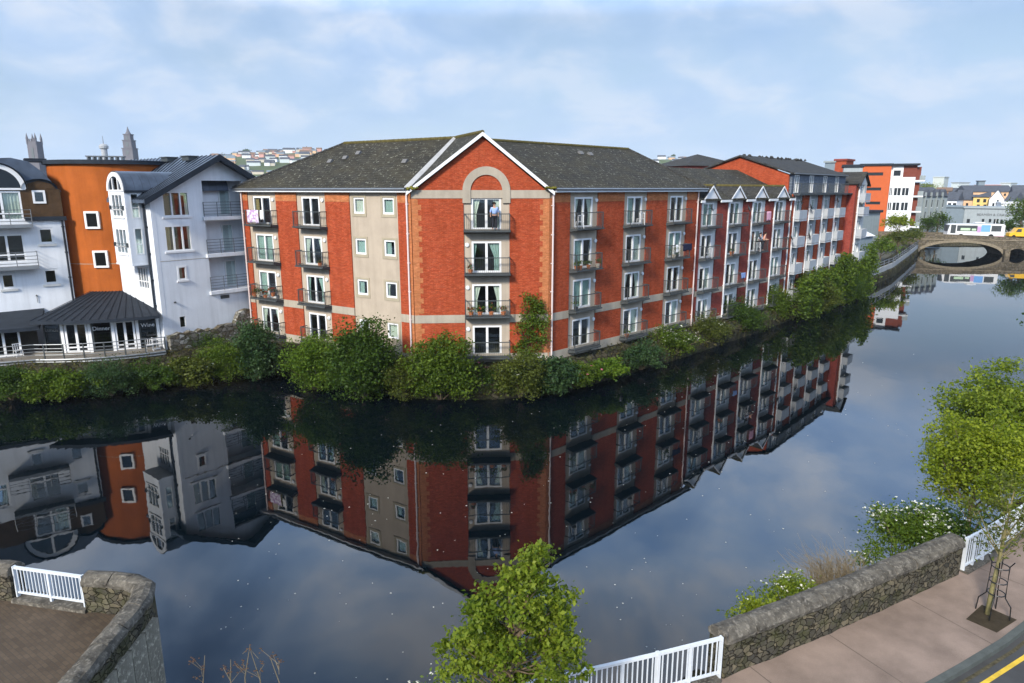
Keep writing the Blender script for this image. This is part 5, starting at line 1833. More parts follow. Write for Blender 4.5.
for x in (2.6, 8.2):
    fco.put(MB().tube([(0, -0.02, 0.5), (0, 0.3, 0.5)], 0.5, 16), "wheel", M['black_metal'], x, 0, 3.22)
    fco.put(MB().tube([(0, 2.2, 0.5), (0, 2.52, 0.5)], 0.5, 16), "wheel", M['black_metal'], x, 0, 3.22)
fco.put(MB().box(5.2, 7.0, 0.6, 1.9, 3.25, 3.42), "roof_unit", M['coach_white'], 0, 0, 3.22)

# yellow van by the trees at the bridge end
pv = fbk.pt(33.6, 6.5, 3.22)
van = empty("yellow_van", "yellow van half hidden by trees at the bridge end", "van", pv)
fvn = Face(pv.xy, (pv + fbk.d * 4.6).xy, van)
fvn.put(MB().prism([(0, .4), (4.6, .4), (4.6, 2.1), (1.4, 2.15), (0.9, 1.3), (0.05, 1.1)][::1], 0, 1.9), "body", flat('van_yellow', (0.72, 0.42, 0.03), 0.35), 0, 0, 3.22)
fvn.put(MB().prism([(1.15, 1.3), (2.2, 1.3), (2.2, 1.95), (1.5, 1.98)], -0.02, -0.003), "side_window", M['metal'], 0, 0, 3.22)
for x in (0.9, 3.7):
    fvn.put(MB().tube([(0, -.02, .35), (0, .25, .35)], 0.35, 14), "wheel", M['black_metal'], x, 0, 3.22)


# ------------------------------------------------------------------ town beyond the bridge
def block_with_windows(name, label, cat, face_pts, z0, z1, depth, mat, rects, roof='flat', roofmat='zinc', ridge=2.0, sidemat=None, wname='window'):
    """a building seen from its front: hollow front wall with real openings, panes set back, sides, roof"""
    o = empty(name, label, cat, (*face_pts[0], z0))
    f = Face(face_pts[0], face_pts[1], o)
    L_ = f.L
    f.put(MB().wall(0, L_, z0, z1, 0, 0.3, rects), "wall", M[mat])
    b = MB().box(0, .3, .303, depth, z0, z1).box(L_ - .3, L_, .303, depth, z0, z1).box(.3, L_ - .3, depth - .3, depth, z0, z1)
    f.put(b, "side_wall", M[sidemat or mat])
    for (a, c, p, q) in rects:
        w_ = MB().box(a - .02, c + .02, 0.18, 0.22, p - .02, q + .02)
        f.put(w_, wname, M['dark_pane'])
        fr = MB().box(a, c, .1, .18, p, p + .12).box((a + c) / 2 - .06, (a + c) / 2 + .06, .1, .18, p + .12, q)
        f.put(fr, "window_frame", M['upvc']) if (q - p) > 1.2 else None
    if roof == 'flat':
        f.put(MB().box(-.3, L_ + .3, -.35, depth + .3, z1 + .002, z1 + .45), "roof", M[roofmat])
    elif roof == 'side':      # ridge parallel to the front
        f.put(MB().prism([(-.4, z1 - .1), (depth / 2, z1 + ridge), (depth + .4, z1 - .1)], -.2, L_ + .2, 'x'), "roof", M[roofmat])
    elif roof == 'front':     # gable to the front
        f.put(MB().prism([(0, z1 + .002), (L_, z1 + .002), (L_ / 2, z1 + ridge)], 0.0, 0.3), "gable_wall", M[mat])
        for s0, s1 in ((-.3, L_ / 2), (L_ + .3, L_ / 2)):
            f.put(MB().slab([(s0, -.3, z1 - .15), (s1, -.3, z1 + ridge + .12), (s1, depth, z1 + ridge + .12), (s0, depth, z1 - .15)], .2), "roof", M[roofmat])
    elif roof == 'hip':
        a = MB()
        a.add([(-.4, -.4, z1), (L_ + .4, -.4, z1), (L_ + .4, depth + .4, z1), (-.4, depth + .4, z1), (depth / 2, depth / 2, z1 + ridge), (max(depth / 2 + .1, L_ - depth / 2), depth / 2, z1 + ridge)],
              [(0, 1, 5, 4), (1, 2, 5), (2, 3, 4, 5), (3, 0, 4), (3, 2, 1, 0)])
        f.put(a, "roof", M[roofmat])
    return o, f


flat('dark_pane', (0.02, 0.025, 0.03), 0.12, var=0.1)
flat('office_orange', (0.46, 0.105, 0.035), 0.8, var=0.1)
flat('office_white', (0.66, 0.68, 0.70), 0.8, var=0.06)
flat('office_brown', (0.16, 0.045, 0.03), 0.8)
flat('grey_metal', (0.24, 0.28, 0.29), 0.6, var=0.15, streak=0.3)
flat('grey_wall', (0.30, 0.34, 0.36), 0.85, var=0.12, streak=0.3)
flat('blue_grey_wall', (0.17, 0.215, 0.25), 0.85, var=0.12)
flat('peach_wall', (0.62, 0.40, 0.24), 0.85)
flat('yellow_wall', (0.66, 0.47, 0.17), 0.85)
flat('pink_wall', (0.52, 0.28, 0.24), 0.85)
flat('cream_wall', (0.55, 0.50, 0.40), 0.85)
flat('pale_green_wall', (0.46, 0.50, 0.47), 0.85)
flat('pale_cyan_wall', (0.50, 0.56, 0.56), 0.85)
flat('brown_wall', (0.20, 0.13, 0.09), 0.85)
flat('town_slate', (0.075, 0.085, 0.105), 0.8, var=0.3)
flat('window_grey', (0.12, 0.14, 0.15), 0.4)

# office block: orange half and white half
p0, p1 = aty(859, 190, 161).xy, aty(889, 190, 158.5).xy


def rects_px(p0, p1, lst):
    p0, p1 = Vector(p0), Vector(p1)
    d = p1 - p0; L_ = d.length; d = d / L_
    nrm = Vector((d.y, -d.x))
    out = []
    for (xa, ya, xb, yb) in lst:
        v = []
        for (px, py) in ((xa, ya), (xb, yb)):
            r = ray(px, py); t = nrm.dot(p0) / (nrm.x * r[0] + nrm.y * r[1])
            q = Vector((r[0] * t, r[1] * t)); v.append(((q - p0).dot(d), r[2] * t + H))
        out.append((max(.1, v[0][0]), min(L_ - .1, v[1][0]), v[1][1], v[0][1]))
    return out


zt_ = aty(873, 165.5, 159).z
off, fo = block_with_windows("office_block", "four storey office block with a plain orange front and thin window strips", "office block", (p0, p1), TOPZ, zt_, 14, 'office_orange',
                             rects_px(p0, p1, [(865, 172.5, 883, 175.5), (865, 187.5, 881, 190.5), (866, 201.5, 880, 204.5)]), 'flat', 'zinc')
p2, p3 = aty(889.3, 190, 158.4).xy, aty(914, 190, 156.5).xy
zw = aty(900, 177.5, 162.5).z
offw, fow = block_with_windows("white_office", "white office block with square windows and a set back top floor beside the orange block", "office block", (p2, p3), TOPZ, zw, 14, 'office_white',
                               rects_px(p2, p3, [(886.5, 188, 891.5, 196), (894.5, 188, 900, 196), (902.5, 188, 908, 196), (886, 202.5, 890.5, 211), (893, 202.5, 898.5, 211), (901.5, 202.5, 907, 211), (894, 219, 898, 225), (901.5, 217, 906, 226)]), 'none')
fow.put(MB().wall(0, fow.L - 2.4, zw + .003, zt_, 1.2, 1.5, [(0.6, 2.0, zw + .3, zw + 1.5), (2.6, 4.2, zw + .3, zw + 1.5)]), "top_storey", M['office_white'])
fow.put(MB().box(0.5, 4.4, 1.52, 1.6, zw + .2, zw + 1.6), "window", M['dark_pane'])
fow.put(MB().box(fow.L - 2.4, fow.L + .3, 1.3, 9, zw + .003, zt_), "top_storey", M['office_brown'])
fow.put(MB().box(-.2, fow.L + .7, .4, 13, zt_ + .003, zt_ + .4), "roof", M['zinc'])
for z in (5.2, 8.6, 12.0, 15.4):
    fow.put(MB().box(fow.L + .003, fow.L + 2.0, 0.6, 5, z - .3, z), "balcony", M['office_white'])
    fow.put(MB().box(fow.L + .003, fow.L + 1.2, 1.8, 5.5, z + .05, z + 2.9), "recess", M['office_brown'])
    fow.put(MB().box(fow.L + 0.9, fow.L + 2.0, 0.62, 0.7, z + .003, z + 1.0), "balcony_front", M['grey_metal'])
# low grey shed and pale roof in front of the offices
p0, p1 = aty(849, 225, 122).xy, aty(879, 225, 128).xy
block_with_windows("metal_shed", "plain grey clad shed in front of the orange office block", "shed", (p0, p1), TOPZ, aty(865, 213, 125).z, 10, 'grey_metal', [], 'flat', 'zinc')
p0, p1 = aty(848, 235, 112).xy, aty(873, 235, 116).xy
o, f = block_with_windows("low_store", "low building with a pale sheet roof beside the end of the brick row", "shed", (p0, p1), TOPZ, aty(862, 236, 114).z, 8, 'blue_grey_wall', [], 'side', 'office_white', 1.6)
# grey apartment row with tall dormers
p0, p1 = aty(921, 210, 176).xy, aty(946, 210, 180).xy
zg = aty(932, 196, 178).z
rr = []
for i in range(4):
    x = 0.9 + i * 1.75
    for z in (3.0, 5.9, 8.8):
        rr.append((x, x + .8, z, z + 1.9))
L_ = (p1 - p0).length
rr = [(a * L_ / 7.9, b_ * L_ / 7.9, c, d) for a, b_, c, d in rr]
o, f = block_with_windows("grey_apartments", "grey metal clad apartment row with a rank of tall dormers beyond the bridge", "apartment block", (p0, p1), TOPZ, zg, 9, 'grey_metal', rr, 'side', 'town_slate', 2.2)
for i in range(4):
    x = (0.75 + i * 1.75) * L_ / 7.9
    f.put(MB().box(x - .25, x - .1, -.5, 0, 2.0, zg + .9), "fin", M['grey_metal'])
    f.put(MB().prism([(x - .1, zg), (x + 1.3, zg), (x + 1.3, zg + 1.0), (x + .6, zg + 1.7), (x - .1, zg + 1.0)], -.3, 3), "dormer", M['town_slate'])
# long grey quay building with lettering
p0, p1 = aty(964, 215, 189).xy, aty(1036, 219, 181).xy
zq = aty(990, 208.5, 187).z
lst = [(967, 219, 969.5, 223), (982, 219, 984, 222.5), (989, 219, 991, 222.5), (994, 219, 997.5, 226), (1000.5, 219.5, 1002.5, 223.5), (1015, 212.5, 1017, 216.5)]
o, f = block_with_windows("quay_building", "long grey riverside building with dark lettering along its wall behind the coach", "warehouse", (p0, p1), 0.6, zq, 12, 'grey_wall', rects_px(p0, p1, lst), 'flat', 'grey_wall')
cu = bpy.data.curves.new("lettering", 'FONT')
cu.body = "BEAMISH & CRAWFORD"; cu.size = 0.86; cu.extrude = 0.03
cu.materials.append(flat('dark_lettering', (0.07, 0.08, 0.09)))
lettering(cu, o, f.pt(2.9, -0.05, zq - 1.9) - o.location, f.rz)
f.put(MB().box(12.9, 13.15, -.12, 0, 0.7, zq - .1), "downpipe", M['metal'])
p0, p1 = aty(944, 215, 190.5).xy, aty(964.1, 217, 189.2).xy
block_with_windows("blue_grey_shed", "windowless blue-grey building between the grey apartments and the lettered wall", "warehouse", (p0, p1), 0.6, aty(955, 207.5, 190).z, 14, 'blue_grey_wall', [], 'flat', 'blue_grey_wall')


def town(name, label, cat, xa, xb, ytop, Y, wall, rects=(), roof='side', rm='town_slate', ridge=2.0, dep=9, base=TOPZ):
    p0, p1 = aty(xa, 195, Y).xy, aty(xb, 195, Y * 0.99).xy
    z = aty((xa + xb) / 2, ytop, Y).z
    return block_with_windows(name, label, cat, (p0, p1), base, z, dep, wall, rects_px(p0, p1, rects) if rects else [], roof, rm, ridge)


town("cottage", "small white house with dark roof just past the grey apartment row", "house", 946, 958, 200, 215, 'office_white', [(948, 203, 951, 206), (953, 203, 956, 206)], 'side', 'town_slate', 2.5)
town("slate_house", "dark roofed house between the small white house and the peach house", "house", 957, 971, 200.5, 226, 'blue_grey_wall', [], 'side', 'town_slate', 3.4)
town("peach_house", "peach coloured house left of the yellow house", "house", 964.5, 974.5, 199.5, 222, 'peach_wall', [(966, 203, 968, 206)], 'side', 'town_slate', 1.5)
town("yellow_house", "ochre yellow house with a hipped slate roof and two upper windows", "house", 974, 990, 197, 219, 'yellow_wall', [(977, 199, 979.5, 202.5), (983.5, 199, 986, 202.5), (977, 204.5, 979.5, 207), (983.5, 204.5, 986, 207)], 'hip', 'town_slate', 1.7)
town("white_gable_house", "white house with its gable to the river and three small windows", "house", 990, 1005, 199.5, 213, 'office_white', [(992.5, 203, 994.2, 206), (996.8, 203, 998.4, 206), (1000.6, 203, 1002.2, 206), (997, 196.8 + 3.0, 998.6, 202)], 'front', 'town_slate', 3.0)
town("slate_store", "slate roofed building behind the white gabled house", "house", 1004, 1013, 203, 232, 'cream_wall', [], 'side', 'town_slate', 3.6)
town("low_white_building", "low white flat roofed building above the lettered wall", "house", 1003, 1024, 203.5, 206, 'office_white', [], 'flat', 'office_white')
town("terrace_house", "long peach fronted terrace under a dark roof behind the yellow house", "house", 966, 1013, 191.5, 262, 'peach_wall', [(1004, 193.5, 1006, 196), (1008.5, 193.5, 1010.5, 196), (970, 193.5, 972, 195)], 'side', 'town_slate', 2.3)
town("pub", "brown walled building with dark slate roof at the right edge of the town", "house", 1014, 1034, 197, 240, 'pink_wall', [], 'side', 'town_slate', 4.0)
town("brown_house", "brown house with dark roof below the pale square tower block", "house", 936, 951, 190.5, 270, 'brown_wall', [(939, 193, 941, 196), (945, 193, 947, 196)], 'side', 'brown_wall', 1.2)
town("tower_block", "pale grey-green square tower block standing above the far roofs", "building", 931, 942, 177.5, 420, 'pale_green_wall', [], 'flat', 'pale_green_wall')
town("pale_block", "pale boxy building right of the square tower block", "building", 950, 957.5, 183, 400, 'pale_cyan_wall', [], 'flat', 'grey_wall')
town("pale_annex", "low pale annex between the boxy building and the pink block", "building", 957, 966, 186.5, 380, 'pale_green_wall', [], 'flat', 'grey_wall')
town("pink_block", "long pinkish building with a flat red roof on the skyline", "building", 977, 999, 185.5, 390, 'pink_wall', [], 'flat', 'pink_wall')
town("boiler_stack", "short dark square stack at the end of the pink building", "chimney", 974.6, 976.8, 181.5, 385, 'blue_grey_wall', [], 'flat', 'town_slate', dep=3)
town("cyan_block", "pale cyan flat roofed building right of the pink block", "building", 999, 1009, 183.5, 395, 'pale_cyan_wall', [], 'flat', 'pale_green_wall')
town("far_terrace", "distant grey roofed terrace left of the tower block", "building", 916, 932, 187, 360, 'grey_wall', [], 'side', 'town_slate', 1.5)
town("far_warehouse", "long low warehouse with a dark roof behind the small white house", "building", 944, 972, 194, 300, 'grey_wall', [], 'side', 'town_slate', 2.6)
town("end_terrace", "cream house with dark gable at the right end of the far street", "house", 1012, 1030, 192.5, 285, 'cream_wall', [], 'side', 'town_slate', 2.5)
for (px, top, Y, lab, m, hh, rr_) in ((926, 184.5, 330, "broad green tree on the skyline left of the tower block", 'leaf_lime', 15, 5.5), (938, 224, 172, "dark green tree under the grey apartment row by the bridge", 'leaf_dark', 6.0, 2.6), (928, 227, 168, "small dark tree at the foot of the white office block", 'leaf_dark', 5, 2.0),
                                     (1024, 203, 160, "tall tree at the far end of the bridge", 'leaf_mid', 10.0, 3.0), (1028, 218, 152, "dark leafy tree beside the yellow van", 'leaf_dark', 7.0, 2.6), (1009, 228, 160, "small bushy tree between the coach and the yellow van", 'leaf_dark', 4.6, 1.8)):
    q = aty(px, top, Y)
    limb_tree("tree", lab, "tree", (q.x, q.y, max(TOPZ, q.z - hh)), hh, hh * .3, (rr_, rr_, rr_ * .9), m, 1300, 0.055 * rr_ + .25, int(px), 0.2, 40, rr_ * .22, None, 'bark', limbs=6)
limb_tree("tree", "dark leafy tree reaching over the water from the right bank halfway to the bridge", "tree", (39.5, 42.0, 1.5), 6.2, 1.2, (6.0, 4.0, 1.9), 'leaf_dark', 6000, 0.26, 909, 0.22, 90, 0.5, None, 'bark', limbs=9, bottom=-0.8)
# buildings behind the brick blocks
p0, p1 = aty(686, 180, 118).xy, aty(745, 180, 122).xy
block_with_windows("rear_block", "dark roofed block behind the brick gable end", "building", (p0, p1), TOPZ, aty(700, 166, 120).z, 12, 'brick_dull', [], 'hip', 'slate2', 2.2)
town("brick_stack", "red brick lift tower on the roofs behind the mansard block", "building", 832, 843, 160.8, 185, 'brick', [], 'flat', 'brick_dull', dep=6)
town("grey_plant_room", "grey plant room beside the red brick lift tower", "building", 822, 832, 162.8, 187, 'blue_grey_wall', [], 'flat', 'grey_metal', dep=6)
town("flat_roof_block", "long grey flat roofed block left of the orange office front", "building", 841, 860, 167, 140, 'grey_wall', [], 'flat', 'zinc', dep=8)

# ------------------------------------------------------------------ the hill with rows of houses, and the church towers
def hill_h(x, y):
    t = max(0.0, min(1.0, (y - 560) / 560))
    t = t * t * (3 - 2 * t)
    crest = float(np.interp(x, [-1100, -700, -520, -440, -370, -300, -200, 0, 235, 282, 400, 520, 700], [25, 35, 52, 60, 66, 69, 62, 55, 57, 52, 32, 11, 4]))
    return 1.0 + t * crest


hb = MB()
nx, ny = 90, 22
for j in range(ny):
    for i in range(nx):
        x, y = -1100 + 1800 * i / (nx - 1), 540 + 600 * j / (ny - 1)
        hb.v.append((x, y, hill_h(x, y) + 0.5))
for j in range(ny - 1):
    for i in range(nx - 1):
        a = j * nx + i
        hb.f.append((a, a + 1, a + nx + 1, a + nx))
struct(hb, "hill", flat('hill_grass', (0.085, 0.115, 0.045), 0.95, var=0.4, scale=0.02), True)
hv = []
for k, (wc, rc_) in enumerate((('office_white', 'town_slate'), ('cream_wall', 'town_slate'), ('pink_wall', 'brown_wall'), ('pale_cyan_wall', 'town_slate'), ('peach_wall', 'blue_grey_wall'))):
    b = MB().box(-5, 5, -4, 4, 0, 6)
    b.prism([(-4.4, 5.9), (0, 9.2), (4.4, 5.9)], -5.2, 5.2, 'x')
    me = b.mesh("hill_house", [M[wc], M[rc_]])
    for p in me.polygons:
        if p.index >= 6:
            p.material_index = 1
    hv.append(me)
rng = np.random.default_rng(9)
hg = "houses in rows on the far hillside"
cnt = 0
for (pa, pb, n) in ((214, 335, 165), (655, 692, 26), (-160, 210, 55), (345, 650, 45)):
    for k in range(n):
        px = rng.uniform(pa, pb)
        Y = 700 + 400 * rng.random() ** 0.9
        Y = round(Y / 30) * 30 + rng.uniform(-4, 4)
        x = ray(px, 170)[0] / ray(px, 170)[1] * Y
        o = place(bpy.data.objects.new("hill_house", hv[int(rng.integers(len(hv)))]), None, (x, Y, hill_h(x, Y)), rng.normal(0.1, 0.15))
        q = rng.uniform(.5, .8); o.scale = (q * rng.uniform(.9, 2.2), q, q * rng.uniform(.85, 1.1))
        tag(o, "one of the tiny pale houses in rows on the far hillside", "house", hg)
for (px, Y, hh, lab) in ((248, 1120, 13, "round dark tree standing highest on the hill crest"), (235, 1130, 10, "smaller tree left of the tallest one on the hill crest"), (226, 1110, 8, "low tree at the near end of the hill crest above the white house roof"), (241, 1120, 6, "bushy tree between the two round ones on the hill crest"), (256, 1125, 6, "small tree right of the round tree on the hill crest"), (308, 1090, 8, "tree at the green top of the hill by the slate roof"), (672, 1080, 9, "tree on the piece of hill seen over the brick terrace roof")):
    x = ray(px, 170)[0] / ray(px, 170)[1] * Y
    limb_tree("tree", lab, "tree", (x, Y, hill_h(x, Y) - 1), hh, hh * .2, (hh * .42, hh * .42, hh * .42), 'leaf_dark', 260, hh * .2, px, .5, 16, hh * .12, limbs=4, twigs=False)

flat('church_stone', (0.15, 0.15, 0.17), 0.9, var=0.2, scale=.2)
# square tower with four pinnacles
c = aty(36.5, 156, 330)
ct = empty("church_tower", "square grey church tower with four pinnacles above the roofs", "church tower", (c.x, c.y, 4))
zt = aty(35.5, 141.5, 330).z
MB().box(-2.2, 2.2, -2.2, 2.2, 0, zt - 4).build("shaft", M['church_stone'], ct)
for sx in (-1, 1):
    for sy in (-1, 1):
        MB().lathe([(.55, 0), (.55, 2.2), (0.65, 2.3), (.02, 5.0)], 6).build("pinnacle", M['church_stone'], ct, (sx * 1.95, sy * 1.95, zt - 5.2))
MB().box(-.5, .5, -2.35, -2.21, zt - 12, zt - 7).build("belfry_opening", M['window_grey'], ct)
for k in (-1, 0, 1):
    MB().box(k * 1.1 - .3, k * 1.1 + .3, -2.3, -1.8, zt - 4, zt - 2.9).build("battlement", M['church_stone'], ct)
# tiered spire
c = aty(131, 158, 420)
st = empty("spire_tower", "tall stepped stone steeple tapering to a small spire", "church tower", (c.x, c.y, 4))
z0 = aty(131, 158, 420).z
Zp = lambda y: aty(131, y, 420).z - 4
for (r, ya, yb) in ((3.0, 175, 149), (2.5, 149, 141), (1.9, 141, 135)):
    MB().box(-r, r, -r, r, Zp(ya), Zp(yb)).build("tier", M['church_stone'], st)
    MB().box(-r - .3, r + .3, -r - .3, r + .3, Zp(yb), Zp(yb) + .5).build("cornice", M['church_stone'], st)
    MB().box(-r * .3, r * .3, -r - .1, -r - .01, Zp(yb) - 3.2, Zp(yb) - .9).build("opening", M['window_grey'], st)
MB().lathe([(1.6, Zp(135)), (1.5, Zp(133.5)), (1.0, Zp(132)), (.6, Zp(130)), (.08, Zp(126.5))], 10).build("spire", M['church_stone'], st)
# slender turret with a ball lantern
c = aty(105, 157, 380)
bt = empty("lantern_turret", "slender pale turret with a round lantern top", "turret", (c.x, c.y, 4))
Zq = lambda y: aty(105, y, 380).z - 4
MB().lathe([(1.5, 0), (1.5, Zq(149)), (2.2, Zq(148.5)), (2.3, Zq(146)), (1.6, Zq(144.5)), (.35, Zq(143.5))], 12).build("shaft", flat('pale_turret', (0.34, 0.36, 0.38)), bt)
MB().lathe([(.2, Zq(144)), (.12, Zq(136))], 6).build("finial", M['church_stone'], bt)

# ------------------------------------------------------------------ near bank: stone walls, railings, pavement furniture
def sweep(line, prof, closed=True):
    """profile (offset to the river side, z) carried along a line"""
    n, m = len(line), len(prof)
    vs = []
    rows = [offset_line(line, d) for d, z in prof]
    for j, (d, z) in enumerate(prof):
        vs += [(x, y, z) for x, y in rows[j]]
    fs = []
    for j in range(m if closed else m - 1):
        k = (j + 1) % m
        for i in range(n - 1):
            fs.append((j * n + i, j * n + i + 1, k * n + i + 1, k * n + i))
    fs.append(tuple(j * n for j in range(m)))
    fs.append(tuple(j * n + n - 1 for j in range(m - 1, -1, -1)))
    return MB().add(vs, fs)


def rough(mb, amp, seed):
    r = np.random.default_rng(seed)
    mb.v = [tuple(np.array(v) + r.normal(0, amp, 3)) for v in mb.v]
    return mb


def stone_wall(name, label, line, z0, zt, th, seed, loc):
    o = empty(name, label, "wall", loc)
    ln = dense(line, 0.3)
    h = zt - 0.26
    b = rough(sweep(ln, [(0, z0), (0, (z0 + h) / 2 + .3), (0, h), (th, h), (th, z0 + .6), (th, z0)]), 0.014, seed)
    b.build("masonry", M['stone'], o, -o.location)
    # rounded coping in blocks
    blk = []
    i = 0
    r_ = random.Random(seed)
    while i < len(ln) - 1:
        j = min(len(ln) - 1, i + r_.choice([2, 3, 3, 4]))
        if len(ln) - 1 - j < 2:
            j = len(ln) - 1
        seg = ln[i:j + 1]
        # pull the ends in slightly for the joint
        a, b2 = Vector(seg[0]), Vector(seg[1])
        seg[0] = tuple(a.lerp(b2, 0.03))
        a, b2 = Vector(seg[-1]), Vector(seg[-2])
        seg[-1] = tuple(a.lerp(b2, 0.03))
        k = r_.uniform(-.012, .012)
        prof = [(-.05 + k, h), (-.06 + k, h + .10), (0.02, h + .20), (th * .35, h + .255), (th * .65, h + .255), (th - .02, h + .20), (th + .06 + k, h + .10), (th + .05 + k, h)]
        rough(sweep(seg, prof), 0.010, seed + i).build("coping", M['coping'], o, -o.location, 0)
        i = j
    return o


wr = smooth_line([(4.62, 13.02), (6.75, 14.09), (9.33, 15.44), (12.46, 17.17)], 2)
stone_wall("stone_wall", "curved rubble stone wall with rounded coping along the pavement between two white railings", wr, 1.6, 4.12, 0.46, 4, (8.5, 15, 3))


def rail_panel(parent, P, Q, z, h=1.0, pitch=0.115):
    P, Q = Vector((P[0], P[1], z)), Vector((Q[0], Q[1], z))
    d = (Q - P); L_ = d.length; rz = math.atan2(d.y, d.x)
    MB().box(0, L_, -.035, .035, h - .06, h).build("rail", M['white_paint'], parent, P - parent.location, rz)
    MB().box(0, L_, -.025, .025, 0.10, 0.15).build("rail", M['white_paint'], parent, P - parent.location, rz)
    n = int(L_ / pitch)
    bb_ = MB()
    for k in range(1, n):
        x = L_ * k / n
        bb_.box(x - .011, x + .011, -.011, .011, .15, h - .06)
    bb_.build("baluster", M['white_paint'], parent, P - parent.location, rz)
    for x in (0.02, L_ - 0.02):
        MB().box(x - .018, x + .018, -.05, .05, -.02, h + .01).build("post", M['white_paint'], parent, P - parent.location, rz)
    MB().box(L_ / 2 - .03, L_ / 2 + .03, -.03, .03, 0, h - .06).build("post", M['white_paint'], parent, P - parent.location, rz)


rl1 = empty("white_railing", "white painted railing on the quay behind the leafy young tree", "railing", (2, 12.2, 3))
ln = [(4.55, 13.02), (3.05, 12.50), (1.5, 12.0), (-0.1, 11.5), (-2.0, 11.0), (-4.0, 10.42)]
for p, q in zip(ln, ln[1:]):
    rail_panel(rl1, q, p, 3.05)
struct(MB().slab([(p[0], p[1] + .14, 3.06) for p in ln] + [(p[0], p[1] - .14, 3.06) for p in reversed(ln)], 0.9), "quay_kerb", M['coping'])
rl2 = empty("white_railing", "white painted railing past the stone wall beside the flowering bush", "railing", (14, 18, 3))
ln = [(12.62, 17.30), (13.55, 17.88), (14.5, 18.52), (16.2, 19.7), (18.0, 20.95)]
for p, q in zip(ln, ln[1:]):
    rail_panel(rl2, p, q, 3.05)
struct(MB().slab([(p[0] - .08, p[1] + .14, 3.06) for p in ln] + [(p[0] + .08, p[1] - .14, 3.06) for p in reversed(ln)], 0.9), "quay_kerb", M['coping'])

# left terrace with its walls
struct(MB().slab([(-45, 20.0, 3.0), (-13.3, 16.55, 3.0), (-10.0, 15.6, 3.0), (-9.05, 15.05, 3.0), (-8.86, 14.5, 3.0), (-8.80, 9.4, 3.0), (-9.0, 9.0, 3.0), (-20, 3.2, 3.0), (-45, 3.2, 3.0)], 3.4), "paved_terrace", M['paver'])
lw_ = [(-10.82, 15.42), (-10.1, 15.36), (-9.62, 15.28), (-9.28, 15.05), (-9.14, 14.65), (-9.08, 13.5), (-9.0, 11.5), (-8.95, 9.2)]
stone_wall("stone_wall", "mossy rubble stone wall turning a corner at the terrace beside the water", lw_, 2.2, 4.02, 0.42, 31, (-9.2, 13, 3))
stone_wall("stone_wall", "short block of stone wall at the far end of the terrace railing", [(-17, 16.75), (-15, 16.25), (-12.98, 15.88)], 2.2, 4.0, 0.42, 57, (-14, 16.2, 3))
rl3 = empty("white_railing", "short white railing panel between two stone walls on the paved terrace", "railing", (-11.9, 15.9, 3))
rail_panel(rl3, (-12.93, 16.0), (-10.86, 15.55), 3.1, 0.86, 0.105)
struct(MB().slab([(-13.0, 16.25, 3.1), (-13.0, 15.82, 3.1), (-10.8, 15.36, 3.1), (-10.8, 15.8, 3.1)], 0.6), "quay_kerb", M['coping'])
cw = empty("concrete_revetment", "stained concrete panels facing the terrace wall down to the water", "wall", (-8.5, 13, 1))
for k in range(9):
    y0 = 15.32 - k * 0.62
    MB().box(0, 0.14, -0.575, 0, 0, 2.1 - 0.0 * k).build("panel", M['conc_panel'], cw, Vector((-8.735 + 0.016 * k, y0 - .6, 1.25)) - cw.location, 0.0)
MB().box(-.3, .02, -6.2, -0.62, -0.9, 1.3).build("footing", flat('wet_concrete', (0.035, 0.035, 0.03), 0.5), cw, Vector((-8.62, 14.7, 0.0)) - cw.location)

# tree pit, guard, young tree
tp = Vector((12.02, 15.36, 3.0))
pit = MB().slab([(11.35, 15.15, 3.006), (11.75, 14.62, 3.006), (12.6, 15.12, 3.006), (12.15, 15.75, 3.006)], 0.3)
struct(pit, "tree_pit", M['soil'])
gd = empty("tree_guard", "black iron tree guard with hooped bars and splayed feet on the pavement", "tree guard", tp + Vector((0.12, -.02, 0)))
for z in (0.62, 0.95, 1.35):
    pts = [(0.19 * math.cos(a), 0.19 * math.sin(a), z) for a in np.linspace(0, 2 * math.pi, 17)]
    MB().tube(pts, 0.014, 6).build("hoop", M['black_metal'], gd)
for k in range(4):
    a = math.pi / 4 + k * math.pi / 2
    c_, s_ = math.cos(a), math.sin(a)
    MB().tube([(0.36 * c_, .36 * s_, 0), (.34 * c_, .34 * s_, .35), (.20 * c_, .20 * s_, .55), (.185 * c_, .185 * s_, 1.4), (.27 * c_, .27 * s_, 1.55)], 0.015, 6).build("bar", M['black_metal'], gd)
limb_tree("young_tree", "slender young tree with sparse yellow-green leaves in a black iron guard", "tree", tp, 4.0, 1.3, (0.85, 0.85, 1.15), 'leaf_olive', 1300, 0.10, 501, 0.055, 34, 0.20, None, 'bark_green', (0.35, 0.2), 0.5, 8, bottom=-0.9)

# the leafy tree in front of the railing
rng = np.random.default_rng(64)
o = empty("street_tree", "leafy bright green young tree in front of the white railing", "tree", (-0.1, 10.6, 3.0))
P_, Cc = [], []
for (cx_, cy_, cz_, R, k, per) in ((0.12, 0, 2.45, (1.02, 0.95, 0.95), 90, 40), (0.38, 0, 3.75, (0.50, 0.5, 0.62), 34, 38), (0.55, 0, 4.25, (0.25, .25, 0.30), 10, 34), (-0.35, 0, 3.2, (0.5, 0.5, 0.5), 26, 38), (0.75, 0.1, 3.0, (0.45, 0.5, 0.7), 26, 38),
                                   (0.0, 0, 1.75, (1.05, 0.9, 0.7), 46, 38), (1.15, 0, 2.35, (.32, .3, .2), 9, 30), (-0.85, 0, 2.6, (0.35, .4, 0.5), 16, 34)):
    pts, cs = clump_points(rng, R, int(k * 0.8), per * 1.85, 0.090, -0.9, 0.35, 0.32)
    P_.append(pts + [cx_, cy_, cz_]); Cc.append(cs + [cx_, cy_, cz_])
P_ = np.concatenate(P_); Cc = np.concatenate(Cc)
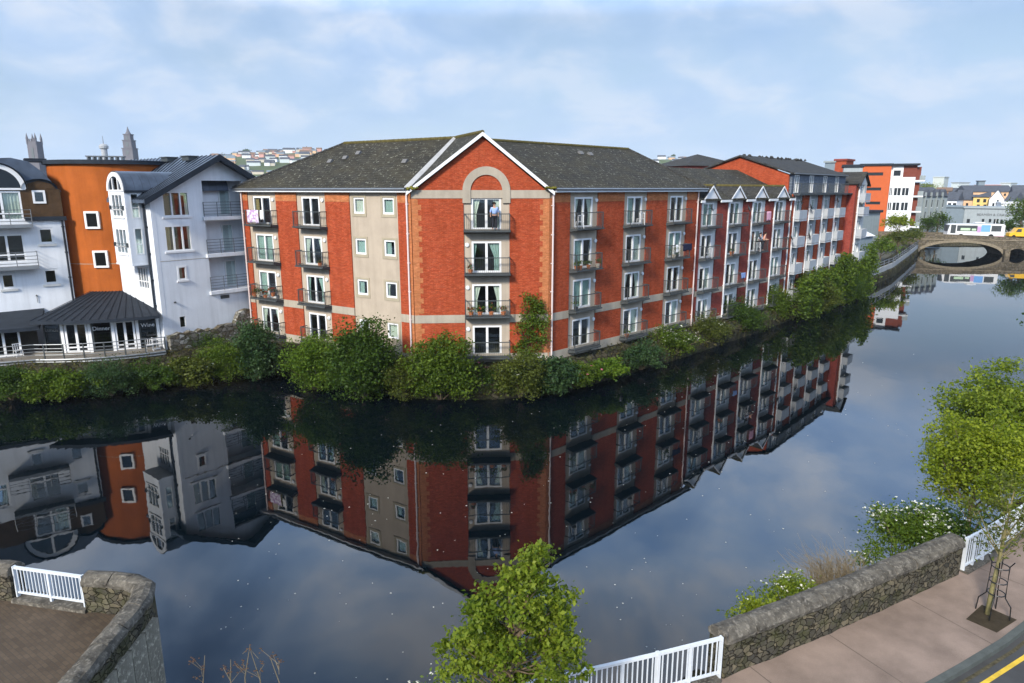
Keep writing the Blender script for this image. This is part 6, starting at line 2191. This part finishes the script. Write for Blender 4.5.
child(leaf_mesh("crown", P_, 0.085, M['leaf_bright'], rng, 0.62, 0.25, 0.3, 0.5), "crown", o)
MB().tube([(0, 0, -.1), (0.02, 0, 0.9), (0.1, 0, 2.2), (0.3, 0, 3.3), (0.5, 0, 4.2)], [.075, .065, .05, .03, .008], 9).build("trunk", M['bark'], o, smooth=True)
b = MB()
for i in rng.permutation(len(Cc))[:90]:
    c = Vector(Cc[i]); h = min(3.6, max(0.8, c.z - rng.uniform(.4, 1.0)))
    s0 = Vector((0.1 * h / 2.2, 0, h))
    b.tube([s0, s0.lerp(c, .5) + Vector((0, 0, -.05)), c], [.02, .012, .004], 5)
b.build("branch", M['bark'], o)

# trees and shrubs on the near bank
yb = aty(972, 470, 21.5)
limb_tree("tree", "yellow-green leafy tree on the bank beyond the white railing", "tree", (16.0, 22.0, 1.0), 4.75, 1.1, (1.5, 1.6, 1.55), 'leaf_lime', 24000, 0.105, 611, 0.10, 190, 0.21, None, 'bark', (0.2, 0.2), 0.6, 10, bottom=-0.9)
limb_tree("tree", "darker green tree standing behind the yellow-green one on the near bank", "tree", (20.0, 26.5, 1.0), 5.2, 1.3, (2.1, 2.1, 2.2), 'leaf_bright', 26000, 0.125, 612, 0.13, 200, 0.26, None, 'bark', (0.0, 0.0), 0.6, 10, bottom=-0.9)
q = ath(905, 562, 2.2)
shrub("bush", "large white flowering bush behind the stone wall end", "bush", (q.x + .1, q.y + .25, 1.7), (1.45, 1.0, 1.3), 'leaf_mid', 9500, 0.09, None, 260, 'flower', 621, rc=0.16, fsize=0.075)
q = ath(945, 552, 2.4)
shrub("bush", "dark green bush between the flowering bush and the white railing", "bush", (q.x + .5, q.y + .8, 1.7), (1.0, 0.8, 1.1), 'leaf_dark', 4200, 0.11, None, 30, 'flower', 622, rc=0.2, fsize=0.08)
q = ath(795, 610, 2.4)
shrub("shrub", "small white flowered shrub behind the middle of the curved wall", "shrub", (q.x, q.y + .25, 2.1), (0.65, 0.5, 0.62), 'leaf_bright', 3000, 0.085, None, 34, 'flower', 623, rc=0.18, fsize=0.07)
q = ath(762, 626, 2.4)
shrub("shrub", "yellowish ragged shrub behind the wall at the railing end", "shrub", (q.x, q.y + .2, 2.1), (0.55, 0.4, 0.46), 'leaf_lime', 1800, 0.085, None, 6, 'flower', 624, rc=0.2, fsize=0.07)


def dry_grass(name, label, cat, base, n, h, spread, seed, lean=(0, 0), r=0.006, mat='straw', group=None):
    rg = np.random.default_rng(seed)
    o = empty(name, label, cat, base, 0, group)
    b = MB()
    for k in range(n):
        a, rr_ = rg.uniform(0, 6.28), spread * math.sqrt(rg.random())
        x, y = rr_ * math.cos(a), rr_ * math.sin(a)
        l_ = h * rg.uniform(.55, 1.1)
        dx, dy = rg.normal(lean[0], .35), rg.normal(lean[1], .35)
        b.tube([(x, y, -.2), (x + dx * l_ * .3, y + dy * l_ * .3, l_ * .6), (x + dx * l_, y + dy * l_, l_ * (1 - .25 * abs(dx)))], [r, r * .8, r * .4], 4)
    b.build("stalk", M[mat], o)
    return o


q = ath(848, 588, 2.5)
dry_grass("straw_tuft", "tangle of dry straw coloured stalks behind the curved wall", "grass tuft", (q.x, q.y + .25, 2.1), 520, 1.2, 0.85, 71, (-.2, .1))
q = ath(820, 600, 2.3)
dry_grass("straw_tuft", "thin bent dry stalks leaning over the water beside the straw tangle", "grass tuft", (q.x + .1, q.y + .4, 1.9), 60, 1.3, 0.5, 72, (-.45, .15))
for i, (px, lab) in enumerate(((205, "dead umbel stalk nearest the concrete panels"), (232, "pale bent dead stalk beside the concrete panels"), (247, "tall dead seed stalk rising from the quay edge"), (262, "forked dead seed stalk in the middle of the weeds"), (281, "thin dead stalk at the open water end of the weeds"))):
    rg = np.random.default_rng(80 + i)
    base = aty(px, 708, 12.6)
    o = empty("dead_weed", lab, "weed", base)
    hh = [1.25, 1.15, 1.5, 1.35, 1.2][i]
    b = MB().tube([(0, 0, -.2), (.02, 0, hh * .5), (rg.normal(0, .1), .05, hh)], [.014, .011, .006], 5)
    top = Vector((0, .05, hh))
    hd = MB()
    for k in range(5):
        st_ = Vector((0.02, 0, hh * rg.uniform(.5, .95)))
        en = st_ + Vector((rg.normal(0, .16), rg.normal(0, .1), rg.uniform(.12, .32)))
        b.tube([st_, en], [.006, .004], 4)
        for q_ in range(4):
            e2 = en + Vector(rg.normal(0, .04, 3))
            hd.lathe([(0, -.015), (.022, 0), (0, .012)], 5, e2)
    b.build("stalk", M['straw'], o)
    hd.build("seed_foliage", flat('brown_seed', (0.10, 0.055, 0.03), 0.9), o)
for i, (px, py, lab, R) in enumerate(((262, 700, "low white flowered plant at the foot of the dead stalks", .35), (435, 690, "white flowered plant beside the leafy street tree", .4), (310, 706, "small leafy weed on the quay edge below the water", .25))):
    base = aty(px, py + 22, 12.3)
    shrub("wild_flower", lab, "plant", base, (R, R * .8, R * .9), 'leaf_mid', 420, 0.075, None, 24 if i < 2 else 8, 'flower', 700 + i, rc=.22, fsize=.06)

# foam flecks drifting on the river
rng = np.random.default_rng(12)
b = MB()
for k in range(420):
    t = rng.random()
    Y = 14.5 + 42 * t ** 1.6
    xa, xb = -0.55 * Y, 0.62 * Y
    x = rng.uniform(xa, xb)
    r = rng.uniform(.012, .032) * (0.6 + Y / 40)
    a = rng.uniform(0, 6.28)
    b.add([(x + r * math.cos(a + j * 1.257) * rng.uniform(.6, 1.2), Y + r * math.sin(a + j * 1.257) * rng.uniform(.6, 1.2), 0.006) for j in range(5)], [(0, 1, 2, 3, 4)])
fo = b.build("floating_flecks", flat('fleck', (0.5, 0.5, 0.46), 0.8), None)
tag(fo, kind="stuff")


# ------------------------------------------------------------------ things on the balconies and terraces
def pot(face, x, y, z, label, r=0.16, h=0.28, pm='terracotta', lm='leaf_mid', plant=0.3, group=None, fl_=0, name="flower_pot", cat="flower pot"):
    o = empty(name, label, cat, face.pt(x, y, z), face.rz, group)
    MB().lathe([(0, 0), (r * .72, 0), (r, h * .85), (r * 1.1, h * .86), (r * 1.1, h), (r * .9, h), (r * .88, h * .85), (0, h * .8)], 10).build("pot", M[pm], o)
    rg = np.random.default_rng(abs(hash(label)) % 9999 if False else sum(map(ord, label)))
    pts, _ = clump_points(rg, (plant * .8, plant * .8, plant), 10, 12, plant * .22, -.3)
    child(leaf_mesh("plant", pts + [0, 0, h + plant * .5], .10, M[lm], rg), "plant", o)
    if fl_:
        child(leaf_mesh("blossom", (pts + [0, 0, h + plant * .55])[rg.permutation(len(pts))[:fl_]], .10, M['flower_red'], rg, .9, 1.0), "blossom", o)
    return o


M['terracotta'] = m_plain("terracotta", (0.42, 0.15, 0.06), 0.8, 0.3, 6)
M['flower_red'] = m_leaf("red_blossom", [(0.45, 0.03, 0.03), (0.6, 0.08, 0.05)], 0.3)
flat('pale_pot', (0.5, 0.45, 0.36), 0.7)
flat('dark_pot', (0.05, 0.06, 0.06), 0.6)
BF = -0.50
for i, (x, lab) in enumerate(((2.25, "terracotta pot at the open end of the shaded second floor balcony row of pots"), (2.65, "leafier terracotta pot second in the row on the second floor shaded balcony"), (3.55, "terracotta pot in the middle of the row on the second floor shaded balcony"))):
    pot(fc, x, -0.5, FL[2], lab, plant=.22 + .08 * (i == 1))
pot(fc, 4.55, -0.5, FL[2], "pale square-looking pot ending the row of pots on the shaded balcony", pm='pale_pot', plant=.25)
for i, (x, lab) in enumerate(((1.25, "red flowered pot at the outer end of the crowded brick block balcony"), (1.7, "pale pot with small shrub on the crowded balcony near the white house"), (2.5, "large red flowered pot in the middle of the crowded balcony"), (3.4, "red flowered pot at the inner end of the crowded balcony"))):
    pot(fa, x, -0.5, FL[1] + (0.25 if i == 3 else 0), lab, plant=.34, fl_=40 if i != 1 else 0, lm='leaf_dark', pm='terracotta' if i != 1 else 'pale_pot')
for i, (x, lab) in enumerate(((3.75, "planter of red flowers hung at one end of the corner balcony rail"), (4.35, "leafy planter with few flowers on the corner balcony floor"), (5.1, "fullest green planter in the middle of the corner balcony"), (5.9, "small red flowered pot by the corner balcony post"))):
    pot(fb, x, -0.5, FL[1], lab, plant=.3 + .06 * (i == 2), fl_=26 if i in (0, 3) else 6, lm='leaf_mid')
pot(fb, 3.75, -0.5, FL[2], "small pot of red flowers alone on the corner balcony under the open door", plant=.2, fl_=18)
pot(fa, 8.75, -0.5, FL[2], "red pot at the corner of the empty second balcony", plant=.15, fl_=20)
pot(fc, 8.3, -0.5, FL[0], "leafy pot on the lowest middle balcony of the shaded front", plant=.3)
pot(fc, 2.3, -0.5, FL[1], "bushy green pot on the first floor balcony beside the brick corner", plant=.34, pm='dark_pot')
for i, (x, lab) in enumerate(((14.3, "tall leafy plant on the balcony with the hung dark cloth"), (14.75, "small green plant beside the white bag on the cloth hung balcony"))):
    pot(fc, x, -0.45, FL[2], lab, plant=.45 - .15 * i, pm='pale_pot' if i == 0 else 'dark_pot')
pot(fd, 5.25, -0.5, FD[2], "orange tub on the terrace balcony under the second gablet", r=.2, h=.34, plant=.2)


def cloth(face, x0, x1, ztop, drop, label, mats, name="cloth", y=-0.74, cat="laundry"):
    b = MB()
    n, m = 10, 6
    vs = []
    for j in range(m + 1):
        for i in range(n + 1):
            t = j / m
            vs.append((x0 + (x1 - x0) * i / n, y - 0.02 - 0.03 * math.sin(i * 1.3 + j * .5) * t, ztop + 0.035 - drop * t - 0.03 * math.sin(i * .9) * t))
    for i in range(n + 1):
        vs.append((x0 + (x1 - x0) * i / n, y + 0.07, ztop - 0.12))
    fs = [(j * (n + 1) + i, j * (n + 1) + i + 1, (j + 1) * (n + 1) + i + 1, (j + 1) * (n + 1) + i) for j in range(m) for i in range(n)]
    k = (m + 1) * (n + 1)
    fs += [(k + i, k + i + 1, i + 1, i) for i in range(n)]
    o = b.add(vs, fs).build(name, M[mats], None, face.o, face.rz, True)
    sol = o.modifiers.new("cloth_thickness", 'SOLIDIFY')
    sol.thickness = 0.012
    return tag(o, label, cat)


def m_pattern(name, c1, c2, sc):
    m, nt, N, L, P = new_mat(name)
    tc = N.new("ShaderNodeTexCoord").outputs["Object"]
    n = add_noise(N, L, tc, sc, 3, .6)
    L(add_ramp(N, L, n.outputs[0], [(.45, c1), (.55, c2)]).outputs[0], P.inputs["Base Color"])
    P.inputs["Roughness"].default_value = 0.9
    return m


M['lilac_cloth'] = m_pattern("white_lilac_print", (0.66, 0.62, 0.72), (0.36, 0.22, 0.42), 4)
flat('white_cloth', (0.68, 0.69, 0.70), 0.9)
flat('navy_cloth', (0.018, 0.020, 0.045), 0.9)
flat('pink_cloth', (0.62, 0.34, 0.44), 0.9)
flat('blue_cloth', (0.20, 0.30, 0.55), 0.9)
cloth(fa, 1.45, 2.75, FL[3] + 1.05, .95, "white and lilac patterned cloth hung over the top balcony rail nearest the white house", 'lilac_cloth')
cloth(fa, 2.95, 3.35, FL[3] + 1.05, .7, "narrow white towel hung beside the lilac cloth on the top balcony", 'white_cloth')
cloth(fc, 15.1, 16.4, FL[2] + 1.05, .55, "dark navy cloth hung over the shaded balcony rail near the downpipe", 'navy_cloth')
cloth(fc, 14.05, 14.4, FL[2] + 1.05, .6, "white bag hung on the balcony rail beside the navy cloth", 'white_cloth')
cloth(fd, 11.1, 12.0, FD[3] + 1.05, .85, "pink and white towel hung on the top terrace balcony under the third gablet", 'pink_cloth')
cloth(fd, 6.9, 7.7, FD[1] + 1.05, .5, "blue cloth over a lower terrace balcony rail", 'blue_cloth')


def dish(face, x, y, z, label, dark=True, r=0.33):
    o = empty("satellite_dish", label, "satellite dish", face.pt(x, y, z), face.rz + 0.4, "satellite dishes on the terrace fronts")
    d = MB().lathe([(0.01, 0), (r * .5, .03), (r * .85, .085), (r, .12), (r * .98, .135), (r * .8, .10), (.01, .03)], 16)
    dm = d.build("dish", M['metal' if dark else 'fascia'], o)
    dm.rotation_euler = (math.radians(68), 0, 0)
    MB().tube([(0, 0, 0), (0, .35, -.1)], .025, 6).tube([(0, 0, -r * .8), (0, -.35, -.02)], .014, 5).build("arm", M['black_metal'], o)


flat('dish_dark', (0.03, 0.03, 0.035))
for (f, x, y, z, lab) in ((fd, 1.0, -.55, 11.9, "dark satellite dish in front of the door under the first gablet"), (fd, 7.9, -.45, 11.7, "dark satellite dish on the brick beside the second gablet"), (fd, 17.6, -.45, 8.6, "dark dish on the downpipe end of the terrace"),
                          (fd, 10.1, -.6, 9.1, "dark dish above the balcony where two people stand"), (fe, 1.0, -.5, 12.2, "dark dish above the first white balcony box on the mansard block"), (fe, 4.3, -.45, 11.6, "dark dish on the white wall between upper balcony boxes"), (fe, 4.6, -.45, 8.6, "dark dish on the white wall between lower balcony boxes"), (fe, 13.2, -.45, 12.2, "dark dish under the slate storey at the far balcony boxes")):
    dish(f, x, y, z, lab)


def chair(name, label, p, rz, mat='upvc', group=None):
    o = empty(name, label, "chair", p, rz, group)
    MB().box(-.22, .22, -.22, .22, .43, .46).build("seat", M[mat], o)
    b = MB()
    for k in range(4):
        b.box(-.21 + k * .13, -.17 + k * .13, .19, .22, .46, .86)
    b.box(-.22, .22, .185, .225, .84, .90)
    b.build("backrest", M[mat], o)
    for sx in (-.2, .2):
        for sy in (-.2, .2):
            MB().tube([(sx, sy, .43), (sx * 1.12, sy * 1.12, 0)], .02, 6).build("leg", M[mat], o)
    return o


ap = lambda px, r: on_drum(r, ANG0 + (ANG1 - ANG0) * px, DECKZ)
chair("garden_chair", "white slatted chair at the rail by the white pilaster", ap(.89, 11.3), 0.6)
chair("garden_chair", "white slatted chair turned sideways next to the wine window", ap(.945, 11.0), 2.2)
chair("garden_chair", "white chair at the glass doors on the far end of the deck", Vector((-34.2, 46.0, DECKZ)), 1.0)
tb = empty("garden_table", "small round white table between the white deck chairs", "table", ap(.955, 10.75))
MB().lathe([(0, .70), (.36, .70), (.36, .74), (0, .74)], 16).build("table_top", M['upvc'], tb)
MB().lathe([(.03, .02), (.03, .70)], 8).lathe([(0, 0), (.22, 0), (.2, .03), (0, .04)], 12).build("pedestal", M['upvc'], tb)
for f, x, z, lab in ((fd, 1.3, FD[2], "white balcony chair under the first gablet"), (fc, 9.6, FL[3], "white chair on the top middle balcony of the shaded front"), (fc, 2.6, FL[3], "white chair on the top balcony beside the brick corner"), (fd, 10.3, FD[2], "pale chair on the balcony with two people")):
    chair("balcony_chair", lab, f.pt(x, -.42, z), f.rz + 2.6)
for f, x, z, lab in ((fd, 11.6, FD[3] - 2.75 + .02, None),):
    pass


# ------------------------------------------------------------------ people on the balconies
def skin_mesh(name, verts, edges, radii, mat, sub=1):
    me = bpy.data.meshes.new(name)
    me.from_pydata(verts, edges, [])
    t = bpy.data.objects.new(name, me)
    COL.objects.link(t)
    sk_ = t.modifiers.new("skin", 'SKIN')
    for i, r in enumerate(radii):
        me.skin_vertices[0].data[i].radius = (r, r) if not isinstance(r, tuple) else r
    me.skin_vertices[0].data[0].use_root = True
    ss = t.modifiers.new("sub", 'SUBSURF'); ss.levels = sub; ss.render_levels = sub
    bpy.context.view_layer.update()
    out = bpy.data.meshes.new_from_object(t.evaluated_get(bpy.context.evaluated_depsgraph_get()))
    bpy.data.objects.remove(t)
    bpy.data.meshes.remove(me)
    out.materials.clear()
    out.materials.append(mat)
    out.polygons.foreach_set("use_smooth", [True] * len(out.polygons))
    return out


flat('skin_tone', (0.46, 0.27, 0.19), 0.6, var=.05)
flat('hair_dark', (0.015, 0.012, 0.01), 0.7)
flat('trouser_dark', (0.03, 0.03, 0.04), 0.9)


def person(label, p, rz, shirt, lean=0.0, arms='rail'):
    o = empty("person", label, "person", p, rz)
    # y < 0 is forward; pelvis first
    L2 = lean
    V = [(0, 0, .93), (0, -.03 - L2 * .4, 1.15), (0, -.04 - L2, 1.38), (0, -.05 - L2 * 1.1, 1.50), (0, -.07 - L2 * 1.15, 1.60), (0, -.07 - L2 * 1.2, 1.72)]
    E_ = [(0, 1), (1, 2), (2, 3), (3, 4), (4, 5)]
    Rr = [(.15, .11), (.13, .10), (.15, .105), .055, .085, .075]
    for sx in (-1, 1):
        i = len(V)
        V += [(sx * .10, 0, .88), (sx * .11, -.02, .50), (sx * .115, .02, .09), (sx * .12, -.15, .03)]
        E_ += [(0, i), (i, i + 1), (i + 1, i + 2), (i + 2, i + 3)]
        Rr += [.095, .06, .042, .035]
        i = len(V)
        hand = (sx * .26, -.40 - L2 * .6, 1.06) if arms == 'rail' else (sx * .25, -.06, .82)
        el = (sx * .29, -.12 - L2 * .6, 1.14) if arms == 'rail' else (sx * .26, .02, 1.10)
        V += [(sx * .19, -.04 - L2, 1.41), el, tuple(np.array(el) * .25 + np.array(hand) * .75), hand]
        E_ += [(2, i), (i, i + 1), (i + 1, i + 2), (i + 2, i + 3)]
        Rr += [.055, .042, .032, .035]
    body = child(skin_mesh("body", V, E_, Rr, M['skin_tone'], 2), "body", o)
    # shirt and trousers slightly larger over the same skeleton
    sv = [(0, .0, .90), (0, -.03 - L2 * .4, 1.15), (0, -.04 - L2, 1.385), (0, -.05 - L2, 1.45)]
    se = [(0, 1), (1, 2), (2, 3)]
    sr = [(.175, .135), (.165, .13), (.175, .125), .075]
    for sx in (-1, 1):
        i = len(sv)
        el = (sx * .29, -.12 - L2 * .6, 1.14) if arms == 'rail' else (sx * .26, .02, 1.10)
        sv += [(sx * .19, -.04 - L2, 1.41), el]
        se += [(2, i), (i, i + 1)]
        sr += [.075, .06]
    child(skin_mesh("shirt", sv, se, sr, M[shirt], 1), "shirt", o)
    tv, te, tr_ = [(0, 0, .96)], [], [(.172, .132)]
    for sx in (-1, 1):
        i = len(tv)
        tv += [(sx * .10, 0, .86), (sx * .11, -.02, .50), (sx * .115, .02, .10)]
        te += [(0, i), (i, i + 1), (i + 1, i + 2)]
        tr_ += [.115, .082, .066]
    child(skin_mesh("trousers", tv, te, tr_, M['trouser_dark'], 1), "trousers", o)
    hy, hz = -.07 - L2 * 1.18, 1.66
    hb_ = MB().lathe([(.0, .125), (.06, .11), (.098, .06), (.104, .0), (.09, -.05)], 14, (0, hy + .018, hz + .02))
    child(hb_.mesh("hair", M['hair_dark'], True), "hair", o)
    nb = MB().prism([(-.012, hz - .03), (.012, hz - .03), (0, hz + .02)], hy - .105, hy - .07)
    nb.box(-.04, -.022, hy - .088, hy - .078, hz + .015, hz + .027).box(.022, .04, hy - .088, hy - .078, hz + .015, hz + .027).box(-.022, .022, hy - .088, hy - .078, hz - .065, hz - .055)
    child(nb.mesh("face", M['skin_tone']), "face", o)
    return o


flat('shirt_blue', (0.30, 0.42, 0.72), 0.9)
flat('shirt_grey', (0.42, 0.44, 0.52), 0.9)
flat('shirt_coral', (0.62, 0.30, 0.22), 0.9)
person("person in a light blue shirt standing in the open top door of the gabled corner", fb.pt(5.35, -0.28, FL[3] + .01), fb.rz, 'shirt_blue', 0.0, 'down')
person("person in a coral top leaning on a terrace balcony rail", fd.pt(11.55, -0.36, FD[2] + .01), fd.rz + .2, 'shirt_coral', 0.12)
person("person in a pale grey shirt standing beside the one in coral", fd.pt(10.85, -0.34, FD[2] + .01), fd.rz - .3, 'shirt_grey', 0.05)

# ------------------------------------------------------------------ the air
hzm = bpy.data.materials.new("haze")
hzm.use_nodes = True
_n = hzm.node_tree.nodes
_n.clear()
_o = _n.new("ShaderNodeOutputMaterial")
_v = _n.new("ShaderNodeVolumePrincipled")
_v.inputs["Color"].default_value = (0.80, 0.88, 1.0, 1)
_v.inputs["Density"].default_value = 0.00013
hzm.node_tree.links.new(_v.outputs[0], _o.inputs["Volume"])
hz_o = MB().box(-2300, 2300, -450, 2300, -4.0, 140).build("haze", hzm)
tag(hz_o, kind="stuff")
